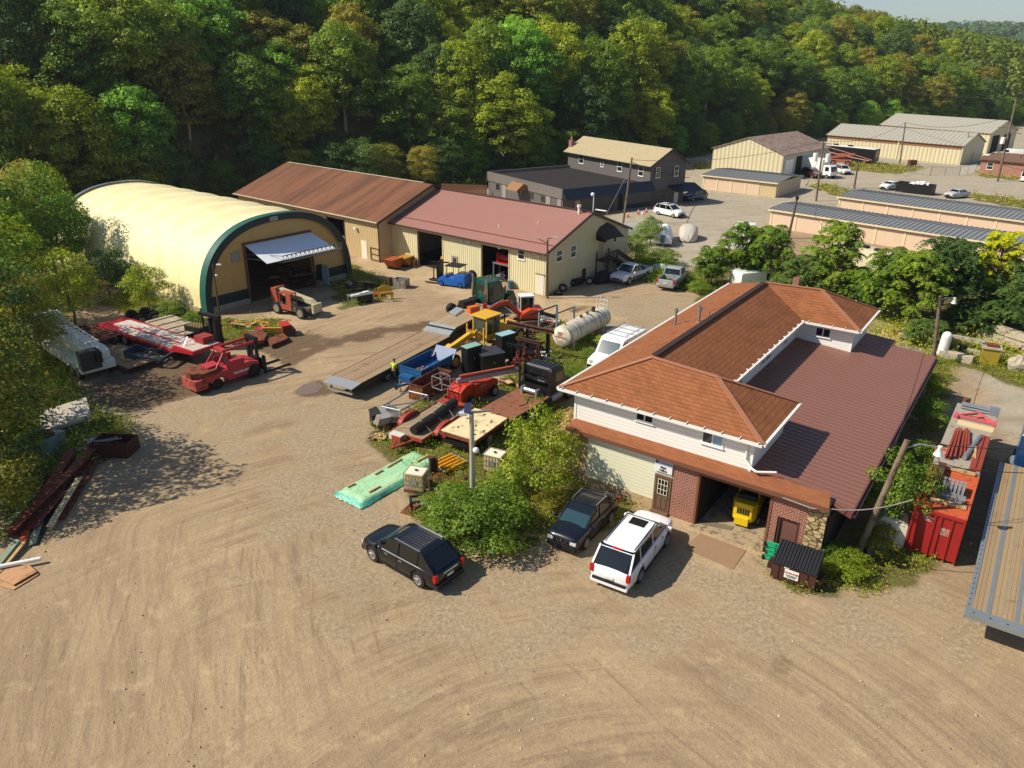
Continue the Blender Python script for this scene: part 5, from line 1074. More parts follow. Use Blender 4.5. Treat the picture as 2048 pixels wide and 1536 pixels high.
# vans and trucks
def van(label, loc, h, col, L=5.6, W=2.0, H=2.2, nose=1.0, rack=False, name='van', group=None, scx=1):
    t = thing(name, label, 'van', loc, h, group); w = W/2; xr = -L/2; xf = L/2; pm_ = paint(col)
    pr = [(xr, .4), (xf-.1, .4), (xf, .55), (xf-.05, .95), (xf-nose, 1.25), (xf-nose-.75, H-.08), (xf-nose-1.0, H), (xr+.1, H), (xr, H-.15)]
    obj('body', MB().prism(pr, 'y', -w, w), pm_, t, bevel=.07, smooth=30)
    obj('windscreen', MB().add([(xf-nose+.03, -w*.86, 1.3), (xf-nose+.03, w*.86, 1.3), (xf-nose-.62, w*.8, H-.2), (xf-nose-.62, -w*.8, H-.2)], [(0, 1, 2, 3)]), GLB, t, fixn=False)
    for s in (-1, 1):
        obj('side_window', MB().prism([(xf-nose-.15, 1.3), (xf-nose-.7, H-.25), (xf-nose-1.4, H-.25), (xf-nose-1.4, 1.3)], 'y', s*w-.0*s, s*(w+.012)), GLC, t)
        obj('headlight', MB().box(xf-.12, xf+.01, s*w*.7-.14, s*w*.7+.14, .75, .95), LENS, t); obj('mirror', MB().box(xf-nose-.3, xf-nose-.2, s*(w+.15)-.1, s*(w+.15)+.1, 1.4, 1.8), BLKP, t)
        obj('tail_light', MB().box(xr-.02, xr+.02, s*w*.9-.06, s*w*.9+.06, .9, 1.3), REDL, t)
        for x in (xr+1.1, xf-.95): wheel(t, x, s*(w-.11), .37, .24)
    obj('bumper', MB().box(xf-.1, xf+.06, -w*.95, w*.95, .4, .6).box(xr-.06, xr+.05, -w*.95, w*.95, .4, .6), BLKP, t)
    if rack:
        m = MB()
        for s in (-1, 1):
            m.bar((xr+.3, s*.85, H+.22), (xf-nose-1.3, s*.85, H+.22), .035)
            for i in range(4): x = xr+.35+i*(L-nose-1.9)/3; m.bar((x, s*.85, H), (x, s*.85, H+.22), .035)
        for i in range(4): x = xr+.35+i*(L-nose-1.9)/3; m.bar((x, -.85, H+.03), (x, .85, H+.03), .04)
        obj('roof_rack', m, GALV, t)
    return t
A = P(1191, 746); B = P(1262, 706); vn = van('white high roof work van with roof rack, half hidden behind the office roof', mid(A, B)+Vector((.2, -.1, 0)), hd(B, A), 'e6e8e8', 5.6, 2.0, 2.3, 1.15, True)
obj('marker_lights', MB().box(1.0, 1.06, -.5, -.4, 2.3, 2.34).box(1.0, 1.06, -.05, .05, 2.3, 2.34).box(1.0, 1.06, .4, .5, 2.3, 2.34), AMB, vn)
van('white van outside the far warehouse behind the white pickup', P(2018, 315), rad(150), 'e4e4e0', 5.5, 2.0, 2.1)
van('white van whose roof shows just over the office ridge', P(1512, 580), rad(20), 'e6e6e0', 5.4, 2.0, 2.2)
def box_truck(label, loc, h):
    t = thing('box_truck', label, 'truck', loc, h, 'trucks on the far lot')
    obj('cargo_box', MB().box(-4.2, 1.5, -1.2, 1.2, 1.0, 3.5), WHITE, t, bevel=.04); obj('chassis', MB().box(-4.1, 3.4, -.5, .5, .55, .95), BLK, t)
    obj('cab', MB().prism([(1.75, .6), (3.6, .6), (3.65, 1.3), (3.35, 2.35), (3.1, 2.5), (1.75, 2.5)], 'y', -1.05, 1.05), paint('e8e8e4'), t, bevel=.06)
    obj('windscreen', MB().add([(3.66, -.9, 1.35), (3.66, .9, 1.35), (3.40, .85, 2.25), (3.40, -.85, 2.25)], [(0, 1, 2, 3)]), GLC, t, fixn=False)
    for s in (-1, 1):
        obj('side_window', MB().box(2.2, 3.1, s*1.05-.01, s*1.05+.01, 1.4, 2.2), GLC, t)
        for x in (-2.8, 2.8): wheel(t, x, s*.95, .42, .26)
    return t
loc, h = cpos((1668, 358), (1604, 348)); box_truck('white box truck with cab facing right in front of the cream warehouse', loc, h)
mh = thing('motor_home', 'black and tan motor home with swoosh stripes between the warehouses', 'motor home', *[f(P(1655, 318), P(1738, 327)) for f in (mid, hd)], 'trucks on the far lot')
obj('body', MB().box(-6.5, 6.5, -1.25, 1.25, .5, 3.2), mat('black_gloss', '1a1b20', .25), mh, bevel=.12); obj('roof', MB().box(-6.4, 6.3, -1.2, 1.2, 3.2, 3.3), WHITE, mh)
for s in (-1, 1): obj('stripe', MB().tube([(6.2, s*1.27, .9), (3, s*1.27, 1.5), (-1, s*1.27, 2.2), (-5.5, s*1.27, 2.9)], .08).tube([(5.5, s*1.27, .7), (1, s*1.27, 1.1), (-5.8, s*1.27, 1.9)], .12), mat('tan_stripe', '9a5a38', .4), mh)
obj('air_conditioner', MB().box(-4, -3, -.4, .4, 3.3, 3.6), BLKP, mh, bevel=.05); obj('air_conditioner', MB().box(-.5, .5, -.4, .4, 3.3, 3.6), BLKP, mh, bevel=.05)
for x in (-4, 4.4):
    for s in (-1, 1): wheel(mh, x, s*1.1, .48, .28)
obj('windscreen', MB().box(6.48, 6.53, -1.1, 1.1, 1.5, 2.9), GLC, mh)
# orange telescopic handler on the far lot
ot = thing('telehandler', 'faded orange telehandler in front of the motor home', 'telehandler', P(1680, 331), rad(-25), 'trucks on the far lot'); OR = mat('faded_orange', 'a8604a', .6, 0, .15, 1)
obj('chassis', MB().box(-2.2, 2.2, -.7, .7, .7, 1.3), OR, ot, bevel=.08); obj('boom', MB().bar((-2.3, 0, 1.6), (2.6, 0, 2.6), .4, .45), OR, ot); obj('cab', MB().box(-.6, .8, .3, 1.0, 1.3, 2.5), OR, ot, bevel=.05)
for x in (-1.5, 1.5):
    for s in (-1, 1): wheel(ot, x, s*.95, .62, .4, OR)
# covered boats, campers
def draped(name, label, cat, loc, h, L, W, H, c, boat=False, group=None, c2=None):
    t = thing(name, label, cat, loc, h, group); r = np.random.RandomState(int(L*10)); m = MB(); N = 14; K = 17; rings = []
    for i in range(N+1):
        u = i/N; x = -L/2+L*u; prof = (sin(pi*min(1, max(0, u*1.0)))**.35 if not boat else (1 if u < .55 else max(.12, cos((u-.55)/.45*pi/2)**.8)))
        hh = H*(1.0 if not boat else (.8+.2*sin(pi*u)))*(prof if not boat else 1)*(1 if boat else (.62+.38*max(0, sin(pi*(u*1.1-.02)))**.6))
        ring = []
        for k_ in range(K):
            a = pi*k_/(K-1); y = -cos(a)*W/2*prof*(1-.12*sin(a)); z = (.35 if boat else .12)+(hh-.3)*sin(a)**(.3 if not boat else .8)
            ring.append(Vector((x+r.uniform(-.04, .04), y+r.uniform(-.02, .02), z+r.uniform(-.025, .025))))
        rings.append(ring)
    m.loft(rings, closed=False, caps=True); obj('cover', m, mat('cover_'+c, c, .7, 0, .1, 1.5), t, smooth=60); return t
bt = draped('covered_boat', 'white tarped boat on a trailer with outboard, beside the grey covered car', 'boat', mid(P(1322, 497), P(1332, 470)), hd(P(1322, 500), P(1332, 468)), 5.8, 2.3, 2.1, 'dfe2e4', True, 'covered boats and cars on the gravel strip')
obj('hull', MB().loft([[Vector((x, -w_, .9)), Vector((x, 0, .35)), Vector((x, w_, .9)), Vector((x, 0, 1.0))] for x, w_ in ((-2.9, 1.1), (0, 1.15), (2, .8), (3.0, .1))]), mat('hull', 'b9b4a4', .4), bt)
obj('outboard', MB().box(-3.3, -2.9, -.25, .25, .5, 1.5), mat('outboard_blue', '2a5a78', .4), bt, bevel=.08); obj('trailer_frame', MB().bar((-2.5, -.9, .4), (3.6, 0, .4), .1).bar((-2.5, .9, .4), (3.6, 0, .4), .1), BLK, bt)
for s in (-1, 1): wheel(bt, -1.2, s*1.1, .33, .2)
cc_ = draped('covered_car', 'car under a taupe fabric cover, right of the white tarped boat', 'car', mid(P(1371, 494), P(1380, 462)), hd(P(1371, 497), P(1380, 462)), 5.4, 2.5, 2.1, 'b5ada2', False, 'covered boats and cars on the gravel strip')
for x in (-1.5, 1.5):
    for s in (-1, 1): wheel(cc_, x, s*.85, .3, .2)
gb = draped('covered_boat', 'grey covered boat partly behind bushes at the workshop corner', 'boat', P(1283, 474), rad(-8), 6.2, 2.3, 1.9, '8f918c', True, 'covered boats and cars on the gravel strip'); wheel(gb, -1, -1, .33, .2)
def camper(label, loc, h, c):
    t = thing('camper_trailer', label, 'camper', loc, h, 'campers behind the sumac row'); obj('body', MB().prism([(-3.4, .6), (3.2, .6), (3.5, 1.4), (3.1, 2.75), (-3.2, 2.85), (-3.45, 1.5)], 'y', -1.2, 1.2), mat('camper_'+c, c, .45, 0, .05), t, bevel=.12, smooth=30)
    obj('roof_vent', MB().box(-.3, .3, -.3, .3, 2.8, 3.05).box(1.2, 1.8, -.3, .3, 2.8, 3.0), BLKP, t); obj('window', MB().box(-3.46, -3.42, -.6, .6, 1.6, 2.2), GL, t)
    for s in (-1, 1): obj('side_window', MB().box(-1.6, -.4, s*1.2-.012, s*1.2+.012, 1.6, 2.2), GL, t); wheel(t, -.4, s*1.1, .33, .2)
    obj('tongue', MB().bar((3.2, -.5, .5), (4.6, 0, .5), .1).bar((3.2, .5, .5), (4.6, 0, .5), .1), BLK, t); return t
camper('white camper trailer end showing above the sumacs', P(1484, 497), rad(70), 'e6e6e2'); camper('beige camper trailer with black roof vents behind the sumacs', P(1722, 545), rad(-60), 'cfc4a4')
sk = thing('waste_container', 'black roll off container heaped with white bags beside the white hatchback', 'container', P(1829, 386), rad(-42)); 
obj('hull', MB().box(-3, 3, -1.2, -1.12, .1, 1.7).box(-3, 3, 1.12, 1.2, .1, 1.7).box(-3, -2.92, -1.12, 1.12, .1, 1.7).box(2.92, 3, -1.12, 1.12, .1, 1.7).box(-3, 3, -1.2, 1.2, .05, .1), BLK, sk)
m = MB(); rr = random.Random(3)
for i in range(16): m.ball((rr.uniform(-2.0, 2.2), rr.uniform(-.7, .7), 1.35+rr.uniform(0, .45)), rr.uniform(.25, .45), 8, 5, .7)
tag(obj('rubbish_bags', m, WHITE, None, smooth=True, loc=P(1829, 386)), 'heap of white rubbish bags in the black roll off container', 'bags')
def cone(px, py, label, s=1.0):
    p = P(px, py); t = thing('traffic_cone', label, 'cone', p, 0, 'traffic cones'); O_ = mat('cone_orange', 'c8421c', .5)
    obj('cone', MB().cyl((0, 0, .04), (0, 0, .75*s), .16*s, .03*s), O_, t, smooth=True); obj('base', MB().box(-.22, .22, -.22, .22, 0, .04), O_, t); obj('reflective_band', MB().cyl((0, 0, .4*s), (0, 0, .56*s), .10*s, .07*s), WHITE, t)
cone(1255.5, 434, 'orange traffic cone leftmost of three beside the dark building', 1.1); cone(1276.5, 428.5, 'orange traffic cone in the middle of three by the dark building', 1.1); cone(1292.5, 425.5, 'orange traffic cone nearest the white SUV', 1.1); cone(1891, 393, 'orange cone beside the silver car behind the storage rows', 1.4)
tag(obj('bucket', MB().cyl((0, 0, 0), (0, 0, .4), .16, .19), WHITE, None, loc=P(1285, 429)), 'white bucket between the traffic cones', 'bucket')
# ================================================================= YARD EQUIPMENT
DECKW = planks('deck_planks', '8d7558', 'a58e70', 'y', .2, '5c4a38'); DECKR = planks('rusty_deck', '6e4c38', '85604a', 'y', .6, '5a3a2a', gap=.02)
def LF(*a, w=None): return MB()
def deckthing(name, label, cat, A, B, group=None):
    """thing whose x axis runs from A to B (ground), origin at A"""
    return thing(name, label, cat, Vector((A.x, A.y, 0)), hd(A, B), group), (Vector((B.x, B.y, 0))-Vector((A.x, A.y, 0))).length
# drop deck trailer
A = P(676, 768, 1.0); B = P(872, 668, 1.0)
dt, L = deckthing('drop_deck_trailer', 'long black drop deck trailer with grey wooden planks and galvanised tail plate', 'trailer', A, B)
W = 1.3; PB = mat('black_trailer_paint', '1b1c1f', .45, 0, .15, 1, '3d352c', .7); GREYPL = mat('grey_plate', 'a4a8a8', .45, .4, .1, 1, '857c70', .68)
obj('deck', MB().box(.9, L, -W, W, .95, 1.02), DECKW, dt); obj('side_rail', MB().box(.9, L+.2, -W-.05, -W, .62, 1.03).box(.9, L+.2, W, W+.05, .62, 1.03), PB, dt)
obj('frame', MB().box(.6, L+9.6, -.55, -.35, .5, .93).box(.6, L+9.6, .35, .55, .5, .93), PB, dt)
obj('tail_plate', MB().slab([(-.1, -W, .93), (.9, -W, 1.03), (.9, W, 1.03), (-.1, W, .93)], .06), GREYPL, dt); obj('bumper', MB().box(.1, .25, -1.1, 1.1, .35, .5).box(.2, .3, -.9, -.8, .5, .9).box(.2, .3, .8, .9, .5, .9), mat('bumper_grey', '8b8780', .5), dt)
for i in range(2): obj('deck_strip', MB().box(1, L, -.62+i*1.2, -.54+i*1.2, 1.02, 1.045), mat('worn_steel', 'a8977c', .5, .4, .2, 3), dt)
obj('gooseneck', MB().prism([(L, .6), (L+.2, .6), (L+.9, 1.1), (L+7.5, 1.1), (L+7.5, 1.4), (L+.75, 1.4), (L, 1.08)], 'y', -W-.03, W+.03), PB, dt)
obj('ramp_plate', MB().slab([(L+.02, -W, 1.12), (L+1.1, -W, 1.52), (L+1.1, W, 1.52), (L+.02, W, 1.12)], .05).slab([(L, -W, 1.12), (L, W, 1.12), (L-.02, W, .95), (L-.02, -W, .95)], .02), GREYPL, dt)
obj('upper_deck', MB().box(L+1.1, L+7.5, -W, W, 1.41, 1.50), planks('upper_planks', '94805f', 'ae9878', 'y', .25, '6a5238'), dt)
for x in (3.9, 5.3):
    for s in (-1, 1): wheel(dt, x, s*1.12, .42, .26, RIM, hub=.55)
for x in (L+3.3, L+4.7):
    for s in (-1, 1): wheel(dt, x, s*1.12, .46, .26, RIM)
hdt = hd(A, B); O_ = Vector((A.x, A.y, 0)); RM = Matrix.Rotation(hdt, 4, 'Z')
def on(x, y, z=0): return O_+(RM @ Vector((x, y, z)))
tag(obj('black_toolbox', MB().box(-.7, .7, -.35, .35, 0, .6), PB, None, bevel=.03, loc=on(L+6.2, .9, 1.5)), 'black steel box on the upper trailer deck left of the green cab', 'box').rotation_euler = (0, 0, hdt-.3)
ob = tag(obj('orange_toolbox', MB().box(-.5, .5, -.25, .25, 0, .55).box(-.52, .52, -.27, .27, .55, .6), mat('orange_box', 'cf6620', .5, 0, .1), None, loc=on(L+5.0, -.5, 1.5)), 'orange toolbox on the upper trailer deck', 'box'); ob.rotation_euler = (0, 0, hdt-.4)
tag(obj('fuel_can', MB().box(-.2, .2, -.15, .15, 0, .4).cyl((0, 0, .4), (0, 0, .48), .06), mat('red_can', 'b01c20', .4), None, loc=on(L+6.6, -.7, 1.5)), 'red fuel can behind the green cab', 'can')
for i in range(5):
    m = MB().cyl((-.5, 0, .09), (.5, 0, .09), .09); q = tag(obj('chain_binder', m, GALV, None, loc=on(L+3.6+i*.35, .7+.05*i, 1.51)), 'grey binder bar on the trailer deck, number %s from the ramp' % ('one', 'two', 'three', 'four', 'five')[i], 'binder', 'binder bars on the trailer deck'); q.rotation_euler = (0, 0, hdt+1.2)
# green semi tractor
gc = thing('semi_tractor', 'dark green day cab semi tractor with chrome stacks coupled to the drop deck trailer', 'truck', P(978, 618), hdt-rad(22)); GN = paint('16493c')
obj('cab', MB().prism([(-.9, .9), (.95, .9), (.95, 1.7), (.65, 2.75), (.3, 2.95), (-.9, 2.95)], 'y', -1.1, 1.1), GN, gc, bevel=.08, smooth=30)
obj('hood', MB().prism([(.9, .7), (2.5, .7), (2.6, 1.1), (2.4, 1.55), (.9, 1.85)], 'y', -.75, .75), GN, gc, bevel=.1, smooth=30)
for s in (-1, 1):
    obj('fender', MB().cyl((1.8, s*.7, .75), (1.8, s*1.15, .75), .62, n=18), GN, gc, smooth=True); obj('exhaust_stack', MB().cyl((-1.1, s*1.0, .9), (-1.1, s*1.0, 3.3), .09).cyl((-1.1, s*1.0, 1.3), (-1.1, s*1.0, 2.6), .14), CHROME, gc, smooth=True)
    obj('side_window', MB().box(-.3, .6, s*1.1-.012, s*1.1+.012, 1.9, 2.6), GLC, gc); obj('mirror', MB().box(.9, 1.0, s*1.3-.1, s*1.3+.1, 1.8, 2.4), CHROME, gc)
    wheel(gc, 1.8, s*1.0, .5, .28); wheel(gc, -2.3, s*.95, .5, .5); wheel(gc, -3.6, s*.95, .5, .5)
obj('rear_window', MB().box(-.915, -.895, -.5, .5, 1.95, 2.55), GLC, gc); obj('windscreen', MB().add([(.97, -.95, 1.8), (.97, .95, 1.8), (.68, .9, 2.7), (.68, -.9, 2.7)], [(0, 1, 2, 3)]), GLC, gc, fixn=False)
obj('frame', MB().box(-4.4, 2.6, -.5, -.3, .55, .85).box(-4.4, 2.6, .3, .5, .55, .85), BLK, gc); obj('sun_visor', MB().box(.3, .9, -.9, .9, 2.9, 2.97), GN, gc); obj('battery_box', MB().box(-1.4, -.9, -1.2, -.6, .6, 1.1).box(-1.5, -.95, .2, 1.1, .9, 1.15), BLKP, gc)
obj('roof_light', MB().box(.2, .3, -.6, -.5, 2.95, 3.02).box(.2, .3, 0, .1, 2.95, 3.02).box(.2, .3, .5, .6, 2.95, 3.02), AMB, gc)
# yellow grader
A = P(1010, 683); B = P(898, 727); gd, L = deckthing('motor_grader', 'old yellow motor grader with glazed cab, nose towards the yard', 'grader', A, B); YG = mat('grader_yellow', 'cf9f2e', .5, 0, .12, 1.2, '94701f', .66, .003)
obj('engine_body', MB().prism([(-1.2, .9), (1.5, .9), (1.5, 1.9), (-.9, 1.7), (-1.2, 1.5)], 'y', -.55, .55), YG, gd, bevel=.05); obj('exhaust', MB().cyl((.2, .1, 1.8), (.2, .1, 2.5), .06).cyl((1.2, -.5, 1.7), (1.2, -.5, 3.0), .04), BLK, gd)
m = MB().box(1.5, 3.1, -.75, .75, 1.0, 1.15)
for x in (1.54, 3.06):
    for y in (-.71, .71): m.box(x-.05, x+.05, y-.05, y+.05, 1.1, 2.9)
for y in (-.71, .71): m.box(2.3, 2.36, y-.03, y+.03, 1.1, 2.9)
obj('cab_frame', m, YG, gd); obj('cab_roof', MB().box(1.35, 3.3, -.85, .85, 2.9, 3.0), YG, gd, bevel=.03); obj('cab_glass', MB().box(1.52, 3.08, -.70, .70, 1.5, 2.88), glass('grader_glass', '3a4a44', .1), gd); obj('cab_panel', MB().box(1.52, 3.08, -.72, .72, 1.15, 1.5), YG, gd)
obj('main_beam', MB().tube([(3.1, 0, 1.5), (4.3, 0, 1.75)], .17, 8).bar((4.2, 0, 1.75), (7.0, 0, 1.05), .36, .4).bar((6.3, 0, 1.3), (7.3, 0, .95), .55, .5), YG, gd, bevel=.02)
obj('lift_yoke', MB().bar((3.6, -.95, 1.75), (3.6, .95, 1.75), .13).bar((3.6, -.9, .7), (3.6, -.9, 2.3), .1).bar((3.6, .9, .7), (3.6, .9, 2.3), .1).bar((3.2, -.5, 1.3), (4.0, .5, 2.2), .12).bar((3.2, .5, 1.4), (4.0, -.5, 2.0), .1), YG, gd)
obj('blade', MB().prism([(3.2, .1), (3.3, .1), (3.45, .4), (3.3, .75), (3.2, .75), (3.33, .4)], 'y', -1.6, 1.5), RUST2, gd); obj('blade_circle', MB().cyl((3.8, 0, .75), (3.8, 0, .85), .6, n=20).bar((4.2, 0, .85), (6.9, 0, .85), .12), RUST2, gd)
obj('front_axle', MB().bar((7.0, -.9, .6), (7.0, .9, .6), .2).box(7.2, 7.6, -.9, .9, .55, .75).box(7.3, 7.5, -.35, -.15, .75, 1.15).box(7.3, 7.5, .15, .35, .75, 1.15), YG, gd)
for x, r_ in ((7.0, .56), (.9, .62), (-.6, .62)):
    for s in (-1, 1): wheel(gd, x, s*.98, r_, .34, YG)
obj('tandem_case', MB().box(-.8, 1.1, -.8, -.65, .45, .8).box(-.8, 1.1, .65, .8, .45, .8), YG, gd)
# red excavator
ex = thing('excavator', 'small red orange excavator with white cab frame and arched boom', 'excavator', P(1058, 648), hd(P(1066, 648), P(1000, 652))); RX = mat('excavator_red', 'b8431f', .45, 0, .1, 1.2, '7c3420', .7)
for s in (-1, 1): obj('track', MB().loft([[Vector((1.35*cos(a)*(1 if abs(cos(a)) > .1 else 1)+(.0), s*.85+w_, .3+.3*sin(a))) for a in [2*pi*i/16 for i in range(16)]] for w_ in (-.2, .2)]), mat('track_rubber', '6d5a48', .9, 0, .2, 3), ex)
obj('undercarriage', MB().box(-.8, .8, -.7, .7, .3, .6), BLK, ex); obj('house', MB().prism([(-1.3, .75), (-1.1, 1.5), (.1, 1.6), (.9, 1.2), (1.0, .75)], 'y', -.85, .85), RX, ex, bevel=.08, smooth=30)
m = MB()
for x in (-.35, .8):
    for y in (-.78, .12): m.box(x-.05, x+.05, y-.05, y+.05, .9, 2.55)
m.box(-.4, .85, -.83, -.73, 1.4, 1.5).box(-.4, .85, -.83, .17, 2.5, 2.62); obj('cab_frame', m, WHITE, ex, bevel=.01); obj('cab_glass', MB().box(-.33, .78, -.76, .10, 1.0, 2.5), GLC, ex); obj('seat', MB().box(-.2, .2, -.6, 0, 1.0, 1.2).box(-.25, -.1, -.6, 0, 1.2, 1.9), SEAT, ex)
obj('boom', MB().bar((.9, .45, 1.0), (2.1, .45, 2.3), .28, .36).bar((2.0, .45, 2.3), (3.0, .45, 2.1), .26, .34).bar((2.9, .45, 2.15), (3.9, .45, 1.5), .22, .28), RX, ex, bevel=.02); obj('stick', MB().bar((3.8, .45, 1.75), (4.0, .45, .3), .2, .26), RX, ex, bevel=.02)
obj('hydraulic_ram', MB().cyl((1.0, .45, .8), (2.3, .45, 1.9), .05).cyl((2.4, .45, 2.55), (3.8, .45, 1.9), .05), CHROME, ex); obj('bucket', MB().prism([(3.7, .3), (4.2, .35), (4.25, .05), (3.8, 0), (3.5, .12)], 'y', .1, .8), RUST2, ex); obj('blade', MB().box(1.5, 1.58, -.95, .95, .05, .45), RX, ex)
# blue dump trailer
A = P(886, 737); B = P(800, 783); bd, L = deckthing('dump_trailer', 'bright blue tandem axle dump trailer with tongue jack beside the drop deck trailer', 'trailer', A, B); BL = mat('trailer_blue', '21527f', .4, 0, .15, 1.2, '5a7890', .7)
Lb = 3.9; zb, zt = .62, 1.35; w = 1.0
obj('dump_box', MB().box(.1, Lb, -w, -w+.06, zb, zt).box(.1, Lb, w-.06, w, zb, zt).box(Lb-.06, Lb, -w+.06, w-.06, zb, zt).box(.1, Lb, -w+.06, w-.06, zb, zb+.05).slab([(.16, -w+.06, zb+.05), (.16, w-.06, zb+.05), (-.5, w-.06, zt+.25), (-.5, -w+.06, zt+.25)], .05), BL, bd)
m = MB()
for i in range(7):
    for s in (-1, 1): m.box(.3+i*.58, .36+i*.58, s*w-.03, s*w+.04, zb, zt)
obj('box_rib', m, BL, bd); obj('top_rail', MB().bar((0, -w, zt), (Lb+.05, -w, zt), .08).bar((0, w, zt), (Lb+.05, w, zt), .08).bar((Lb, -w, zt), (Lb, w, zt), .08), BL, bd)
obj('frame', MB().bar((0, -.6, .5), (Lb+.1, -.6, .5), .12, .16).bar((0, .6, .5), (Lb+.1, .6, .5), .12, .16).bar((Lb, -1.0, .5), (Lb, 1.0, .5), .1).bar((Lb, -.6, .48), (Lb+1.5, 0, .48), .1, .14).bar((Lb, .6, .48), (Lb+1.5, 0, .48), .1, .14).box(Lb+.15, Lb+.7, -.5, .5, .5, .95), BL, bd)
obj('fender', MB().box(1.0, 2.9, -w-.32, -w, .82, .88).box(1.0, 2.9, w, w+.32, .82, .88).box(.95, 1.0, -w-.32, -w, .55, .88).box(2.9, 2.95, -w-.32, -w, .55, .88), PB, bd); obj('tongue_jack', MB().cyl((Lb+1.2, 0, 0), (Lb+1.2, 0, .9), .05).box(Lb+1.1, Lb+1.3, -.1, .1, 0, .03), GALV, bd); obj('coupler', MB().box(Lb+1.4, Lb+1.75, -.08, .08, .4, .52).ball((Lb+1.7, .1, .42), .1), BLK, bd)
m = MB(); rr = random.Random(4)
for i in range(40): m.ball((2.3+rr.gauss(0, .4), rr.gauss(0, .3), .70+rr.uniform(0, .08)), rr.uniform(.06, .16), 6, 4, .5)
for x in (1.5, 2.4):
    for s in (-1, 1): wheel(bd, x, s*(w+.16), .36, .22, WHITE)
rb = tag(obj('rubble_load', m, mat('rubble', '6f6050', .95, 0, .3, 6), None, loc=bd.location), 'small heap of rubble in the blue dump trailer', 'rubble'); rb.rotation_euler = bd.rotation_euler
# worker in hi-vis shirt beside the trailer
def skinned(name, pts, edges, mat_, parent, sub=2):
    me = bpy.data.meshes.new(name); me.from_pydata([p[0] for p in pts], edges, []); me.materials.append(mat_); o = bpy.data.objects.new(name, me); C.objects.link(o)
    md = o.modifiers.new('skin', 'SKIN'); 
    if not me.skin_vertices: bpy.context.view_layer.update()
    sv = me.skin_vertices[0].data
    for i, p in enumerate(pts): sv[i].radius = (p[1], p[2] if len(p) > 2 else p[1])
    sv[0].use_root = True; s2 = o.modifiers.new('sub', 'SUBSURF'); s2.levels = s2.render_levels = sub
    for pm in (o,): pm.data.polygons.foreach_set('use_smooth', [True]*len(pm.data.polygons))
    bpy.context.view_layer.update(); nm = bpy.data.meshes.new_from_object(o.evaluated_get(bpy.context.evaluated_depsgraph_get())); bpy.data.objects.remove(o)
    nm.polygons.foreach_set('use_smooth', [True]*len(nm.polygons)); o = bpy.data.objects.new(name, nm); C.objects.link(o); o.parent = parent; nm.materials.clear(); nm.materials.append(mat_); return o
pe = thing('person', 'worker in yellow hi-vis shirt leaning at the side of the wooden trailer', 'person', P(789, 764), rad(60)); SKIN = mat('skin', 'a8785c', .6, 0, .05)
body = [((0, 0, .98), .14, .11), ((0, 0, 1.18), .13, .10), ((.03, 0, 1.40), .17, .10), ((.06, 0, 1.50), .06), ((.09, 0, 1.60), .075, .08), ((.10, 0, 1.70), .085, .095),
        ((.02, .18, 1.43), .06), ((.08, .26, 1.18), .045), ((.28, .20, 1.08), .035), ((.36, .17, 1.08), .03), ((.02, -.18, 1.43), .06), ((.06, -.25, 1.16), .045), ((.26, -.20, 1.04), .035), ((.34, -.17, 1.04), .03),
        ((0, .10, .90), .10), ((.03, .11, .50), .065), ((0, .11, .08), .045), ((.14, .11, .04), .04), ((0, -.10, .90), .10), ((-.02, -.11, .50), .065), ((-.04, -.11, .08), .045), ((.10, -.11, .04), .04)]
be = [(0, 1), (1, 2), (2, 3), (3, 4), (4, 5), (2, 6), (6, 7), (7, 8), (8, 9), (2, 10), (10, 11), (11, 12), (12, 13), (0, 14), (14, 15), (15, 16), (16, 17), (0, 18), (18, 19), (19, 20), (20, 21)]
skinned('body', body, be, SKIN, pe)
hv = [((0, 0, .96), .15, .13), ((0, 0, 1.18), .145, .12), ((.03, 0, 1.40), .18, .115), ((.05, 0, 1.47), .08), ((.02, .185, 1.43), .078), ((.06, .25, 1.27), .062), ((.02, -.185, 1.43), .078), ((.05, -.245, 1.26), .062)]
skinned('shirt', hv, [(0, 1), (1, 2), (2, 3), (2, 4), (4, 5), (2, 6), (6, 7)], mat('hi_vis_yellow', 'b9d62c', .7, 0, .05), pe)
skinned('trousers', [((0, 0, .97), .145, .12), ((0, .10, .88), .11), ((.03, .11, .50), .08), ((0, .11, .12), .065), ((0, -.10, .88), .11), ((-.02, -.11, .50), .08), ((-.04, -.11, .12), .065)], [(0, 1), (1, 2), (2, 3), (0, 4), (4, 5), (5, 6)], mat('dark_jeans', '23283a', .85), pe)
obj('hair', MB().ball((.085, 0, 1.73), .103, 12, 8, .85), mat('brown_hair', '4a2e1c', .8), pe, smooth=True)
fm_ = MB().ball((.185, .035, 1.70), .014, 6, 4).ball((.185, -.035, 1.70), .014, 6, 4); obj('eyes', fm_, DKIN, pe); obj('nose', MB().ball((.195, 0, 1.67), .018, 6, 4), SKIN, pe)
for s in (-1, 1):
    m = MB(); bx = .37; 
    for i, ln in enumerate((.06, .075, .08, .07)): y = s*.17+(i-1.5)*.02; m.tube([(bx, y, 1.07), (bx+ln*.6, y, 1.065), (bx+ln, y, 1.045)], .009, 6)
    m.tube([(bx-.03, s*.17-s*.035, 1.07), (bx+.01, s*.17-s*.06, 1.06)], .011, 6); obj('fingers', m, SKIN, pe)
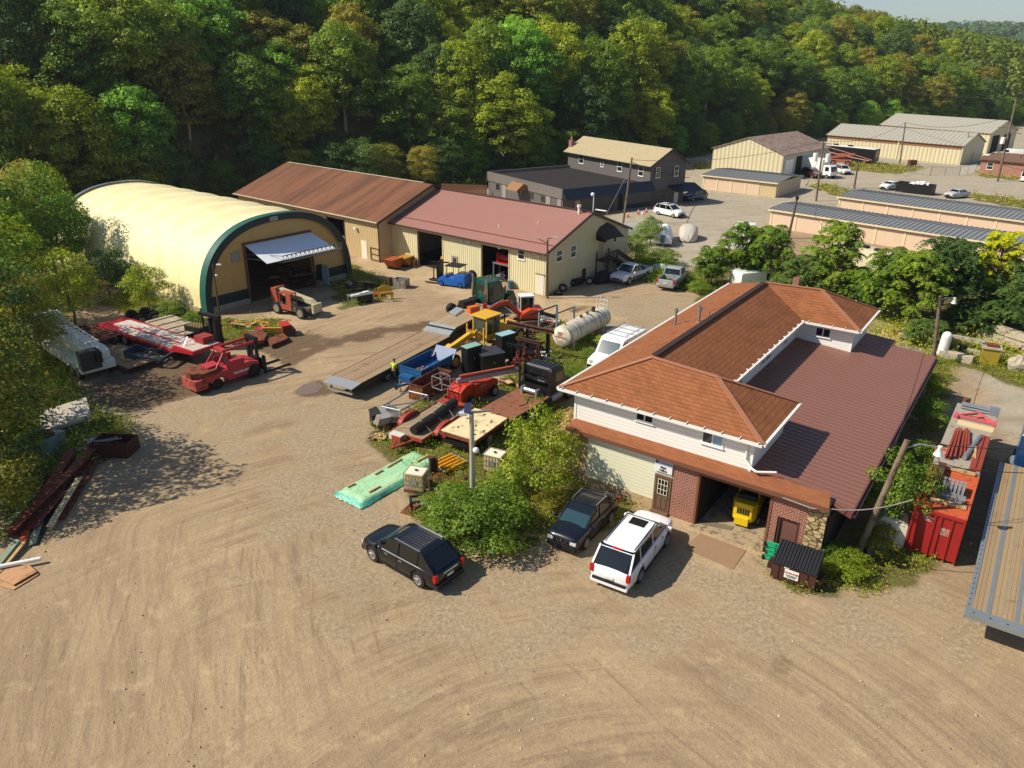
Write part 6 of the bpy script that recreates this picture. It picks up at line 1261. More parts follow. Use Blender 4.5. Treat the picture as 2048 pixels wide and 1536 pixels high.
# ---- black cabinets
def hx(px, py, h_): return P(px, py)
CAB = mat('black_cabinet', '101216', .5, 0, .12, 1); TEAL = mat('faded_teal_top', '7fa89a', .6, 0, .2, 2, '8a7a62', .66)
def cabinet(px, py, rz, sx, sy, sz, label, top=None, n='steel_cabinet'):
    t = thing(n, label, 'cabinet', P(px, py), rz, 'black steel cabinets in the yard'); obj('carcass', MB().box(-sx/2, sx/2, -sy/2, sy/2, 0, sz), CAB, t, bevel=.015)
    obj('lid', MB().box(-sx/2-.02, sx/2+.02, -sy/2-.02, sy/2+.02, sz, sz+.04), top or CAB, t); obj('door', MB().box(-sx/2+.06, sx/2-.06, -sy/2-.02, -sy/2, .1, sz-.1), CAB, t); obj('handle', MB().box(-.04, .04, -sy/2-.06, -sy/2-.02, sz*.5, sz*.6), GALV, t); return t
cabinet(943, 741, hdt-.35, 1.35, .75, 2.0, 'black cabinet with chipped teal top left of the big black crate', TEAL); cabinet(978, 738, rad(28), 1.9, 1.75, 1.45, 'wide black crate with dusty black top behind the boom lift', mat('dusty_black_top', '35393d', .5, 0, .2, 1)); cabinet(1011, 712, hdt-.35, 1.4, .8, 1.9, 'black cabinet with pale blue top behind the crate', mat('pale_blue_top', '8fb4be', .5, 0, .15, 2))
# ---- rusty lift masts and frames
def mast(A, B, H, label, w_=.28, legs=(.15, .85), rust=RUST2, foot=True, dark=False):
    t = thing('forklift_mast', label, 'mast', Vector((A.x, A.y, 0)), hd(A, B), 'dismantled lift masts'); L = (Vector((B.x-A.x, B.y-A.y, 0))).length
    obj('crossbeam', MB().ibeam((-.1, 0, H), (L+.1, 0, H), w_, w_), rust, t)
    for k in legs:
        m = MB().box(k*L-.12, k*L-.07, -.12, .12, 0, H-.1).box(k*L+.07, k*L+.12, -.12, .12, 0, H-.1).box(k*L-.07, k*L+.07, -.02, .02, 0, H-.1); obj('upright', m, BLK if dark else rust, t)
    if foot: obj('foot_beam', MB().box(-.1, L+.1, -.12, .12, 0, .15).box(L*.3-.1, L*.3+.1, -.7, .7, 0, .12), rust, t)
    obj('chain', MB().cyl((L*.4, .08, .2), (L*.4, .08, H-.1), .03).cyl((L*.6, .08, .2), (L*.6, .08, H-.1), .03), BLK, t); return t
H1 = 2.3; a = P(1016, 645, H1); b = P(1106, 664, H1); mast(a, b, H1, 'longest rusty lift mast lying under a heavy crossbeam left of the white tank', .3, (.45, .9), dark=True)
H1 = 1.8; a = P(1034, 676, H1); b = P(1079, 686, H1); mast(a, b, H1, 'second rusty lift mast with two uprights in front of the longest', .2, (.1, .95)); H1 = 1.6; a = P(1016, 688, H1); b = P(1054, 697, H1); mast(a, b, H1, 'short rusty lift mast next to the blue topped cabinet', .18, (.15, .9), BLK)
rr = random.Random(12); RB2 = mat('red_rust_tube', '8a3a28', .8, 0, .2, 3)
def junk(px, py, n, sp, H_, label, mats, seed, name='scrap_heap', z=0, cat='scrap', L=(.5, 1.6)):
    """heap of mixed bars, tubes and plates that lie together; one heap = one thing with its kinds of pieces as parts"""
    r = random.Random(seed); t = thing(name, label, cat, P(px, py, z), r.uniform(0, 6)); parts_ = {}
    for i in range(n):
        k = r.choice(range(len(mats))); m = parts_.setdefault((k, r.choice(('bar', 'tube', 'plate'))), MB()); kind = [q for q in parts_ if parts_[q] is m][0][1]
        a = r.uniform(0, 2*pi); l = r.uniform(*L); x = r.gauss(0, sp*.5); y = r.gauss(0, sp*.5); z0 = r.uniform(.03, H_)*max(.1, 1-math.hypot(x, y)/sp/1.6); d = Vector((cos(a)*l/2, sin(a)*l/2, r.uniform(-.12, .12)*l)); c = Vector((x, y, z0+.05))
        if kind == 'bar': m.ibeam(c-d, c+d, .1, .12, .02)
        elif kind == 'tube': m.cyl(c-d, c+d, r.uniform(.03, .07), n=8)
        else: m.box(-l*.35, l*.35, -l*.25, l*.25, 0, .03, Matrix.Translation(c) @ Matrix.Rotation(a, 4, 'Z') @ Matrix.Rotation(r.uniform(-.3, .3), 4, 'X'))
    for (k, kd), m in parts_.items(): obj({'bar': 'steel_section', 'tube': 'pipe_piece', 'plate': 'sheet_piece'}[kd], m, mats[k], t)
    return t
junk(1050, 722, 34, 1.3, .7, 'tangle of red rusty tubes in front of the lift masts', [RB2, RUST2, BLK], 3); junk(1085, 716, 14, .8, .5, 'small pale and rusty scrap pile under the lift mast end', [RUST2, GALV, WHITE], 4); junk(1095, 655, 26, 1.2, 1.2, 'white and rusty pipes stacked in the blue post rack', [WHITE, RUST, GALV, RB2], 5)
for (x, y, nm) in ((1028, 745, 'red rusty frame stand behind the black flatbed truck cab'), (1042, 738, 'tall red rusty stand beside the black crate')):
    t = thing('steel_stand', nm, 'stand', P(x, y), rad(20), 'red rusty stands'); obj('leg', MB().bar((0, 0, 0), (.25, 0, 1.7), .07), RB2, t); obj('leg', MB().bar((.6, .1, 0), (.3, 0, 1.7), .07), RB2, t); obj('crossbar', MB().bar((-.3, 0, .8), (.9, 0, .9), .06).bar((.1, -.3, 1.3), (.45, .3, 1.3), .06), RB2, t)
m = MB()
pts = [P(1112.5, 668), P(1147, 655), P(1078, 662)]; t = thing('post_rack', 'rack of pale blue steel posts with swinging rail left of the white tank', 'rack', pts[0], 0); o0 = pts[0]
for p, h_ in zip(pts, (2.6, 2.0, 1.9)): q = p-o0; obj('post', MB().cyl(q, q+Vector((0, 0, h_)), .09), mat('pale_blue_post', '7c94a4', .5, 0, .2, 2, '6d5540', .6), t, smooth=True)
q0 = pts[0]-o0; q1 = pts[1]-o0; q2 = pts[2]-o0; obj('rail', MB().bar(q0+Vector((0, 0, 2.6)), q0+Vector((-2.3, -.6, 1.9)), .09).bar(q1+Vector((0, 0, 1.9)), q1+Vector((-1.8, -.5, 1.3)), .08).bar(q0+Vector((0, 0, 1.5)), q2+Vector((0, 0, 1.7)), .12, .3), BLK, t)
junk(1068, 700, 22, 1.1, 1.2, 'dark rusty columns and clamps heaped under the longest lift mast', [RUST2, BLK, RUST], 81, L=(.5, 1.5)); junk(1002, 700, 16, .8, .7, 'brown steel pieces between the grader and the blue topped cabinet', [RUST2, RUST, WOOD], 82); junk(912, 792, 14, .9, .4, 'small rusty sections in the grass behind the rusty bin', [RUST2, RUST, BLK], 83); junk(1040, 668, 20, 1.3, .6, 'weathered boards and rails behind the grader', [WOOD, RUST2, GALV], 84, L=(1.0, 2.4)); junk(1012, 770, 12, .8, .4, 'brown bits in the weeds by the black crate', [RUST2, WOOD], 85, L=(.3, 1.0)); junk(760, 872, 8, .6, .2, 'pale boards on the yellow grass below the drum sweeper', [WOOD, WOOD, GALV], 86, L=(.6, 1.4)); junk(900, 985, 10, .7, .25, 'rusty offcuts between the posts and the round bush', [RUST, WOOD], 87, L=(.4, 1.2)); junk(1095, 775, 12, .7, .4, 'scrap beside the cab of the black flatbed truck', [RUST2, GALV, BLK], 88, L=(.3, 1.0))
# ---- white tank
A = P(1122, 700); B = P(1203, 657); tk, L = deckthing('storage_tank', 'long horizontal white tank streaked with dark stains', 'tank', A, B); t = NT('tank_white'); v = t.co()
st = t.noise(t.n('Mapping', Vector=v, Scale=(4.5, .3, .3)).outputs[0], 1.6, 6, .7); TKW = t.fin(t.mix(t.math('MULTIPLY', t.ramp(st, .46, .58), .85), t.mix(t.noise(v, 1, 4), 'e6e0cc', 'd4cdb6'), '5a5550'), .5); R = .86
rings = []; n = 26
for x, k in ((-.22, .3), (-.17, .6), (-.08, .85), (0, 1), (.02, 1), (L, 1), (L+.08, .85), (L+.17, .6), (L+.22, .3)): rings.append([Vector((x, R*k*cos(2*pi*i/n), 1.15+R*k*sin(2*pi*i/n))) for i in range(n)])
obj('shell', MB().loft(rings), TKW, tk, smooth=50)
for x in (.9, L-.9): obj('saddle', MB().box(x-.15, x+.15, -.7, .7, 0, .55), CONC, tk)
obj('fittings', MB().cyl((L*.45, 0, 1.95), (L*.45, 0, 2.2), .12).cyl((L*.6, 0, 1.95), (L*.6, 0, 2.25), .1).cyl((L*.75, 0, 1.95), (L*.75, 0, 2.4), .16).tube([(.5, 0, 2.0), (.5, 0, 2.15)], .06).tube([(L*.6, .2, 2.1), (L*.8, .2, 2.1)], .03), RUST2, tk)
m = MB()
for s in (-.35, .35): m.tube([(L-.5, s, 1.9), (L-.5, s, 2.9), (L+.1, s, 2.9), (L+.1, s, 1.2)], .025)
for i in range(4): m.bar((L+.1, -.35, 1.4+i*.4), (L+.1, .35, 1.4+i*.4), .03)
obj('ladder_rail', m, WHITE, tk); REDI = mat('red_ink', 'b0442c', .7); RT_ = Matrix.Translation((-.235, 0, 1.35)) @ Matrix.Rotation(-pi/2, 4, 'Z') @ Matrix.Rotation(pi/2, 4, 'X')
text_mesh('DIESEL\nFUEL\nNO SMOKING', .19, RT_, REDI, tk, bold=.004)
# ---- red boom lift
bl = thing('boom_lift', 'red boom lift with folded grey arm and basket beside the rusty skip', 'boom lift', P(926, 808), hd(P(918, 815), P(965, 792))); RL = mat('lift_red', 'b5321c', .45, 0, .12, 1.2, '7c3a22', .7)
obj('chassis', MB().box(-.6, 3.0, -.6, .6, .35, .8), RL, bl, bevel=.05); obj('counterweight', MB().prism([(-.9, .3), (-.9, 1.3), (-.3, 1.6), (.4, 1.6), (.4, .3)], 'y', -.65, .65), RL, bl, bevel=.06)
obj('hood', MB().prism([(.4, .7), (.4, 1.5), (2.4, 1.35), (2.9, 1.1), (2.9, .7)], 'y', -.75, -.1), RL, bl, bevel=.06); m = MB()
for i in range(5): m.box(-.93, -.9, -.5, .5, .5+i*.16, .56+i*.16)
obj('cooling_louver', m, mat('louver_dark', '6a2014', .6), bl); AR = mat('boom_grey', '9fa6a8', .4, .3, .1, 1); obj('boom_arm', MB().bar((-.3, .25, 1.75), (3.6, -1.9, 1.9), .24, .28), AR, bl); obj('upper_arm', MB().bar((-.1, .15, 2.02), (3.4, -1.75, 2.14), .2, .2), mat('red_arm', 'a04a36', .5), bl)
obj('turret', MB().cyl((.2, .2, .8), (.2, .2, 1.8), .3), RL, bl); m = MB()
for a_, b_ in (((-.9, .3, 1.5), (-.9, 1.2, 1.5)), ((-1.7, .3, 1.5), (-1.7, 1.2, 1.5)), ((-.9, .3, 2.3), (-.9, 1.2, 2.3)), ((-1.7, .3, 2.3), (-1.7, 1.2, 2.3)), ((-1.7, .3, 2.3), (-.9, .3, 2.3)), ((-1.7, 1.2, 2.3), (-.9, 1.2, 2.3)), ((-1.7, .3, 1.5), (-.9, .3, 1.5)), ((-1.7, 1.2, 1.5), (-.9, 1.2, 1.5)), ((-1.7, .3, 1.5), (-1.7, .3, 2.3)), ((-.9, .3, 1.5), (-.9, .3, 2.3)), ((-1.7, 1.2, 1.5), (-1.7, 1.2, 2.3)), ((-.9, 1.2, 1.5), (-.9, 1.2, 2.3)), ((-.9, .75, 1.9), (-.1, .4, 1.8))): m.bar(a_, b_, .05)
obj('basket', m, GALV, bl); obj('logo_ring', MB().loft([[Vector((1.3+.28*rr_*cos(a_), -.76, 1.15+.1*rr_*sin(a_))) for a_ in [2*pi*i/20 for i in range(20)]] for rr_ in (1, .85)], caps=False), WHITE, bl, fixn=False)
for x in (0, 2.4):
    for s in (-1, 1): wheel(bl, x, s*.75, .4, .3)
# ---- rusty skip
def skip(name, label, A, B, W_, H_, mt, loc_side=-1, taper=0.0, cat='skip'):
    t, L = deckthing(name, label, cat, A, B); y0, y1 = (0, W_) ; k = taper
    m = MB().slab([(0, y0, 0), (L, y0, 0), (L, y1, 0), (0, y1, 0)], -.04)
    m.add([(0, y0, 0), (L, y0, 0), (L+k, y0-k*.3, H_), (-k, y0-k*.3, H_), (0, y0+.06, 0), (L, y0+.06, 0), (L+k-.06, y0-k*.3+.06, H_), (-k+.06, y0-k*.3+.06, H_)], [(0, 1, 2, 3), (4, 7, 6, 5), (3, 2, 6, 7), (0, 3, 7, 4), (1, 5, 6, 2)])
    m.add([(0, y1, 0), (L, y1, 0), (L+k, y1+k*.3, H_), (-k, y1+k*.3, H_), (0, y1-.06, 0), (L, y1-.06, 0), (L+k-.06, y1+k*.3-.06, H_), (-k+.06, y1+k*.3-.06, H_)], [(0, 1, 2, 3), (4, 7, 6, 5), (3, 2, 6, 7), (0, 3, 7, 4), (1, 5, 6, 2)])
    for x, s in ((0, -1), (L, 1)): m.add([(x, y0, 0), (x, y1, 0), (x+s*k, y1+k*.3, H_), (x+s*k, y0-k*.3, H_), (x-s*.06, y0, 0), (x-s*.06, y1, 0), (x+s*(k-.06), y1+k*.3, H_), (x+s*(k-.06), y0-k*.3, H_)], [(0, 1, 2, 3), (4, 5, 6, 7), (2, 3, 7, 6), (0, 3, 7, 4), (1, 2, 6, 5)])
    obj('hull', m, mt, t); obj('rim', MB().bar((-k, y0-k*.3, H_), (L+k, y0-k*.3, H_), .06).bar((-k, y1+k*.3, H_), (L+k, y1+k*.3, H_), .06), mt, t); return t
skip('scrap_bin', 'open rusty orange steel bin between the blue trailer and the boom lift', P(818, 797), P(843, 807), 3.4, 1.15, RUST, cat='bin').rotation_euler.z = hd(P(818, 797), P(843, 804))
for i, (a_, b_) in enumerate((((862, 815), (905, 778)), ((870, 812), (900, 790)), ((875, 822), (908, 797)))): 
    p = P(*a_); q = P(*b_); tag(obj('wooden_beam', MB().bar((0, 0, .12), (q-p)+Vector((0, 0, .12+.1*i)), .16, .14), RUST2, None, loc=p), 'rusty brown beam lying right of the rusty bin, %s of three' % ('longest', 'middle', 'lowest')[i], 'beam', 'beams right of the rusty bin')
# steel tube frame
z = 1.25; q = [P(764, 813, z), P(817, 782, z), P(856, 791, z), P(801, 821, z)]; t = thing('tube_stand', 'table high galvanised tube frame standing over the yellow grass', 'frame', q[0]-Vector((0, 0, z)), 0); o0 = t.location.copy(); m = MB()
qq = [k_-o0 for k_ in q]
for i in range(4): m.cyl(qq[i], qq[(i+1) % 4], .05)
m.cyl(qq[0].lerp(qq[3], .0)+Vector((.2, 0, 0)), qq[2].lerp(qq[3], .45), .045); obj('top_frame', m, GALV, t, smooth=True)
for i, k_ in enumerate((qq[0].lerp(qq[1], .25), qq[2], qq[3].lerp(qq[2], .3), qq[3])): obj('leg', MB().cyl((k_.x, k_.y, 0), k_, .05), GALV, t, smooth=True)
sw = thing('sweeper_attachment', 'rusty drum sweeper attachment under the end of the tube frame', 'attachment', P(768, 851), rad(25)); obj('drum', MB().cyl((-.2, -.9, .45), (-.2, .9, .45), .42, n=18), RUST, sw, smooth=True); obj('hood', MB().prism([(-.7, .5), (-.5, .95), (.3, 1.0), (1.1, .8), (1.2, .4), (.2, .6)], 'y', -.95, .95), mat('weathered_grey', '8f918c', .5, .2, .2, 2, '7a5a44', .55), sw); obj('rubber_flap', MB().slab([(-.75, -.2, .9), (-.2, -.2, 1.02), (-.2, .9, 1.02), (-.75, .9, .9)], .03).box(-.78, -.74, -.2, .5, .1, .9), RUBBER, sw); obj('arm', MB().bar((1, -.4, .6), (1.8, -.5, .9), .1).bar((1, .4, .6), (1.8, .3, .9), .1), GALV, sw)
# ---- red flat trailer with black roll
A = P(814, 890); B = P(904, 830); ft, L = deckthing('flat_trailer', 'red flat trailer with weathered planks and round fenders', 'trailer', A, B); w = 1.15; FR = mat('faded_red', '9a3a2c', .6, 0, .15, 1.5, '6a3a28', .62)
obj('deck', MB().box(0, L, -w, w, .62, .68), planks('weathered_planks', '8f7a60', 'a08d72', 'y', .17, '66543f'), ft); obj('frame', MB().box(-.05, L, -w-.06, -w, .5, .7).box(-.05, L, w, w+.06, .5, .7).box(-.1, 0, -w-.06, w+.06, .5, .7).box(L, L+.8, -w-.06, w+.06, .55, .68), FR, ft)
obj('tongue', MB().bar((0, -.6, .5), (-1.5, 0, .45), .12).bar((0, .6, .5), (-1.5, 0, .45), .12).box(-.75, -.25, -.1, .55, .5, .85), FR, ft); obj('tool_box', MB().box(-.7, -.2, -.1, .8, .55, .9), mat('pale_box', 'c8c4b8', .5), ft)
for s in (-1, 1):
    pr = [(L*.42+1.0*cos(pi*i/10), .55+.5*sin(pi*i/10)) for i in range(11)]; obj('fender', MB().prism(pr, 'y', s*(w+.08), s*(w+.38)), FR, ft)
    for x in (L*.42-.45, L*.42+.45): wheel(ft, x, s*(w+.2), .36, .22)
rl = MB(); pts = [on_ for on_ in [Vector((L*.05, -.35, .98)), Vector((L*.3, -.45, 1.0)), Vector((L*.55, -.38, 1.02)), Vector((L*.8, -.3, 1.0)), Vector((L*1.0, -.22, 1.0))]]
rings = []
for i, p in enumerate(pts): k_ = (.28, .36, .30, .36, .3)[i]; rings.append([p+Vector((0, k_*cos(2*pi*j/14), k_*.95*sin(2*pi*j/14))) for j in range(14)])
o = tag(obj('fabric_roll', MB().loft(rings), mat('black_rubber_sheet', '1f1d1b', .6, 0, .2, 2), None, smooth=True, loc=ft.location), 'thick black rolled sheet strapped on the red flat trailer', 'roll'); o.rotation_euler = ft.rotation_euler
obj('strap', MB().tube([(L*.12, 1.1, .7), (L*.16, 0, .95), (L*.2, -.38, 1.36), (L*.22, -1.1, .7)], .02).tube([(L*.85, 1.1, .7), (L*.8, .1, .95), (L*.75, -.32, 1.36), (L*.72, -1.1, .7)], .02).tube([(L*.45, -.1, 1.25), (L*.47, -.4, 1.36), (L*.5, -1.1, .7)], .02), mat('straps', 'b0a478', .7), ft)
# ---- cream flatbed truck bed and black flatbed truck
A = P(916, 870.5, 1.15); B = P(983, 825, 1.15); cb_, L = deckthing('truck_flatbed', 'worn cream painted steel truck bed with tail lights behind the lamp pole', 'truck bed', A, B); w = 1.27
CRM = mat('flaking_cream', 'd6c89a', .6, 0, .1, 1.0, '8a6a4c', .58, .004, 1.6); obj('deck', MB().box(0, L, -w, w, 1.08, 1.15), CRM, cb_); m = MB()
for x, y in ((.6, -.8), (.9, .6), (1.6, -.2), (2.2, .8), (2.6, -.7), (3.2, .2), (1.3, -1.0), (3.7, -.5)): m.box(x-.09, x+.09, y-.06, y+.06, 1.15, 1.165)
obj('tie_down', m, DKIN, cb_); obj('side_rail', MB().box(-.06, L, -w-.06, -w, .98, 1.16).box(-.06, L, w, w+.06, .98, 1.16).box(-.08, 0, -w-.06, w+.06, .9, 1.12), RUST, cb_); obj('frame', MB().box(.3, L, -.5, -.3, .6, 1.05).box(.3, L, .3, .5, .6, 1.05).box(-.1, .25, -1.1, 1.1, .45, .7), BLK, cb_)
for s in (-1, 1):
    obj('tail_light', MB().box(-.12, -.08, s*.95-.12, s*.95+.12, .78, .9), REDL, cb_)
    for x in (1.6,): wheel(cb_, x, s*1.0, .48, .45)
obj('mud_flap', MB().box(.5, .53, -1.2, -.7, .25, .8).box(.5, .53, .7, 1.2, .25, .8), RUBBER, cb_)
A = P(1003, 822, 1.15); B = P(1057, 791, 1.15); bf, L = deckthing('flatbed_truck', 'black flatbed truck with rusty deck and winch behind the cab', 'truck', A, B); BP = mat('black_cab', '121316', .35, 0, .1, 1, '3a2e22', .72)
L = 3.7; obj('deck', MB().box(-.6, L, -w, w, 1.08, 1.16), mat('rust_deck', '8a5a3e', .7, .1, .15, 1.2, '6a4230', .55), bf); obj('frame', MB().box(-.3, L+3.4, -.5, -.3, .6, .98).box(-.3, L+3.4, .3, .5, .6, .98).box(-.6, L, -w-.04, -w, 1.0, 1.17).box(-.6, L, w, w+.04, 1.0, 1.17), BLK, bf)
obj('headboard', MB().box(L-.05, L+.05, -w, w, 1.16, 1.7).box(L-.05, L+.05, -w, -w+.12, 1.7, 2.9).box(L-.05, L+.05, w-.12, w, 1.7, 2.9).box(L-.05, L+.05, -w, w, 2.15, 2.25), BLK, bf); obj('winch', MB().cyl((L-.5, -.5, 1.45), (L-.5, .5, 1.45), .16).box(L-.7, L-.3, -.65, -.5, 1.16, 1.65).box(L-.7, L-.3, .5, .65, 1.16, 1.65), GALV, bf)
obj('cab', MB().prism([(L+.3, 1.0), (L+2.2, 1.0), (L+2.2, 1.7), (L+1.9, 2.7), (L+1.6, 2.85), (L+.3, 2.85)], 'y', -1.1, 1.1), BP, bf, bevel=.07, smooth=30); obj('hood', MB().prism([(L+2.1, .8), (L+3.5, .8), (L+3.5, 1.3), (L+2.1, 1.75)], 'y', -.75, .75), BP, bf, bevel=.08, smooth=30)
obj('rear_window', MB().box(L+.285, L+.3, -.6, .6, 1.95, 2.5), GLC, bf); m = MB()
for i in range(6): m.box(L+.5, L+1.5, -.85+i*.3, -.77+i*.3, 2.85, 2.88)
obj('roof_rib', m, mat('glint_ribs', '3a3d42', .3), bf); obj('light_bar', MB().box(L+.35, L+.45, -.9, .9, 2.85, 2.95), GALV, bf)
for s in (-1, 1):
    obj('side_window', MB().box(L+.9, L+1.8, s*1.1-.012, s*1.1+.012, 1.85, 2.5), GLC, bf); obj('exhaust', MB().cyl((L+.2, s*1.1, 1.0), (L+.2, s*1.1, 3.0), .07), CHROME, bf, smooth=True); obj('fender', MB().cyl((L+2.7, s*.72, .7), (L+2.7, s*1.12, .7), .6, n=18), BP, bf, smooth=True)
    wheel(bf, L+2.7, s*1.0, .5, .28); wheel(bf, 1.3, s*.98, .5, .5); obj('fuel_tank', MB().cyl((L+.3, s*1.0, .75), (L+1.6, s*1.0, .75), .3, n=16), GALV, bf, smooth=True)
obj('hose', MB().tube([(1.2, -.5, 1.18), (1.8, -.7, 1.18), (2.6, -.3, 1.18), (3.2, -.5, 1.18), (3.8, -.2, 1.2)], .025), RUBBER, bf)
# ---- totes, lumber, cylinders
def tote(px, py, rz, label):
    t = thing('liquid_tote', label, 'tote', P(px, py), rz, 'caged liquid totes'); obj('tank', MB().box(-.52, .52, -.45, .45, .15, 1.1), mat('yellowed_plastic', 'd2bd84', .5, 0, .15, 2), t, bevel=.06); obj('top_panel', MB().box(-.5, .5, -.43, .43, 1.1, 1.12).cyl((0, 0, 1.12), (0, 0, 1.16), .1), mat('tote_top', 'd9d2bc', .5), t); obj('cap', MB().cyl((0, 0, 1.16), (0, 0, 1.19), .09), BLKP, t); m = MB()
    for i in range(7):
        x = -.56+i*1.12/6; m.bar((x, -.49, .12), (x, -.49, 1.15), .025).bar((x, .49, .12), (x, .49, 1.15), .025)
    for i in range(6):
        y = -.49+i*.98/5; m.bar((-.56, y, .12), (-.56, y, 1.15), .025).bar((.56, y, .12), (.56, y, 1.15), .025)
    for z in (.2, .5, .8, 1.13):
        for s in (-1, 1): m.bar((-.56, s*.49, z), (.56, s*.49, z), .022).bar((s*.56, -.49, z), (s*.56, .49, z), .022)
    obj('cage', m, mat('cage_steel', 'b8b4a8', .4, .5), t); obj('label_plate', MB().box(-.2, .2, -.515, -.505, .5, .85), GALV, t); obj('pallet', MB().box(-.58, .58, -.5, .5, 0, .04).box(-.58, .58, -.5, -.4, .04, .12).box(-.58, .58, .4, .5, .04, .12).box(-.58, .58, -.05, .05, .04, .12), RUST, t); return t
tote(834, 977, rad(-14), 'caged liquid tote on a rusty pallet beside the green wrapped lumber'); tote(990, 940, rad(-25), 'caged liquid tote half behind the yellow green tree')
q = [P(697, 976), P(741, 1001), P(858, 941), P(800, 912)]; A, B = q[0], q[3]
lu = thing('lumber_stack', 'low stack of boards wrapped in green plastic with loose battens on top', 'lumber', mid(A, q[2]), hd(P(741, 1001), P(856, 935))); Ls, Ws = 6.2, 2.2
r = np.random.RandomState(8); m = MB(); nx_, ny_ = 30, 14; g = []
for i in range(nx_+1):
    for j in range(ny_+1):
        x = -Ls/2+Ls*i/nx_; y = -Ws/2+Ws*j/ny_; ed = min(i, nx_-i, j*1.3, (ny_-j)*1.3); z = .32 if ed >= 2 else (.02 if ed < 1 else .22); x += r.uniform(-.05, .05); y += r.uniform(-.04, .04); z += r.uniform(0, .03)
        if ed < 1: x *= 1.02; y *= 1.04
        g.append((x, y, z))
m.add(g, [(i*(ny_+1)+j, (i+1)*(ny_+1)+j, (i+1)*(ny_+1)+j+1, i*(ny_+1)+j+1) for i in range(nx_) for j in range(ny_)])
t = NT('green_wrap'); v = t.co(); x_, y_, z_ = t.xyz(v); br = t.n('TexBrick', Vector=t.comb(x_, y_, 0.0), Color1=t.col('9fce9c'), Color2=t.col('b4d8a6'), Mortar=t.col('74b08c'), Scale=1.0); br.inputs['Brick Width'].default_value = 1.6; br.inputs['Row Height'].default_value = .22; br.inputs['Mortar Size'].default_value = .012
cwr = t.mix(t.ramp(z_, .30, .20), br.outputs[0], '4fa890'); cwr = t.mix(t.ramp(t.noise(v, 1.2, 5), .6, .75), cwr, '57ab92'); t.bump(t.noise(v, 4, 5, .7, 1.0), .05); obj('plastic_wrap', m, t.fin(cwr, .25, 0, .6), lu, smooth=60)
for i, (x, y, l) in enumerate(((-1.7, -.6, .8), (-.3, .55, .6), (-2.2, .7, .5), (1.0, .6, 1.2), (2.4, -.3, .9))): tag(obj('batten', MB().box(-l/2, l/2, -.05, .05, 0, .09), WOOD, None, loc=lu.location+Matrix.Rotation(lu.rotation_euler.z, 3, 'Z') @ Vector((x, y, .34))), 'loose wooden batten on the green wrapped lumber, %s' % ('near the front end', 'in the middle', 'at the front left', 'the longest', 'by the tote')[i], 'batten', 'battens on the wrapped lumber').rotation_euler = (0, 0, lu.rotation_euler.z+(.05 if i % 2 else -.02))
yc = thing('cylinder_rack', 'pallet of yellow hydraulic cylinders with chrome ends', 'cylinders', P(898, 934), hd(P(878, 925), P(920, 905)))
for i in range(5): obj('hydraulic_cylinder', MB().cyl((-.75, -.6+i*.3, .3), (.75, -.6+i*.3, .3), .09), mat('cylinder_yellow', 'd99a1c', .35, 0, .1), yc, smooth=True); each('rod_end', MB().ball((-.9, -.6+i*.3, .3), .1).ball((.85, -.6+i*.3, .3), .1), CHROME, yc)
obj('pallet', MB().box(-.8, .8, -.8, .8, 0, .06).box(-.8, -.6, -.8, .8, .06, .18).box(.6, .8, -.8, .8, .06, .18), RUST, yc)
bfm = thing('steel_bracket', 'small dark blue steel frame on a rusty plate by the round bush', 'frame', P(842, 1020), rad(15)); obj('frame', MB().bar((-.5, -.3, .1), (-.5, -.3, .7), .1).bar((.5, -.3, .1), (.5, -.3, .7), .1).bar((-.5, -.3, .7), (.5, -.3, .7), .1).bar((-.5, .3, .1), (-.5, .3, .7), .1).bar((.5, .3, .1), (.5, .3, .7), .1).bar((-.5, .3, .7), (.5, .3, .7), .1).bar((-.5, -.3, .1), (.5, -.3, .1), .1).bar((-.5, -.3, .7), (-.5, .3, .7), .1).bar((-.5, -.3, .12), (.2, -.3, .65), .07), mat('navy_steel', '16202e', .5), bfm); obj('bracket', MB().prism([(-.1, .3), (.3, .3), (.1, .55)], 'y', -.1, .1), mat('bright_blue', '2a68a8', .4), bfm)
tag(obj('steel_plate', MB().slab([P(800, 1026)+Vector((0, 0, .05)), P(852, 1040)+Vector((0, 0, .05)), P(868, 1022)+Vector((0, 0, .05)), P(822, 1006)+Vector((0, 0, .05))], .03), RUST), 'rusty steel plate on the ground under the blue frame', 'plate')
for i, (a_, b_, h_, l_) in enumerate(((863, 950, 1.1, 'rusty post behind the tote'), (861, 988, .95, 'rusty post in front of the tote'), (932, 970, .5, 'short rusty post by the lamp pole'), (872, 948, 1.0, 'second rusty post beside the yellow cylinders'))): tag(obj('steel_post', MB().cyl((0, 0, 0), (0, 0, h_), .13, n=12).cyl((0, 0, h_), (0, 0, h_+.05), .17), RUST2, None, loc=P(a_, b_)), l_, 'post', 'rusty posts by the tote')
for i, (a_, b_, l_) in enumerate((((872, 950), (926, 972), 'brown timber running from the rusty posts to the bush'), ((868, 956), (912, 985), 'lower brown timber beside the tote'), ((866, 985), (898, 990), 'pale stub of timber on the ground'), ((1006, 972), (1052, 940), 'dark steel beam leaning out of the bush'))):
    p = P(*a_); q_ = P(*b_); dz = .9 if i == 3 else .12; tag(obj('timber', MB().bar((0, 0, .12), (q_-p)+Vector((0, 0, dz)), .16, .16), RUST if i < 2 else (WOOD if i == 2 else RUST2), None, loc=p), l_, 'beam', 'timbers by the tote')
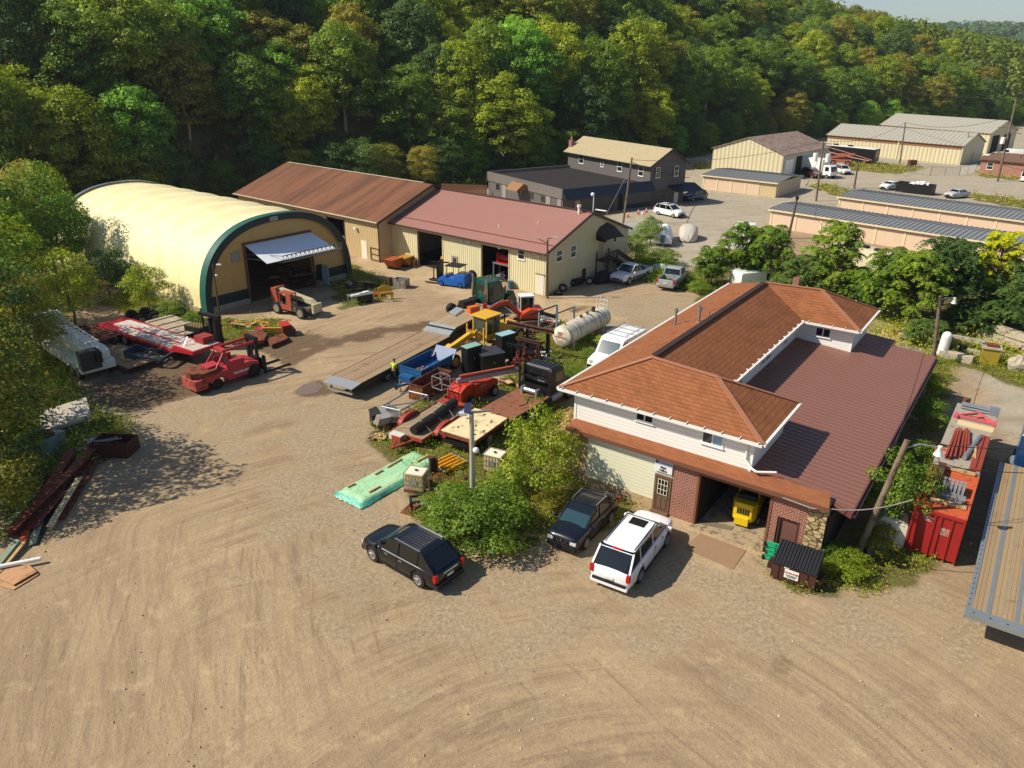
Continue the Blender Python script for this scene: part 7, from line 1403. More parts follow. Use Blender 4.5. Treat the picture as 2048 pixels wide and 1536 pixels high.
# ================================================================= LEFT YARD
# red lift truck
A = P(437, 779); B = P(514, 753); h = hd(A, B); n_ = Vector((-sin(h), cos(h), 0)); wbl = (B-A).length; lf = thing('forklift', 'big faded red forklift with rusty octagonal counterweight and black mast', 'forklift', A+n_*.85, h); FR2 = mat('forklift_red', 'a83038', .5, 0, .1, 1.2, '7e3a34', .72)
obj('chassis', MB().prism([(-.6, .75), (-.3, .5), (.5, 1.0), (.9, .45), (wbl-.4, .45), (wbl+.1, 1.0), (wbl+.5, 1.0), (wbl+.5, 1.25), (wbl-.3, 1.45), (.5, 1.35), (-1.2, 1.25), (-1.2, .75)], 'y', -.95, .95), FR2, lf, bevel=.03)
obj('counterweight', MB().box(-1.75, -.75, -.95, .95, .35, 1.15), mat('flaked_red', 'a84a40', .7, 0, .2, 2, '6e3226', .55), lf, bevel=.05); oc = [(-.55+1.25*cos(pi/8+pi*i/4), 1.05*sin(pi/8+pi*i/4)) for i in range(8)]; obj('weight_slab', MB().prism(oc, 'z', 1.22, 1.62), RUST, lf); obj('hood', MB().slab([(-.4, -.5, 1.75), (.6, -.5, 1.8), (.6, .5, 1.8), (-.4, .5, 1.75)], .12), FR2, lf)
m = MB()
for s in (-.72, .72): m.bar((.1, s, 1.5), (1.1, s*.8, 2.75), .09).bar((1.4, s*.8, 1.4), (1.1, s*.8, 2.75), .09).bar((1.0, s*.8, 2.7), (wbl+.5, s*.8, 2.75), .1, .2)
m.box(.9, 1.3, -.6, .6, 2.6, 2.78); obj('overhead_guard', m, FR2, lf); obj('side_panel', MB().box(.9, 2.4, -.96, -.9, .6, 1.9).box(.9, 2.4, .9, .96, .6, 1.9), FR2, lf); obj('seat', MB().box(1.4, 1.8, -.3, .3, 1.3, 1.5).box(1.3, 1.4, -.3, .3, 1.3, 2.0), SEAT, lf); obj('steering_wheel', MB().loft([[Vector((2.2+.2*cos(2*pi*i/14)*k, .2*sin(2*pi*i/14)*k, 1.85+z)) for i in range(14)] for k, z in ((1, 0), (1, .03), (.85, .03), (.85, 0))], caps=False), BLK, lf)
m = MB()
for s in (-.55, .55): m.box(wbl+.55, wbl+.75, s-.12, s+.12, .15, 3.0)
m.box(wbl+.5, wbl+.8, -.75, .75, 2.8, 3.05).box(wbl+.55, wbl+.7, -.6, .6, 1.2, 1.4).box(wbl+.6, wbl+.65, -.1, .1, .2, 2.8); obj('mast', m, BLK, lf); obj('fork_carriage', MB().box(wbl+.8, wbl+.95, -1.0, 1.0, .4, 1.3).box(wbl+.95, wbl+1.1, -1.0, -.7, .05, 1.5).box(wbl+.95, wbl+1.1, .7, 1.0, .05, 1.5), BLK, lf)
for s in (-.75, .75): obj('fork', MB().box(wbl+1.1, wbl+3.4, s-.09, s+.09, .05, .12), BLK, lf); wheel(lf, wbl, s*1.05, .58, .4, BLK); wheel(lf, 0, s*1.05, .46, .34, BLK)
text_mesh('724-330-8000', .26, Matrix.Translation((2.1, -.972, .88)) @ Matrix.Rotation(pi/2, 4, 'X') @ Matrix.Rotation(0, 4, 'Z'), WHITE, lf, bold=.008)
# telehandler at the shelter mouth
A = P(556, 627); B = P(611, 640); h = hd(A, B); n_ = Vector((-sin(h), cos(h), 0)); wbl = (B-A).length*.95; th = thing('telehandler', 'orange and cream telehandler parked in the shelter mouth', 'telehandler', A+n_*1.0, h); TR = mat('handler_orange', 'a04e3a', .5, 0, .12, 1.5); TC = mat('handler_cream', 'b8ae90', .5, 0, .1, 1)
obj('chassis', MB().box(-.9, wbl+.6, -.55, .55, .55, 1.0).box(.6, wbl-.7, -1.05, -.5, .55, 1.05), mat('grey_chassis', '55534c', .6), th, bevel=.04); obj('boom', MB().prism([(-1.3, 1.7), (-1.3, 2.35), (wbl+.3, 1.75), (wbl+1.0, 1.35), (wbl+.9, .95), (wbl+.4, 1.25)], 'y', .0, .5), TC, th, bevel=.03); obj('boom_pivot', MB().prism([(-1.5, .9), (-1.5, 2.3), (-.8, 2.4), (-.5, .9)], 'y', -.4, .9), TR, th, bevel=.03)
m = MB()
for x in (.5, 1.4, 2.0):
    for y in (-1.1, -.35): m.box(x-.04, x+.04, y-.04, y+.04, .8, 2.3)
m.box(.45, 2.05, -1.15, -.3, 2.25, 2.35).box(.45, 2.05, -1.14, -1.08, .6, 1.15).box(1.4, 2.0, -1.14, -1.1, 1.15, 2.3); obj('cab', m, TR, th, bevel=.01); obj('engine_cover', MB().box(.2, 2.2, .5, 1.05, .8, 1.5), BLK, th, bevel=.05); obj('seat', MB().box(.7, 1.1, -.95, -.5, 1.0, 1.25).box(.65, .75, -.95, -.5, 1.2, 1.8), SEAT, th); obj('quick_coupler', MB().box(wbl+.8, wbl+1.05, -.4, .8, .5, 1.4), TC, th)
for x in (0, wbl):
    for s in (-1, 1): wheel(th, x, s*1.05, .62, .42, mat('dull_rim', '8d8878', .6))
text_mesh('JLG', .42, Matrix.Translation((.2, -.012, 2.02)) @ Matrix.Rotation(rad(8.5), 4, 'Y') @ Matrix.Rotation(pi/2, 4, 'X'), BLKP, th, bold=.012)
lf.scale = (.94,)*3; th.scale = (.9,)*3
# red lowboy
A = P(203, 652, 1.0); B = P(345, 700, 1.0); h = hd(A, B); n_ = Vector((-sin(h), cos(h), 0)); A = Vector((A.x, A.y, 0)); L = (Vector((B.x, B.y, 0))-A).length; rl_ = thing('lowboy_trailer', 'bright red lowboy trailer with peeling white deck boards', 'trailer', A+n_*1.25, h); RR_ = mat('bright_red', 'a8202c', .4, 0, .1, 1, '7a2f2c', .72); w = 1.3
PEEL = planks('peeling_boards', 'b8a89c', 'd0c6bc', 'y', .3, '7a6658')
obj('frame', MB().box(-.8, L, -w, w, .75, .98), RR_, rl_); obj('deck', MB().box(2.0, L-.2, -w+.25, -.15, .98, 1.01).box(2.0, L-.2, .15, w-.25, .98, 1.01).box(.3, 2.0, -.5, w-.3, .98, 1.0), PEEL, rl_); obj('gooseneck', MB().prism([(L, .75), (L+.3, .95), (L+2.6, 1.15), (L+2.6, 1.4), (L+.2, 1.4), (L-.1, .98)], 'y', -w, w), RR_, rl_); obj('neck_deck', MB().box(L+.4, L+2.5, -w+.2, w-.2, 1.4, 1.43), PEEL, rl_)
obj('red_box', MB().box(L+.9, L+2.0, .1, 1.1, 1.43, 1.95), mat('dull_red', '8e2f2a', .5, 0, .1, 1), rl_); obj('prop_frame', MB().bar((L+.5, -1, 1.4), (L+.9, -.4, 2.0), .05).bar((L+1.1, -1, 1.4), (L+.9, -.4, 2.0), .05), GALV, rl_)
for i in range(4):
    for s in (-1, 1): wheel(rl_, -.2+i*1.15, s*(w-.1), .42, .26, mat('pale_rim', 'b0a890', .5))
# flat deck with planks, tyre chassis, steel trailer, wooden deck behind
A = P(196, 700); B = P(290, 738)
fd, L = deckthing('wooden_deck', 'low brown plank deck lying in front of the red lowboy trailer', 'deck', A, B); obj('planks', MB().box(0, L, -1.3, 1.2, .38, .46), planks('brown_planks', '8a704e', 'a4875f', 'y', .25, '54402e'), fd); obj('frame', MB().box(-.05, L+.05, -1.36, -1.3, .2, .48).box(-.05, L+.05, 1.2, 1.26, .2, .48).box(.5, .7, -1.3, 1.2, 0, .38).box(L-.8, L-.6, -1.3, 1.2, 0, .38), RUST2, fd)
for y in (-1.5, .9): wheel(fd, 1.0, y, .36, .22)
A = P(272, 722); B = P(337, 728); hf, L = deckthing('hitch_frame', 'dark blue steel hitch frame standing on the end of the plank deck', 'frame', A, B); NV = mat('blue_grey_steel', '2b3a4c', .5, 0, .15, 1); obj('frame', MB().bar((0, -.7, .7), (3.0, -1.0, .75), .12, .2).bar((0, .7, .7), (3.0, 1.0, .75), .12, .2).bar((3.0, -1, .75), (3.0, 1, .75), .15, .25).bar((1.6, -.85, .75), (1.6, .85, .75), .1).bar((.8, -.8, .72), (.8, .8, .72), .1), NV, hf); obj('front_plate', MB().prism([(-.3, .3), (-.3, 1.1), (.1, .95), (.9, .8), (.5, .3)], 'y', -.75, -.68).prism([(-.3, .3), (-.3, 1.1), (.1, .95), (.9, .8), (.5, .3)], 'y', .68, .75).box(-.32, -.26, -.75, .75, .3, 1.1), NV, hf); obj('leg', MB().box(2.7, 2.85, -.9, -.75, 0, .7).box(2.7, 2.85, .75, .9, 0, .7).box(0, .1, -.6, .6, 0, .4), BLK, hf)
A = P(148, 678); B = P(212, 692); st_, L = deckthing('steel_trailer', 'brown steel trailer frame with plated end beside the white crane truck', 'trailer', A, B); m = MB().bar((0, -1.1, .8), (L+1, -1.1, .8), .15, .25).bar((0, 1.1, .8), (L+1, 1.1, .8), .15, .25)
for i in range(6): m.bar((i*L/5, -1.1, .8), (i*L/5, 1.1, .8), .14)
obj('frame', m, RUST2, st_); obj('plate', MB().box(L*.5, L+1.1, -1.1, 1.1, .9, .96), RUST, st_); wheel(st_, .8, -1.0, .4, .24); wheel(st_, .8, 1.0, .4, .24)
A = P(272, 646); B = P(345, 630); ch_, L = deckthing('axle_chassis', 'black multi axle chassis with two rows of tyres behind the red trailer', 'chassis', A, B); obj('frame', MB().bar((-.3, -.5, .6), (L+.5, -.5, .6), .14, .2).bar((-.3, .5, .6), (L+.5, .5, .6), .14, .2).bar((.5, -.5, .6), (.5, .5, .6), .12).bar((L, -.5, .6), (L, .5, .6), .12), BLK, ch_)
for i in range(4):
    for s in (-1, 1): wheel(ch_, .1+i*1.15, s*1.0, .48, .5)
A = P(318, 655); B = P(392, 684); wd, L = deckthing('plank_trailer', 'weathered plank trailer with dark cross bars behind the red lowboy', 'trailer', A, B); obj('deck', MB().box(0, L, -1.1, 1.3, .75, .85), planks('grey_planks', 'a09078', 'b8a890', 'y', .2, '6e5c48'), wd); m = MB()
for i in range(4): m.box(.5+i*L/4, .62+i*L/4, -1.1, 1.3, .851, .89)
obj('cross_bar', m, BLK, wd); wheel(wd, 1.5, -1, .4, .24); wheel(wd, 1.5, 1.2, .4, .24)
# white crane truck
A = P(118, 700); B = P(196, 752); cr_, L = deckthing('crane_truck', 'white crane truck with lattice boom, half hidden by the left trees', 'truck', B, A); CW = mat('crane_white', 'dcdccc', .45, 0, .08, 1, '8f8a74', .72)
obj('carrier', MB().box(-.6, L+2.5, -1.2, 1.2, .6, 1.25), CW, cr_, bevel=.05); obj('body', MB().prism([(-.2, 1.25), (-.2, 1.8), (.5, 2.0), (L+.5, 1.7), (L+.5, 1.25)], 'y', -1.1, .4), CW, cr_, bevel=.08); obj('rear_counterweight', MB().box(-.9, -.2, -.2, 1.2, .9, 2.3), mat('dark_grey_block', '33383a', .6), cr_, bevel=.05)
obj('cab', MB().prism([(L+.8, 1.25), (L+.8, 2.7), (L+2.0, 2.7), (L+2.6, 1.9), (L+2.6, 1.25)], 'y', -1.1, 1.1), CW, cr_, bevel=.06); obj('cab_window', MB().add([(L+2.06, -1.0, 2.68), (L+2.06, 1.0, 2.68), (L+2.62, 1.0, 1.95), (L+2.62, -1.0, 1.95)], [(0, 1, 2, 3)]), GLB, cr_, fixn=False); m = MB()
for z in (2.0, 2.75):
    for y in (-.4, .4): m.bar((-.4, y, z), (L+2.5, y, z+.15), .08)
for i in range(12):
    x = -.4+i*(L+2.5)/12; m.bar((x, -.4, 2.0), (x+.3, -.4, 2.75), .06).bar((x+.3, .4, 2.0), (x, .4, 2.75), .06).bar((x, -.4, 2.75), (x+.3, .4, 2.75), .06)
obj('lattice_boom', m, WHITE, cr_); obj('hook_block', MB().box(-1.2, -.8, -.2, .2, 1.4, 2.2), BLK, cr_)
for x in (.2, 1.4, L+1.2):
    for s in (-1, 1): wheel(cr_, x, s*1.05, .5, .3)
# black mast machine behind the forklift, plates and coloured scrap
mm = thing('mast_machine', 'black lift mast machine with heavy top beam and battery box by the red trailer', 'machine', P(436, 697), hd(P(405, 690), P(452, 702))); obj('mast', MB().box(-.35, -.15, -.3, .3, 0, 2.6).box(.25, .45, -.3, .3, 0, 2.6).box(-.15, .25, -.2, .2, .2, 2.3), BLK, mm); obj('top_beam', MB().bar((-1.5, 0, 2.75), (.7, 0, 2.75), .35, .25), BLK, mm); obj('outrigger', MB().bar((-1.3, 0, 2.6), (-1.3, 0, 0), .12).bar((-1.6, -.5, .05), (-1.0, .5, .05), .1).bar((-1.3, 0, 1.2), (-1.9, -.3, 0), .07), BLK, mm)
bb = thing('battery_crate', 'open black crate with brass coloured contacts beside the mast machine', 'crate', P(399, 680), rad(-25)); obj('crate', MB().box(-.9, .9, -.55, .55, .3, 1.3), CAB, bb, bevel=.02); m = MB()
for i in range(5):
    for j in range(3): m.box(-.7+i*.3, -.55+i*.3, -.4+j*.3, -.25+j*.3, 1.3, 1.33)
obj('contact', m, mat('brass', 'c09a4a', .4, .4), bb); obj('foot', MB().box(-.8, -.6, -.5, .5, 0, .3).box(.6, .8, -.5, .5, 0, .3), BLK, bb)
def slab_at(name, label, pts, t_, z, mt, cat, group=None): c = sum((P(*q) for q in pts), Vector())/len(pts); return tag(obj(name, MB().slab([P(*q)-c+Vector((0, 0, z+.05*(i % 2)*0)) for i, q in enumerate(pts)], t_), mt, None, loc=c), label, cat, group)
slab_at('counterweight_slab', 'thick rusty octagonal slab on the ground behind the forklift mast', [(492, 688), (505, 676), (525, 673), (535, 680), (530, 692), (505, 697)], .35, .55, RUST, 'slab'); slab_at('counterweight_slab', 'rectangular rusty slab with lifting loops right of the octagonal slab', [(532, 686), (545, 698), (578, 684), (568, 674)], .3, .35, RUST, 'slab'); slab_at('steel_plate', 'flat rusty plate in the weeds behind the slabs', [(484, 664), (500, 660), (530, 672), (500, 682), (478, 676)], .04, .08, RUST, 'plate'); slab_at('steel_plate', 'flat rusty plate between the mast machine and the slabs', [(455, 682), (480, 676), (500, 684), (470, 694)], .04, .06, RUST2, 'plate')
RP = mat('scrap_red', 'a8302a', .5, 0, .15, 2); YP = mat('scrap_yellow', 'c9a02a', .5, 0, .15, 2, '7a6428', .66)
junk(528, 668, 18, 1.1, .5, 'red bars and bright scrap on the plates by the shelter', [RP, RP, GALV], 21, L=(.8, 2.0)); junk(520, 652, 12, .9, .4, 'yellow scrap in the weeds by the shelter corner', [YP, YP, WOOD], 22); junk(475, 655, 14, 1.0, .5, 'orange brown scrap in weeds at the shelter pole', [RUST, YP, WOOD], 23)
rbx = thing('loader_bucket', 'red topped rusty bucket at the end of the scrap row', 'bucket', P(575, 668), rad(30)); obj('shell', MB().prism([(-.5, 0), (.5, 0), (.6, .5), (.2, .9), (-.5, .9)], 'y', -.6, .6), RUST, rbx); obj('lid', MB().slab([(-.55, -.65, .95), (.25, -.65, .98), (.25, .65, .98), (-.55, .65, .95)], .05), RP, rbx); obj('arm', MB().bar((-.5, 0, .5), (-1.9, .4, .6), .2, .3), YP, rbx)
# scrap between shelter and workshops
wt = thing('work_table', 'steel work table covered in white offcuts beside the shelter', 'table', P(722, 606), hd(P(700, 608), P(742, 600))); obj('tabletop', MB().box(-1.2, 1.2, -.5, .5, .85, .92), GALV, wt)
for x in (-1.1, 1.1):
    for y in (-.45, .45): obj('leg', MB().box(x-.04, x+.04, y-.04, y+.04, 0, .85), GALV, wt)
obj('lower_panel', MB().box(-.2, 1.15, -.42, .42, .1, .8), BLK, wt); tag(obj('offcuts', MB().box(-1, -.3, -.3, 0, 0, .05).box(-.2, .5, -.1, .1, 0, .07).box(.4, 1.0, .1, .4, 0, .05), WHITE, None, loc=P(722, 606, 0)+Vector((0, 0, .93))), 'white offcuts lying on the steel work table', 'offcuts').rotation_euler = wt.rotation_euler
yf = thing('steel_cradle', 'yellow steel cradle with arched back next to the work table', 'cradle', P(772, 601), rad(20)); obj('frame', MB().bar((-.6, -.4, 0), (-.6, -.4, .9), .12).bar((.6, -.4, 0), (.6, -.4, .9), .12).bar((-.6, .4, 0), (-.6, .4, 1.2), .12).bar((.6, .4, 0), (.6, .4, 1.2), .12).bar((-.6, -.4, .9), (.6, -.4, .9), .14), YP, yf); obj('back', MB().prism([(-.7, .6), (-.7, 1.2), (0, 1.45), (.7, 1.2), (.7, .6)], 'y', .38, .46), YP, yf)
junk(735, 578, 24, 1.6, .8, 'heap of dark beams and boards overgrown beside the shelter wall', [BLK, RUST2, WOOD, mat('grey_board', '8c8678', .8)], 31, L=(1.2, 3.0)); junk(762, 590, 14, .8, .6, 'red and rusty bars right of the work table', [RP, RUST2], 32); junk(705, 575, 12, .9, .5, 'orange and grey timbers against the shelter wall', [WOOD, GALV, RUST], 33, L=(1, 2.2))
gb_ = thing('grey_bin', 'open grey steel bin at the end of the scrap by the concrete apron', 'bin', P(803, 574), rad(-20)); obj('hull', MB().box(-.7, .7, -.5, -.45, 0, .9).box(-.7, .7, .45, .5, 0, .9).box(-.7, -.65, -.45, .45, 0, .9).box(.65, .7, -.45, .45, 0, .9).box(-.65, .65, -.45, .45, 0, .05), mat('weathered_grey', '8f918c'), gb_); obj('drum', MB().cyl((-1.3, 0, 0), (-1.3, 0, .85), .3), RUST2, gb_, smooth=True)
# workshop front
def hopper(px, py, rz, label, c, s=1.0, legs=True):
    t = thing('tipping_hopper', label, 'hopper', P(px, py), rz, 'tipping hoppers'); obj('hopper', MB().prism([(-1.0*s, 1.15*s), (-.2*s, .15), (.55*s, .15), (.8*s, 1.15*s)], 'y', -.75*s, .75*s), c, t); obj('rim', MB().bar((-1.0*s, -.75*s, 1.17*s), (.8*s, -.75*s, 1.17*s), .08).bar((-1.0*s, .75*s, 1.17*s), (.8*s, .75*s, 1.17*s), .08), c, t); obj('base', MB().box(-.4*s, .6*s, -.6*s, .6*s, 0, .15), BLK, t); return t
hopper(787, 537, rad(60), 'rust orange tipping hopper at the workshop wall', mat('orange_rust', '9a4f20', .7, 0, .2, 1.5)); hopper(811, 532, rad(60), 'second tipping hopper with yellow top behind the rust orange one', mat('yellow_rust', 'b07a28', .7, 0, .2, 1.5), .95)
ib = thing('steel_table', 'small rusty table beside the tipping hoppers', 'table', P(822, 531), rad(-39)); obj('tabletop', MB().box(-.6, .6, -.4, .4, .8, .88), RUST, ib); [obj('leg', MB().box(x-.04, x+.04, y-.04, y+.04, 0, .8), RUST, ib) for x in (-.5, .5) for y in (-.35, .35)]
cg = thing('tube_cage', 'wheeled cage of dark steel tube parts in front of the brown roofed shop', 'cage', P(757, 521), rad(-39)); m = MB()
for x in (-.7, .7):
    for y in (-.5, .5): m.bar((x, y, .1), (x, y, 1.5), .06)
for z in (.15, .8, 1.5): m.bar((-.7, -.5, z), (.7, -.5, z), .05).bar((-.7, .5, z), (.7, .5, z), .05).bar((-.7, -.5, z), (-.7, .5, z), .05).bar((.7, -.5, z), (.7, .5, z), .05)
obj('frame', m, BLK, cg); obj('load', MB().box(-.5, -.1, -.4, .4, .2, 1.3).box(.1, .5, -.3, .4, .2, 1.4), mat('dark_parts', '4a3e34', .7, 0, .3, 4, '8a6a50', .55), cg); wr = thing('wrapped_pallet', 'shrink wrapped dark pallet load against the workshop corner', 'pallet', P(785, 513), rad(-39)); obj('load', MB().box(-.8, .8, -.5, .5, .15, 1.5), mat('plum_wrap', '3a2428', .25, 0, .3, 3, 'b9a8a0', .68), wr, bevel=.08); obj('pallet', MB().box(-.8, .8, -.5, .5, 0, .15), WOOD, wr)
tag(obj('bucket', MB().cyl((0, 0, 0), (0, 0, .55), .22, .26), GALV, None, loc=P(741, 518)), 'pale grey bucket at the corner of the brown roofed shop', 'bucket'); tag(obj('drum', MB().cyl((0, 0, 0), (0, 0, .85), .29, n=16), mat('blue_drum', '3a5a72', .5), None, loc=P(1021, 578), smooth=True), 'blue drum between the open bay and the window', 'drum')
bf_ = thing('forklift', 'bright blue low forklift with black canopy and mast in front of the metal workshop', 'forklift', P(909, 570), hd(P(928, 572), P(885, 566))); BB = mat('forklift_blue', '1a5cae', .35, 0, .08, 1)
obj('body', MB().prism([(-1.6, .15), (-1.6, 1.35), (-.4, 1.35), (-.35, .9), (.5, .9), (.55, 1.1), (1.0, 1.05), (1.5, .7), (1.5, .15)], 'y', -.85, .85), BB, bf_, bevel=.06, smooth=30); m = MB()
for x in (-.9, .5):
    for y in (-.7, .7): m.bar((x, y, 1.0), (x, y, 2.1), .06)
m.box(-1.1, .7, -.8, .8, 2.1, 2.16); obj('canopy', m, BLKP, bf_); obj('mast', MB().box(1.6, 1.75, -.6, -.4, .1, 2.4).box(1.6, 1.75, .4, .6, .1, 2.4).box(1.6, 1.8, -.6, .6, 2.2, 2.4).box(1.55, 1.9, -.3, .3, .3, 2.2), BLK, bf_); obj('fork', MB().box(1.8, 3.2, -.5, -.35, .05, .12).box(1.8, 3.2, .35, .5, .05, .12), BLK, bf_)
for x in (-1.1, 1.05):
    for s in (-1, 1): wheel(bf_, x, s*.76, .32, .24, BB)
pb = thing('plate_stand', 'black stand with a long flat top bar left of the blue forklift', 'stand', P(868, 558), rad(-10)); obj('post', MB().bar((0, 0, 0), (0, 0, 1.8), .1), BLK, pb); obj('bar', MB().bar((-.4, 0, 1.85), (1.6, .3, 1.8), .2, .12), BLK, pb); obj('foot', MB().bar((-.5, -.2, .05), (.5, .2, .05), .08).bar((-.3, .5, .05), (.3, -.5, .05), .08), BLK, pb)
M0 = Vector(MO); RM2 = Matrix.Rotation(HM, 4, 'Z')
def ms(x, y, z=0): return M0+(RM2 @ Vector((x, y, z)))
of_ = thing('forklift', 'small yellow orange forklift inside the left open bay', 'forklift', ms(-15.0, 2.0), HM+rad(90)); OY = mat('orange_yellow', 'd08a1c', .45, 0, .1, 1); obj('body', MB().box(-.9, .7, -.6, .6, .3, 1.2), OY, of_, bevel=.08); obj('canopy', MB().box(-.7, .6, -.55, .55, 2.0, 2.1).bar((-.6, -.5, 1.2), (-.6, -.5, 2.0), .06).bar((.5, .5, 1.2), (.5, .5, 2.0), .06).bar((-.6, .5, 1.2), (-.6, .5, 2.0), .06).bar((.5, -.5, 1.2), (.5, -.5, 2.0), .06), BLKP, of_); [wheel(of_, x, s*.5, .3, .2) for x in (-.6, .6) for s in (-1, 1)]
en = thing('winch_unit', 'bright red winch unit on a rack in the right open bay', 'machine', ms(-6.2, 1.4, 2.0), HM); obj('drum', MB().cyl((-.8, 0, .5), (.8, 0, .5), .35, n=14), RP, en, smooth=True); obj('side_frame', MB().box(-1.0, -.8, -.5, .5, .1, 1.0).box(.8, 1.0, -.5, .5, .1, 1.0).box(-1, 1, -.5, .5, 0, .12), mat('vivid_red', 'b3161c', .4), en); rk = thing('storage_rack', 'grey shelf rack carrying the red winch unit', 'rack', ms(-6.2, 1.4), HM); obj('shelf', MB().box(-1.5, 1.5, -.6, .6, 1.85, 1.98), GALV, rk); [obj('leg', MB().box(x-.06, x+.06, y-.06, y+.06, 0, 1.85), GALV, rk) for x in (-1.4, 1.4) for y in (-.5, .5)]
junk(1000, 560, 26, .8, 1.1, 'grey engine parts heaped under the red winch unit', [GALV, BLK, mat('machine_grey', '8a8a84', .5)], 41, L=(.3, .9), name='engine_parts', cat='machine parts')
for i, (x, y, z, l_) in enumerate(((945, 561, .5, 'large tyre leaning on the wall right of the blue forklift'), (952, 566, .15, 'tyre lying flat right of the blue forklift'))):
    o = tag(obj('loose_tyre', MB().loft([[Vector((.55*k*cos(2*pi*a/20), w_, .55*k*sin(2*pi*a/20))) for a in range(20)] for w_, k in ((-.15, .6), (-.15, .95), (0, 1.03), (.15, .95), (.15, .6), (-.15, .6))], caps=False), RUBBER, None, smooth=True, loc=P(x, y)+Vector((0, 0, z+.1))), l_, 'tyre', 'loose tyres'); o.rotation_euler = (rad(90 if i else 15), 0, HM)
for i, (x, y, tl, l_) in enumerate(((1126, 583, 1, 'spoked wheel leaning on the gable near the corner pole'), (1147, 573, 0, 'first upright tyre of the row at the gable wall'), (1155, 571, 0, 'second upright tyre of the row at the gable wall'), (1163, 569, 0, 'third upright tyre of the row at the gable wall'), (1179, 569, 1, 'spoked wheel right of the tyre row'), (1117, 589, 2, 'wheel lying flat at the workshop corner'))):
    r_ = .42; m = MB().loft([[Vector((r_*k*cos(2*pi*a/18), w_, r_*k*sin(2*pi*a/18))) for a in range(18)] for w_, k in ((-.11, .6), (-.11, .95), (0, 1.03), (.11, .95), (.11, .6), (-.11, .6))], caps=False)
    o = tag(obj('loose_tyre', m, RUBBER, None, smooth=True, loc=P(x, y)+Vector((0, 0, .12 if tl == 2 else .42))), l_, 'tyre', 'loose tyres'); o.rotation_euler = (rad(90) if tl == 2 else rad(12), 0, HM+rad(80 if tl != 1 else 30))
    if tl: obj('rim', MB().cyl((0, -.08, 0), (0, .08, 0), r_*.6, n=16), mat('bright_rim', 'c4c0b4', .4, .5), o)
tg = draped('tarp_heap', 'black tarpaulin heap under the gable stair', 'tarp', P(1208, 562), HM+rad(90), 3.4, 1.6, 1.3, '1c1b1a'); tag(obj('plank', MB().bar((0, 0, 0), P(1158, 556)-P(1101, 592)+Vector((0, 0, .9)), .25, .05), mat('grey_plank', '6f6654', .85), None, loc=P(1101, 592)+Vector((0, 0, .1))), 'long grey plank leaning along the gable wall', 'plank')
tq = thing('hoist_frame', 'pale turquoise hoist frame in front of the brown shop bay', 'hoist', P(690, 503), rad(-30)); TQ = mat('turquoise', '6fa4ae', .5, 0, .15, 2); obj('frame', MB().bar((0, -.4, 0), (0, 0, 1.8), .12).bar((0, .4, 0), (0, 0, 1.8), .12).bar((.6, 0, 0), (0, 0, 1.8), .1).bar((-2.2, 0, 2.1), (.6, 0, 1.6), .12).bar((-2.2, .5, 2.0), (.6, .4, 1.5), .1), TQ, tq); junk(705, 492, 12, .7, 1.2, 'stack of pale logs and parts beside the turquoise hoist', [WOOD, WOOD, GALV], 44, L=(.4, 1.0)); junk(600, 560, 30, 3.0, 1.8, 'dim brown machinery and material stored deep inside the shelter', [RUST2, WOOD, mat('orange_tarp', 'b06a1c', .7)], 45, L=(1.5, 3.5), name='stored_material', cat='stored goods')
# ================================================================= LEFT FOREGROUND SCRAP
junk_b = [((192, 898), (22, 1062), .45, 'r', 'long dark red channel beam on top of the pile'), ((145, 905), (75, 1010), .5, 'r', 'short red beam left of the longest one'), ((180, 905), (45, 1050), .25, 'r', 'dark red beam under the top one'), ((195, 912), (118, 1035), .15, 'b', 'wide rusty plate beam on the right of the pile'), ((160, 960), (100, 1055), .2, 'c', 'cream channel beam in the middle of the pile'), ((130, 985), (60, 1060), .12, 'r', 'short dark red section low in the pile'),
          ((85, 1030), (62, 1088), .1, 'g', 'grey green bar at the near end of the pile'), ((70, 985), (15, 1045), .1, 'g', 'grey timber left of the pile'), ((60, 1040), (40, 1090), .15, 'o', 'orange red stub at the near end'), ((110, 1000), (68, 1088), .1, 'k', 'black strip under the near beams'), ((155, 915), (90, 1015), .35, 'b', 'rusty beam crossing the middle of the pile'), ((35, 1080), (-10, 1130), .3, 'g', 'green painted sheet edge at the left'), ((45, 1085), (-5, 1140), .2, 'w', 'pale board at the lower left')]
CM = {'r': mat('dark_red_steel', '703428', .6, 0, .15, 2, '5e2c24', .6), 'b': RUST, 'c': mat('cream_steel', 'c4b486', .6, 0, .15, 2), 'g': mat('grey_green_timber', '7f8a70', .8), 'o': mat('orange_steel', 'b8502c', .6), 'k': BLK, 'w': WOOD}
for i, (a_, b_, z, k_, l_) in enumerate(junk_b):
    p = P(*a_, z); q_ = P(*b_, z); m = MB(); (m.ibeam if k_ in 'rc' else m.bar)((0, 0, 0), (q_-p)+Vector((0, 0, -.12)), (.5 if k_ in 'rb' else .32), (.4 if k_ in 'rc' else .1)); tag(obj('steel_beam' if k_ not in 'gw' else 'board', m, CM[k_], None, loc=p), l_, 'beam', 'beams in the left hand scrap pile')
p = P(-20, 1137, .25); q_ = P(82, 1117, .25); tag(obj('pipe', MB().cyl((0, 0, 0), q_-p, .1, n=14), WHITE, None, smooth=True, loc=p), 'white pipe lying across the near end of the beam pile', 'pipe')
slab_at('plywood_sheet', 'upper tan plywood sheet on the ground at the left edge', [(-5, 1160), (28, 1175), (75, 1148), (60, 1135), (20, 1135)], .02, .14, mat('plywood', 'b48a62', .8, 0, .12, 1, '8c6446', .6), 'plywood', 'plywood sheets'); slab_at('plywood_sheet', 'lower tan plywood sheet sticking out under the upper one', [(-5, 1172), (28, 1181), (78, 1150), (60, 1140)], .02, .05, mat('plywood', ''), 'plywood', 'plywood sheets')
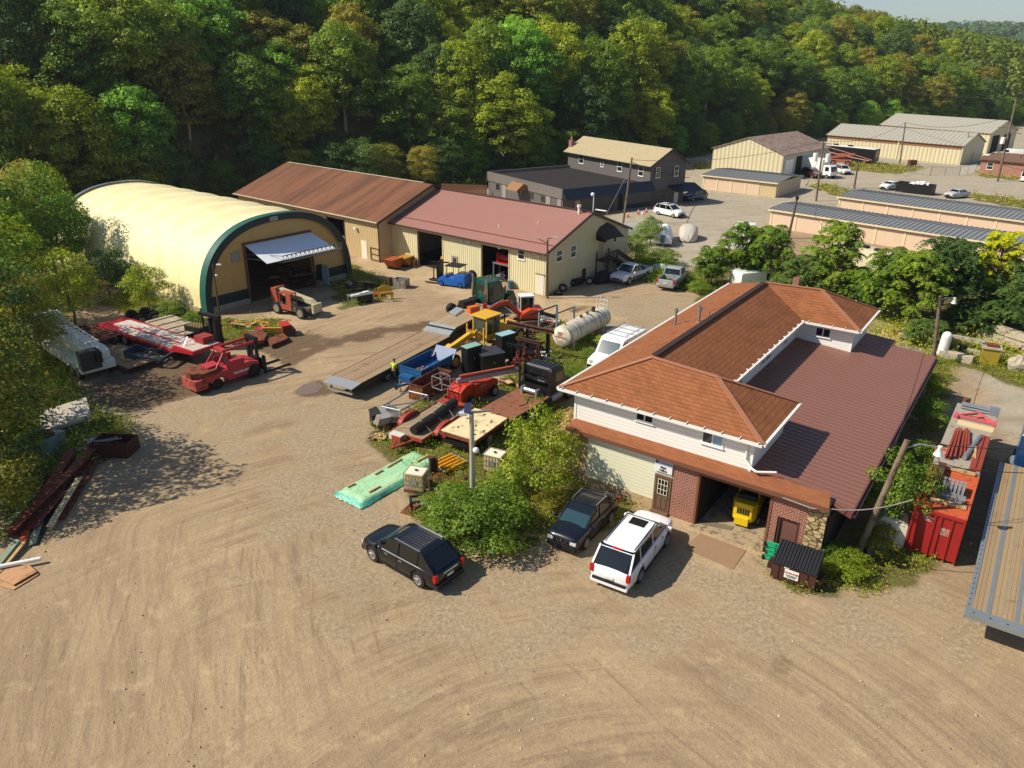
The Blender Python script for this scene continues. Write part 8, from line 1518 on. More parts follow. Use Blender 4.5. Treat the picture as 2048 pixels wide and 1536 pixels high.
cs_ = thing('concrete_slab', 'pale broken concrete slab tilted on the rubble bank', 'slab', P(138, 858), rad(35)); obj('slab', MB().slab([(-1.5, -1.0, .7), (1.3, -1.1, 1.0), (1.4, 1.0, 1.5), (-1.3, .9, 1.2)], .22), mat('pale_concrete', 'b4aa9c', .9, 0, .12, 2, '8a8070', .6, .02), cs_, bevel=.05); obj('rubble_base', MB().ball((0, 0, 0), .9, 9, 6, .55).ball((.5, .3, .1), .7, 8, 5, .6), mat('rubble', '6f6050'), cs_, rough=.07)
sk1 = thing('skip', 'pale blue green tapered skip under the concrete slab', 'skip', P(92, 900), rad(-5)); SG = mat('skip_green', '6f8a86', .6, 0, .15, 1.5, '5a5040', .6); obj('hull', MB().prism([(-1.1, 1.0), (-.6, 0), (.8, 0), (.9, 1.0)], 'y', -.8, .8), SG, sk1); obj('heap', MB().ball((0, 0, .95), .75, 10, 6, .25), RUST2, sk1, rough=.05); text_mesh('JN', .45, Matrix.Translation((.15, -.81, .62)) @ Matrix.Rotation(pi/2, 4, 'X'), INK, sk1, bold=.01)
sk2 = thing('skip', 'dark rusty open bin overgrown with grass right of the slab', 'skip', P(233, 905), rad(-3)); m = MB().box(-1.1, 1.1, -.7, -.64, 0, .9).box(-1.1, 1.1, .64, .7, 0, .9).box(-1.1, -1.04, -.64, .64, 0, .9).box(1.04, 1.1, -.64, .64, 0, .9).box(-1.04, 1.04, -.64, .64, 0, .4); obj('hull', m, mat('dark_maroon_rust', '4a2018', .75, 0, .2, 1.5), sk2); obj('loose_bar', MB().bar((-.9, -.5, .95), (.2, .1, .95), .06).bar((-.5, -.5, .97), (.5, 0, .97), .05), GALV, sk2)
junk(195, 893, 18, .7, .5, 'tangle of grey wire and twisted strip at the top of the beam pile', [GALV, WOOD, GALV], 51, L=(.4, 1.2)); junk(95, 960, 10, .8, .4, 'dark broken boards left of the beam pile', [RUST2, BLK, WOOD], 52)
# ================================================================= FRONT OF THE OFFICE
yf_ = thing('forklift', 'bright yellow forklift backing out of the office garage', 'forklift', P(1488, 1042), HA+pi/2+rad(4)); YF = mat('vivid_yellow', 'd6b818', .35, 0, .05, 1)
obj('counterweight', MB().prism([(-.62, -.25), (-.45, -.6), (.45, -.6), (.62, -.25), (.62, .6), (-.62, .6)], 'z', .35, 1.35, Matrix.Rotation(-pi/2, 4, 'Z')), YF, yf_, bevel=.06); obj('rear_step', MB().box(-.75, -.5, -.35, .35, .15, .6), YF, yf_, bevel=.04); obj('body', MB().box(.3, 2.4, -.55, .55, .4, 1.2), YF, yf_, bevel=.05)
m = MB()
for i in range(5): m.box(-.63, -.585, -.3+i*.13, -.22+i*.13, .75, 1.05)
obj('radiator_slots', m, DKIN, yf_); obj('gas_bottle', MB().cyl((-.05, -.45, 1.5), (-.05, .45, 1.5), .17, n=14), BLKP, yf_, smooth=True); obj('seat', MB().box(.5, 1.0, -.3, .3, 1.2, 1.45).box(.45, .6, -.3, .3, 1.4, 1.95), SEAT, yf_); obj('overhead_guard', MB().bar((.3, -.5, 1.3), (.5, -.5, 2.3), .06).bar((.3, .5, 1.3), (.5, .5, 2.3), .06).bar((1.9, -.5, 1.2), (1.7, -.5, 2.3), .06).bar((1.9, .5, 1.2), (1.7, .5, 2.3), .06).box(.4, 1.8, -.5, .5, 2.28, 2.34), YF, yf_)
for x in (-.05, 2.0):
    for s in (-1, 1): wheel(yf_, x, s*.6, .3, .2)
slab_at('rubber_mat', 'brown mat on the ground in front of the garage', [(1368, 1098), (1400, 1068), (1492, 1102), (1466, 1140)], .02, .05, mat('brown_mat', '8f7458', .9, 0, .15, 2), 'mat'); slab_at('board', 'long board lying across the garage threshold', [(1386, 1046), (1398, 1040), (1467, 1055), (1462, 1062)], .04, .06, mat('grey_plank', ''), 'board')
gbn = thing('pallet_bin', 'bright green plastic bin leaning by the brick wall', 'bin', P(1545, 1122), HA+.1); GP = mat('green_plastic', '1fa070', .45, 0, .06); obj('panel', MB().box(-.4, .4, -.05, .05, 0, 1.0), GP, gbn); m = MB()
for i in range(4): m.box(-.38, .38, -.09, -.05, .08+i*.24, .12+i*.24)
m.box(-.03, .03, -.09, -.05, 0, 1.0); obj('rib', m, GP, gbn); obj('caster', MB().box(-.5, -.4, -.15, .05, .05, .2).box(-.5, -.4, -.15, .05, .45, .6).box(-.5, -.4, -.15, .05, .8, .95), BLKP, gbn)
A = P(1539, 1156); B = P(1616, 1183); dm, L = deckthing('dumpster', 'brown steel dumpster with ribbed black lid and white sign', 'dumpster', A, B); L = 1.95; DBR = mat('dumpster_brown', '4a2c24', .5, 0, .12, 1.5); D_ = 1.15
obj('hull', MB().add([(0, 0, .08), (L, 0, .08), (L, D_, .08), (0, D_, .08), (0, -.05, 1.0), (L, -.05, 1.0), (L, D_, 1.45), (0, D_, 1.45)], [(0, 3, 2, 1), (0, 1, 5, 4), (1, 2, 6, 5), (2, 3, 7, 6), (3, 0, 4, 7), (4, 5, 6, 7)]), DBR, dm, bevel=.015); m = MB()
for x in (.33, 1.6): m.bar((x, -.02, .1), (x, -.07, 1.0), .03, .03)
m.box(-.05, L+.05, -.09, -.04, .93, 1.0); obj('stiffener', m, mat('dumpster_dark', '38211c', .5), dm); obj('fork_pocket', MB().box(-.22, -.02, .1, .7, .45, .7).box(L+.02, L+.22, .1, .7, .45, .7), mat('dumpster_dark', ''), dm)
for k in range(2):
    m = MB(); x0 = k*L/2+.01; x1 = (k+1)*L/2-.01; m.slab([(x0, -.12, 1.04), (x1, -.12, 1.04), (x1, D_, 1.52), (x0, D_, 1.52)], .05); n = 7
    for i in range(n): x = x0+.06+i*(x1-x0-.1)/(n-1); m.bar((x, -.10, 1.06), (x, D_-.02, 1.54), .055, .05)
    obj('lid', m, mat('lid_black', '232326', .5, 0, .1), dm)
obj('caster', MB().cyl((.1, .1, .08), (.14, .1, .08), .08).cyl((L-.14, .1, .08), (L-.1, .1, .08), .08), BLKP, dm); sg2 = obj('sign_plate', MB().box(.6, 1.22, -.075, -.055, .38, .82), WHITE, dm); RX90 = Matrix.Rotation(pi/2, 4, 'X'); text_mesh('824', .15, Matrix.Translation((.66, -.07, .9)) @ RX90, WHITE, dm, bold=.006)
text_mesh('ADVANCED', .12, Matrix.Translation((.91, -.08, .66)) @ RX90, mat('red_ink', ''), sg2, bold=.006); text_mesh('WASTE SERVICE\n724-222-8829', .07, Matrix.Translation((.91, -.08, .5)) @ RX90, INK, sg2, bold=.002)
pl_ = thing('step_pallet', 'grey wooden steps against the stone pier behind the dumpster', 'steps', P(1650, 1120), HA); [obj('tread', MB().box(-.4, .4, -.1+i*.2, .06+i*.2, .1+i*.17, .14+i*.17), mat('grey_plank', ''), pl_) for i in range(4)]; obj('stringer', MB().bar((-.4, -.1, .05), (-.4, .7, .7), .05, .15).bar((.4, -.1, .05), (.4, .7, .7), .05, .15), mat('grey_plank', ''), pl_)
tag(obj('timber', MB().bar((0, 0, 0), P(1100, 1074)-P(1048, 1071), .14, .12), WOOD, None, loc=P(1048, 1072)+Vector((0, 0, .06))), 'pale timber edging left of the navy crossover', 'beam')
for a_, b_, l_ in (((1240, 990), (1272, 1004), 'pair of pale pipes at the office wall behind the crossover'),): tag(obj('pipe', MB().cyl((0, 0, .05), P(*b_)-P(*a_)+Vector((0, 0, .05)), .03), GALV, None, loc=P(*a_)), l_, 'pipe')
# ================================================================= RIGHT SIDE
def frame_from(A, B, z=0): return Vector((A.x, A.y, 0)), hd(A, B)
# red open container: front face towards the yard
zt = 2.5; a = P(1832, 1006, zt); b = P(1932, 1042, zt); h = hd(b, P(2010, 774.5, 2.6))-pi/2; Wc = 2.15; q0 = Vector((b.x, b.y, 0)); ex_ = Vector((cos(h), sin(h), 0)); o0 = q0-ex_*Wc
rc = thing('roll_off_container', 'red steel container with scratched panels and rusty load, near the leaning pole', 'container', o0, h); RCM = mat('container_red', '96201e', .5, 0, .12, 1, '6c2a20', .66, .003, 1.3); Lc = 4.9; ORG = mat('orange_primer', 'b8552c', .7, 0, .15, 1.2, '8a3e24', .58)
obj('front_panel', MB().box(0, Wc, 0, .06, .15, zt-.12), RCM, rc); m = MB()
for x in (.4, .95, 1.2, 1.68): m.box(x-.04, x+.04, -.07, 0, .1, zt-.12)
m.box(-.03, Wc+.03, -.08, .08, zt-.12, zt).box(-.03, .05, -.06, .06, .1, zt).box(Wc-.05, Wc+.03, -.06, .06, .1, zt); obj('stiffener', m, RCM, rc); m = MB().box(0, .06, .06, Lc, .15, zt-.1).box(Wc-.06, Wc, .06, Lc, .15, zt-.1).box(0, Wc, Lc-.06, Lc, .15, zt-.1)
for i in range(9): m.box(Wc, Wc+.07, .4+i*.6, .5+i*.6, .15, zt-.1)
obj('side_panel', m, RUST, rc); obj('top_plate', MB().box(0, Wc, 0, Lc, zt-.1, zt-.04), ORG, rc); obj('top_rail', MB().box(-.04, .08, 0, Lc, zt-.08, zt+.04).box(Wc-.08, Wc+.04, 0, Lc, zt-.08, zt+.04), ORG, rc)
text_mesh('22,500 KG\n3,740 KG\n33.1 CU M\n1,170 CU FT', .1, Matrix.Translation((1.44, -.012, 1.6)) @ RX90, mat('faded_white_ink', 'c8b4a8', .7), rc, bold=.003); text_mesh('NMU 40\n22G1', .15, Matrix.Translation((.68, -.012, 2.05)) @ RX90, mat('faded_white_ink', ''), rc, bold=.004)
RC4 = Matrix.Translation(o0) @ Matrix.Rotation(h, 4, 'Z')
def onc(x, y, z): return RC4 @ Vector((x, y, z))
def on_top(name, label, cat, mb, m_, x, y, z=zt, rz=0, group=None): o = tag(obj(name, mb, m_, None, loc=onc(x*Wc/2.5, y, z)), label, cat, group); o.rotation_euler = (0, 0, h+rz); o.scale = (Wc/2.5, 1, 1); return o
m = MB()
for i in range(6):
    for j in range(3): m.box(-.6+i*.2, -.46+i*.2, -.5+j*.35, -.2+j*.35, .02, .42)
on_top('casting_stack', 'grey slotted castings stacked on the red container', 'castings', m, mat('casting_grey', '8f9092', .6, .2, .2, 3), 1.5, 2.6); on_top('casting_stack', 'front layer of grey castings nearest the container edge', 'castings', MB().box(-.7, .7, -.2, .1, .0, .1).box(-.7, .7, -.2, -.15, .15, .3).box(-.7, .7, .05, .1, .15, .3), mat('casting_grey', ''), 1.5, 1.7)
on_top('timber', 'weathered timber lying across the front of the red container', 'beam', MB().box(-.9, .9, -.12, .12, 0, .12), WOOD, 1.45, 1.1, rz=.05); on_top('timber', 'weathered timber across the back of the red container', 'beam', MB().box(-1.1, 1.1, -.15, .15, 0, .15), WOOD, 1.2, 5.0, rz=.02); on_top('steel_column', 'rusty square column lying along the left of the red container', 'column', MB().box(-.2, .2, -1.6, 1.6, 0, .35), RUST2, .55, 3.2); on_top('steel_column', 'short rusty bracket standing at the left of the red container', 'column', MB().box(-.2, .2, -.2, .2, 0, .8), RUST2, .6, 1.3)
junk(1905, 905, 12, .7, .3, 'small rusty plates at the back of the red container', [RUST, ORG], 61, z=zt, L=(.3, .8))
# loaded container with ribbed top
Lk = 9.0; y0 = Lc+.15; lc = thing('loaded_container', 'long grey ribbed top container carrying steel sections behind the red one', 'container', onc(0, y0, 0), h); zc = 2.6; obj('walls', MB().box(0, Wc, 0, Lk, .15, zc), RUST2, lc); m = MB(); i = 0
while i*.28 < Lk: m.box(0, Wc, i*.28, i*.28+.15, zc, zc+.05); i += 1
obj('ribbed_top', m.box(0, Wc, 0, Lk, zc-.05, zc+.005), mat('container_grey', 'a39b8c', .6, .1, .15, 1, '7a6450', .62), lc); obj('end_frame', MB().box(-.02, Wc+.02, -.06, 0, zc-.35, zc+.06).box(.3, .5, -.08, -.06, zc-.3, zc), GALV, lc)
y1 = y0; zc += .05; RS = mat('red_oxide', '8c3c28', .6, 0, .12, 1.5)
for i, (x, L_) in enumerate(((.55, 3.9), (.72, 4.2), (.9, 4.0), (1.12, 3.6), (1.28, 3.9), (1.43, 3.4))): on_top('steel_section', 'red oxide steel section on the loaded container, %s from the left' % ('first', 'second', 'third', 'fourth', 'fifth', 'sixth')[i], 'steel section', MB().ibeam((0, -L_/2, .1), (0, L_/2, .1), .12, .2, .02), RS, x, y1+2.7+.1*i, zc, .02*i, 'red oxide sections on the container')
on_top('pipe', 'thick grey pipe lying beside the red oxide sections', 'pipe', MB().cyl((0, -1.6, .14), (0, 1.6, .14), .14, n=16), GALV, 1.72, y1+2.7, zc, -.12); on_top('plate_stack', 'wide red oxide plates along the right edge of the loaded container', 'plates', MB().box(-.3, .3, -2.4, 2.4, 0, .06).box(-.27, .0, -2.2, 2.3, .06, .12), RS, 2.2, y1+2.5, zc); on_top('board', 'pale boards between the pipe and the plates', 'boards', MB().bar((0, -.9, .05), (.1, .7, .05), .15, .08).bar((.1, -1.2, .1), (-.05, .2, .15), .12, .1), WOOD, 1.93, y1+2.6, zc)
on_top('plywood_sheet', 'long pale panel across the loaded container', 'panel', MB().box(-1.05, 1.05, -.3, .3, 0, .06), mat('pale_ply', 'cdb88a', .8, 0, .06), 1.5, y1+6.0, zc); PK = mat('pink_red', 'c25c5c', .6, 0, .08); on_top('truss_frame', 'pink red triangular steel frame on the loaded container', 'frame', MB().bar((-1.1, -.2, .1), (1.2, -.2, .1), .16, .14).bar((-1.1, -.2, .1), (.1, .55, .25), .14).bar((1.2, -.2, .1), (.1, .55, .25), .14).bar((-.2, -.2, .1), (.5, .3, .2), .12).box(-1.25, -1.0, -.45, .1, 0, .2).box(1.1, 1.3, -.45, .1, 0, .2), PK, 1.35, y1+7.0, zc)
m = MB()
for i in range(5): m.cyl((-1.0, -.3+i*.15, .1+.12*(i % 2)), (.9, -.3+i*.15, .1+.12*(i % 2)), .07, n=8)
on_top('conduit_bundle', 'bundle of grey conduits at the far end of the loaded container', 'conduits', m.box(.7, 1.3, -.4, .3, 0, .35), GALV, 1.3, y1+8.6, zc); on_top('paint_can', 'rusty can at the far end of the loaded container', 'can', MB().cyl((0, 0, 0), (0, 0, .35), .17, n=14), RUST, .45, y1+9.2, zc)
# flatbed trailer and blue truck at the right edge
z = 1.4; a = P(1929, 1226, z); b = P(1991, 960, z); h2 = hd(a, b); fb = thing('flatbed_trailer', 'galvanised flatbed trailer with wooden deck running off the right edge', 'trailer', Vector((a.x, a.y, 0)), h2); Lf = 15.5; BG = mat('flatbed_grey', '949a9a', .4, .5, .1, 1, '7c7a70', .7)
obj('deck', MB().box(.55, Lf, -2.35, -.22, z-.06, z-.005), planks('flatbed_boards', '8c7556', 'a08a68', 'y', .18, '6e563c', gap=.03), fb); m = MB().box(0, Lf, -.2, 0, z-.12, z).box(0, Lf, -2.6, -2.4, z-.12, z).box(0, .55, -2.4, -.2, z-.12, z)
for y in (-.78, -1.78): m.box(.55, Lf, y-.08, y+.08, z-.05, z+.006)
obj('rail', m.box(0, Lf, -.03, 0, z-.2, z-.12).box(0, .05, -2.6, 0, z-.2, z-.12).box(3, Lf, -1.0, -.85, z-.6, z-.12).box(3, Lf, -1.75, -1.6, z-.6, z-.12), BG, fb); m = MB(); i = 0
while .7+i*.42 < Lf: m.box(.7+i*.42, .78+i*.42, -.12, -.07, z, z+.004); i += 1
for y in (-.3, -.9, -1.5, -2.1): m.box(.2, .28, y-.03, y+.03, z, z+.004)
obj('stake_hole', m, DKIN, fb); m = MB(); i = 0
while .9+i*.24 < Lf: m.box(.9+i*.24, 1.03+i*.24, -1.36, -1.24, z-.004, z+.006); i += 1
obj('winch_track', m, mat('worn_steel', ''), fb)
for x in (3.8, 5.1):
    for y in (-.4, -2.2): wheel(fb, x, y, .48, .3)
bt_ = thing('truck_tractor', 'dark blue truck tractor with teal toolbox cut by the right edge', 'truck', fb.location+Matrix.Rotation(h2, 3, 'Z') @ Vector((Lf-1.2, -1.75, 0)), h2); NB = paint('1a3c66'); obj('cab', MB().prism([(2.0, .9), (4.6, .9), (4.6, 1.6), (4.2, 2.9), (2.2, 3.1), (2.0, 2.9)], 'y', -1.1, 1.1), NB, bt_, bevel=.1); obj('hood', MB().prism([(4.5, .8), (6.0, .8), (6.0, 1.4), (4.5, 1.9)], 'y', -.8, .8), NB, bt_, bevel=.1); obj('rear_window', MB().box(1.97, 2.0, -.6, .6, 1.9, 2.5), GLC, bt_); obj('toolbox', MB().box(.2, 1.3, -1.2, .3, 1.42, 2.1), mat('teal_box', '1c7884', .4, 0, .05), bt_, bevel=.03); obj('toolbox_lid', MB().box(.15, 1.35, -1.25, .35, 2.1, 2.2), mat('teal_lid', '5fb4ac', .4), bt_); obj('fuel_tank', MB().cyl((2.0, 1.1, .8), (3.2, 1.1, .8), .32, n=14), GALV, bt_, smooth=True)
for x in (.8, 2.0, 4.9):
    for s in (-1, 1): wheel(bt_, x, s*1.0, .5, .32)
# poles, lamps, wires
def pole(name, label, base, top, r=.13, mt=WOODP, cat='pole', group='utility poles', zt_=None):
    b_ = P(*base); d = FW+(top[0]-1024)/CF*R2-(top[1]-768)/CF*U2; k_ = (b_.x*d.x+b_.y*d.y)/(d.x*d.x+d.y*d.y); H_ = CH+k_*d.z if zt_ is None else zt_; tp = P(*top, H_); t = thing(name, label, cat, b_, 0, group); q = tp-b_; obj('shaft', MB().cyl((0, 0, -.2), q, r*1.15, r*.85, n=12), mt, t, smooth=True); return t, q
lp, q = pole('lamp_pole', 'leaning wooden lamp pole in front of the red container', (1709, 1118), (1815, 880), .15, zt_=6.2, cat='lamp pole', group='lamp poles')
def lamp_arm(t, q, d, l=1.5, s=1.0): obj('arm', MB().tube([q+Vector((0, 0, -.4)), q+d*l*.4+Vector((0, 0, -.15)), q+d*l+Vector((0, 0, -.2))], .035), GALV, t); obj('lamp_head', MB().cyl(q+d*l+Vector((0, 0, -.15)), q+d*l+Vector((0, 0, -.35)), .1).cyl(q+d*l+Vector((0, 0, -.35)), q+d*l+Vector((0, 0, -.6)), .1*s, .21*s, n=14), mat('lamp_white', 'dcdcd6', .3), t, smooth=True)
lamp_arm(lp, q, Vector((.98, -.2, 0)), 1.4); lpq = lp.location+q
l2, q = pole('lamp_pole', 'straight wooden lamp pole at the rear corner of the lean-to roof', (1866, 728), (1881, 592), .14, cat='lamp pole', group='lamp poles'); lamp_arm(l2, q, Vector((1, .1, 0)), 1.2); l2q = l2.location+q
lc_, q = pole('lamp_pole', 'grey concrete lamp pole with solar panel rising from the round bush', (946, 1046), (943, 828), .13, mat('concrete_pole', 'a8a192', .8, 0, .1, 2), 'lamp pole', 'lamp poles'); obj('solar_panel', MB().slab([q+Vector(v_) for v_ in ((-.35, -.1, .1), (.0, -.1, .1), (.0, .2, .5), (-.35, .2, .5))], .03), mat('panel_blue', '33405a', .2), lc_); obj('cross_arm', MB().bar(q+Vector((-.7, 0, 0)), q+Vector((.9, .2, .1)), .08, .1), GALV, lc_); obj('flood_lamp', MB().box(q.x-.6, q.x-.2, q.y-.15, q.y+.15, q.z-.05, q.z+.08), LENS, lc_); obj('camera_dome', MB().ball((q.x+.2, q.y-.1, q.z-1.9), .16), WHITE, lc_, smooth=True)
g2, q = pole('lamp_pole', 'dark pole with flood lamps at the corner of the metal workshop', (1095, 597), (1095, 479), .1, mat('dark_pole', '5a4a3a', .7), 'lamp pole', 'lamp poles'); obj('flood_arm', MB().bar(q+Vector((0, 0, .1)), q+Vector((.9, 0, .2)), .06).bar(q+Vector((0, 0, -.4)), q+Vector((-.9, 0, .1)), .06), BLK, g2); obj('flood_lamp', MB().box(q.x+.4, q.x+1.1, q.y-.12, q.y+.12, q.z+.15, q.z+.25).box(q.x-1.1, q.x-.8, q.y-.1, q.y+.1, q.z+.05, q.z+.15), LENS, g2)
g3, q = pole('lamp_pole', 'thin dark pole with small lamps at the green shelter corner', (441, 642), (425, 528), .07, mat('dark_pole', ''), 'lamp pole', 'lamp poles'); obj('arm', MB().bar(q, q+Vector((.7, -.2, .0)), .05), BLK, g3); obj('lamp_head', MB().box(q.x+.4, q.x+.8, q.y-.3, q.y-.1, q.z-.05, q.z+.05).ball((q.x+.2, q.y, q.z-1), .12), WHITE, g3)
u1, q = pole('utility_pole', 'utility pole with guy wire in front of the dark flat building', (1246, 447), (1264, 315), .14); obj('guy_wire', MB().cyl(q*.85, (-3.0, -1.0, .5), .03, n=5), GALV, u1); u1q = u1.location+q
u2, q = pole('utility_pole', 'utility pole with twin white transformers by the box truck', (1632, 402), (1647.5, 281), .16); obj('cross_arm', MB().bar(q+Vector((-1.3, .5, -.5)), q+Vector((1.3, -.5, -.5)), .12, .14), WOODP, u2)
for s in (-.9, .9): obj('transformer', MB().cyl(q*.72+Vector((s, -s*.4, -.6)), q*.72+Vector((s, -s*.4, .7)), .38, n=14), WHITE, u2, smooth=True)
u2q = u2.location+q
u3, q = pole('utility_pole', 'tilted dark utility pole in front of the storage doors', (1576, 477), (1594, 399), .15, mat('dark_pole', '')); u3q = u3.location+q; obj('insulator', MB().box(-.15, .15, -.15, .15, 0, .4, Matrix.Translation(q)), BLK, u3)
u4, q = pole('utility_pole', 'bare pole on the edge of the far gravel lot', (1708, 377), (1717, 326), .15, mat('dark_pole', ''))
u5, q = pole('utility_pole', 'slender grey pole in front of the long warehouse', (1799, 330), (1811, 245), .15); u5q = u5.location+q
u6, q = pole('utility_pole', 'tall grey utility pole with cross arms at the far right', (1995, 363), (2033, 198), .2); u6q = u6.location+q
for k_ in (.66, .6): obj('cross_arm', MB().bar(q*k_+Vector((-1.8, 1.0, 0)), q*k_+Vector((1.8, -1.0, 0)), .15, .15), WOODP, u6)
obj('transformer', MB().cyl(q*.5+Vector((-.8, 0, -.5)), q*.5+Vector((-.8, 0, .7)), .4, n=14), WHITE, u6, smooth=True)
u7, q = pole('post', 'dark leaning post with white bucket left of the rear lamp pole', (1799, 632), (1809, 574), .12, RUST2, 'post', None); u8, q = pole('post', 'reddish post at the corner of the brick bungalow', (2030, 352), (2042, 312), .15, RUST, 'post', None)
WIRE = mat('black_wire', '25241f', .6)
def wire(a, b, sag, label, r_=.02): a = Vector(a); tag(obj('power_line', MB().wire((0, 0, 0), Vector(b)-a, sag, r_), WIRE, None, loc=a), label, 'wire', 'power lines')
wire(lpq, (30, 33, 5.2), .5, 'upper wire from the leaning lamp pole to the right edge'); wire(lpq-Vector((0, 0, 1.0)), (30, 32, 4.2), .5, 'lower wire from the leaning lamp pole to the right edge'); wire(l2q, lpq-Vector((.5, 0, .3)), 1.3, 'sagging wire between the two wooden lamp poles'); wire(u1q-Vector((0, 0, .3)), u2q, 1.2, 'long wire from the dark building pole to the transformer pole', .03); wire(u1q-Vector((0, 0, .6)), Vector((30, 134, 2.9)), .4, 'service wire from the first pole over the awning', .05)
wire(u3q, u2q-Vector((0, 0, 1)), 1.2, 'wire between the tilted pole and the transformer pole', .03); wire(u5q, u6q-Vector((0, 0, 3)), 1.5, 'wire along the long warehouse to the tall pole', .035); wire(u6q-Vector((0, 0, .3)), (60, 300, 22), 2, 'high wire running left from the tall pole across the trees', .05); wire(u2q, u5q, 1.5, 'wire from the transformer pole to the slender pole', .03)
# fences
def fence(name, label, pts, H_=1.8, step=3.0, mesh=True):
    t = thing(name, label, 'fence', P(*pts[0]), 0, 'chain link fences'); o0 = P(*pts[0]); rails = MB(); W2 = MB()
    for a_, b_ in zip(pts[:-1], pts[1:]):
        p = P(*a_)-o0; q = P(*b_)-o0; L_ = (q-p).length; n = max(1, int(L_/step))
        for i in range(n+1): r_ = p.lerp(q, i/n); obj('post', MB().cyl(r_, r_+Vector((0, 0, H_)), .05, n=6), GALV, t)
        rails.bar(p+Vector((0, 0, H_)), q+Vector((0, 0, H_)), .05); k_ = int(L_/.6)
        for i in range(k_): u = p.lerp(q, i/k_); v_ = p.lerp(q, (i+1)/k_); W2.bar(u, v_+Vector((0, 0, H_)), .02).bar(v_, u+Vector((0, 0, H_)), .02)
    obj('top_rail', rails, GALV, t); obj('mesh', W2, GALV, t)
fence('chain_link_fence', 'chain link fence in front of the long warehouse', [(1815, 348), (1860, 352), (1918, 352), (1950, 345)], 1.8); fence('chain_link_fence', 'chain link fence behind the small storage block', [(1372, 333), (1405, 335), (1500, 348), (1560, 356)], 1.8); fence('chain_link_fence', 'low chain link fence along the far lot edge', [(1670, 385), (1725, 393), (1800, 402)], 1.5, 4)
tag(obj('burn_barrel', MB().box(-.8, .8, -.6, .6, 0, 1.4), RUST, None, loc=P(1823, 333), bevel=.03), 'rusty red box bin in front of the long warehouse', 'bin'); wf = thing('wooden_fence', 'brown board fence left of the dark flat building', 'fence', P(930, 392), rad(-8)); m = MB()
for i in range(26): m.box(i*.3-4, i*.3-3.74, -.03, .03, 0, 1.9)
obj('boards', m, mat('fence_brown', '7a5238', .8), wf); obj('rail', MB().box(-4, 4, .03, .08, 1.5, 1.6).box(-4, 4, .03, .08, .4, .5), mat('fence_brown', ''), wf)
# stacked concrete beams, blocks, tank beyond the road
STK = mat('weathered_beam', 'aba08c', .9, 0, .15, 1, '6d6656', .58, .02); 
for i, (a_, b_, z, l_) in enumerate((((1955, 672), (2100, 722), .3, 'lower of the long concrete beams stacked at the right edge'), ((1958, 668), (2100, 715), .95, 'upper of the long concrete beams stacked at the right edge'), ((1878, 712), (1945, 728), .3, 'pale concrete barrier block beside the road'), ((1795, 680), (1862, 694), .5, 'fallen whitish log left of the lamp pole'), ((1895, 690), (1965, 704), .8, 'grey beam resting behind the yellow box'), ((1910, 700), (1962, 714), .25, 'low grey beam behind the barrier block'))):
    p = P(*a_); q_ = P(*b_); tag(obj('concrete_beam' if i != 3 else 'log', MB().bar((0, 0, z), (q_-p)+Vector((0, 0, z)), .7 if i < 3 else .4, .6 if i < 3 else .35), STK, None, bevel=.04, loc=p), l_, 'beam' if i != 3 else 'log', 'beams beyond the road')
yb = thing('steel_box', 'tall dull yellow box with rusty load on top beyond the road', 'box', P(1975, 726), rad(-25)); obj('carcass', MB().box(-.6, .6, -.5, .5, 0, 1.3), mat('dull_yellow', 'a08a2c', .6, 0, .15, 1), yb); obj('lid', MB().box(-.7, .7, -.6, .6, 1.3, 1.42), STK, yb); obj('rusty_load', MB().box(-.4, .4, -.3, .2, 1.42, 1.65), RUST, yb, bevel=.05)
pt = thing('gas_tank', 'upright white gas tank at the rear lamp pole', 'tank', P(1882, 712), 0); obj('shell', MB().cyl((0, 0, .2), (.1, 0, 1.7), .38, n=16).ball((.1, 0, 1.7), .38).ball((0, 0, .2), .38), WHITE, pt, smooth=True)
tag(obj('boulder', MB().ball((0, 0, .5), .9, 9, 6, .8), STK, None, rough=.08, loc=P(2035, 742)), 'pale boulder at the right edge beyond the road', 'boulder'); tag(obj('oil_drum', MB().cyl((0, 0, 0), (0, 0, .9), .3, n=14), BLK, None, loc=P(1922, 712)), 'black drum beside the barrier block', 'drum')
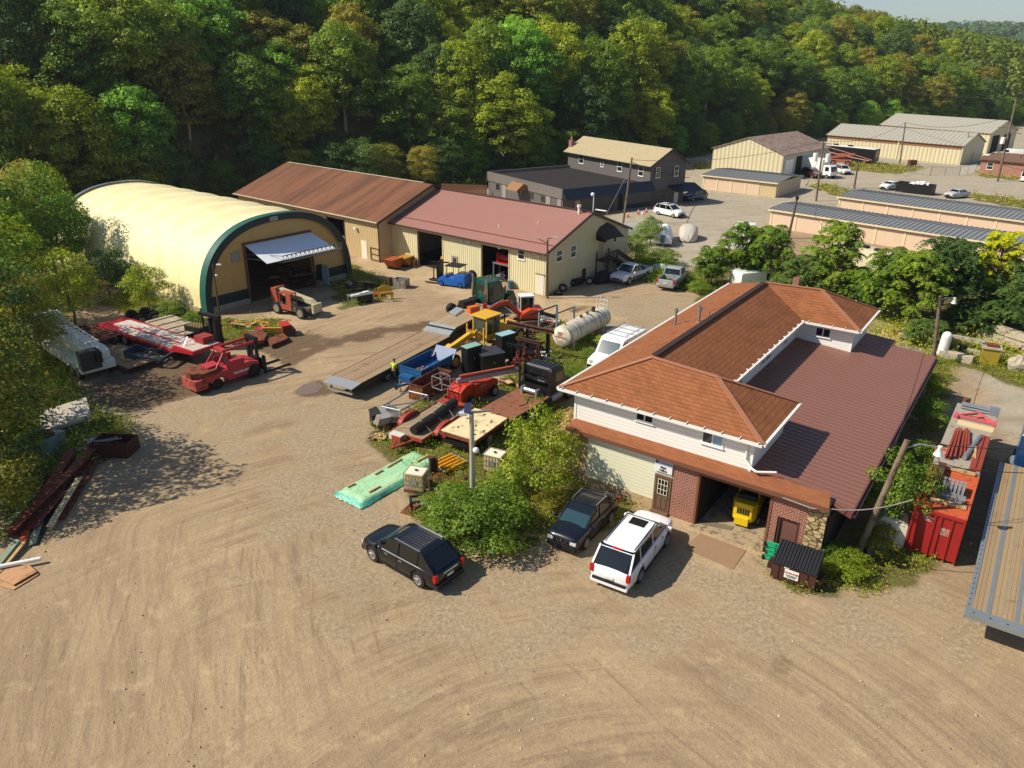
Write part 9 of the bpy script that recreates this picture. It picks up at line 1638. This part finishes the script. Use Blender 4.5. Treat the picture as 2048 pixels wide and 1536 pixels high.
wc = thing('white_cabinet', 'cream metal cabinet with sloping side behind the leaning pole', 'cabinet', P(1770, 1078), rad(-25)); obj('carcass', MB().prism([(-.8, 0), (.8, 0), (.8, 1.3), (-.3, 1.6), (-.8, .9)], 'y', -.6, .6), mat('cream_sheet', 'ddd8c2', .45, 0, .06, 1), wc, bevel=.03); obj('top_vent', MB().box(-.1, .5, -.4, .4, 1.55, 1.66), BLK, wc)
for i, (x, y, l_) in enumerate(((1742, 1110, 'left grey hose reel in the bush behind the leaning pole'), (1758, 1108, 'right grey hose reel in the bush behind the leaning pole'))): o = tag(obj('hose_reel', MB().cyl((0, -.1, .35), (0, .1, .35), .33, n=16).cyl((0, -.14, .35), (0, .14, .35), .12), GALV, None, loc=P(x, y)), l_, 'reel', 'hose reels'); o.rotation_euler = (0, 0, rad(10))
junk(1790, 672, 14, 1.2, .5, 'fallen red brown boards beyond the rear wing', [RUST, WOOD], 71, L=(1, 2.5), name='board_heap', cat='boards'); junk(1748, 632, 10, 1.2, .9, 'bleached branches and grey boards in the thicket', [WOOD, STK], 72, L=(1, 2.4), name='branch_heap', cat='branches'); junk(2010, 700, 12, 1.4, .6, 'grey broken boards along the verge by the yellow box', [STK, WOOD], 73, L=(1, 2.4), name='board_heap', cat='boards')
tag(obj('tarp_bundle', MB().ball((0, 0, .3), .9, 12, 6, .45), mat('pale_tarp', 'a9bcc4', .6, 0, .1, 2), None, rough=.05, smooth=True, loc=P(1320, 540)), 'pale blue tarp bundle between the two pickups', 'tarp')
# ================================================================= HAZE
hm_ = bpy.data.materials.new('haze'); hm_.use_nodes = True; nt = hm_.node_tree; nt.nodes.clear(); ho = nt.nodes.new('ShaderNodeOutputMaterial'); pv = nt.nodes.new('ShaderNodeVolumePrincipled')
pv.inputs['Density'].default_value = .00013; pv.inputs['Color'].default_value = (.78, .87, 1, 1); pv.inputs['Anisotropy'].default_value = .2; nt.links.new(pv.outputs[0], ho.inputs[1])
struct('haze', MB().box(-1600, 2600, -400, 2600, -9, 140), hm_, kind='stuff')
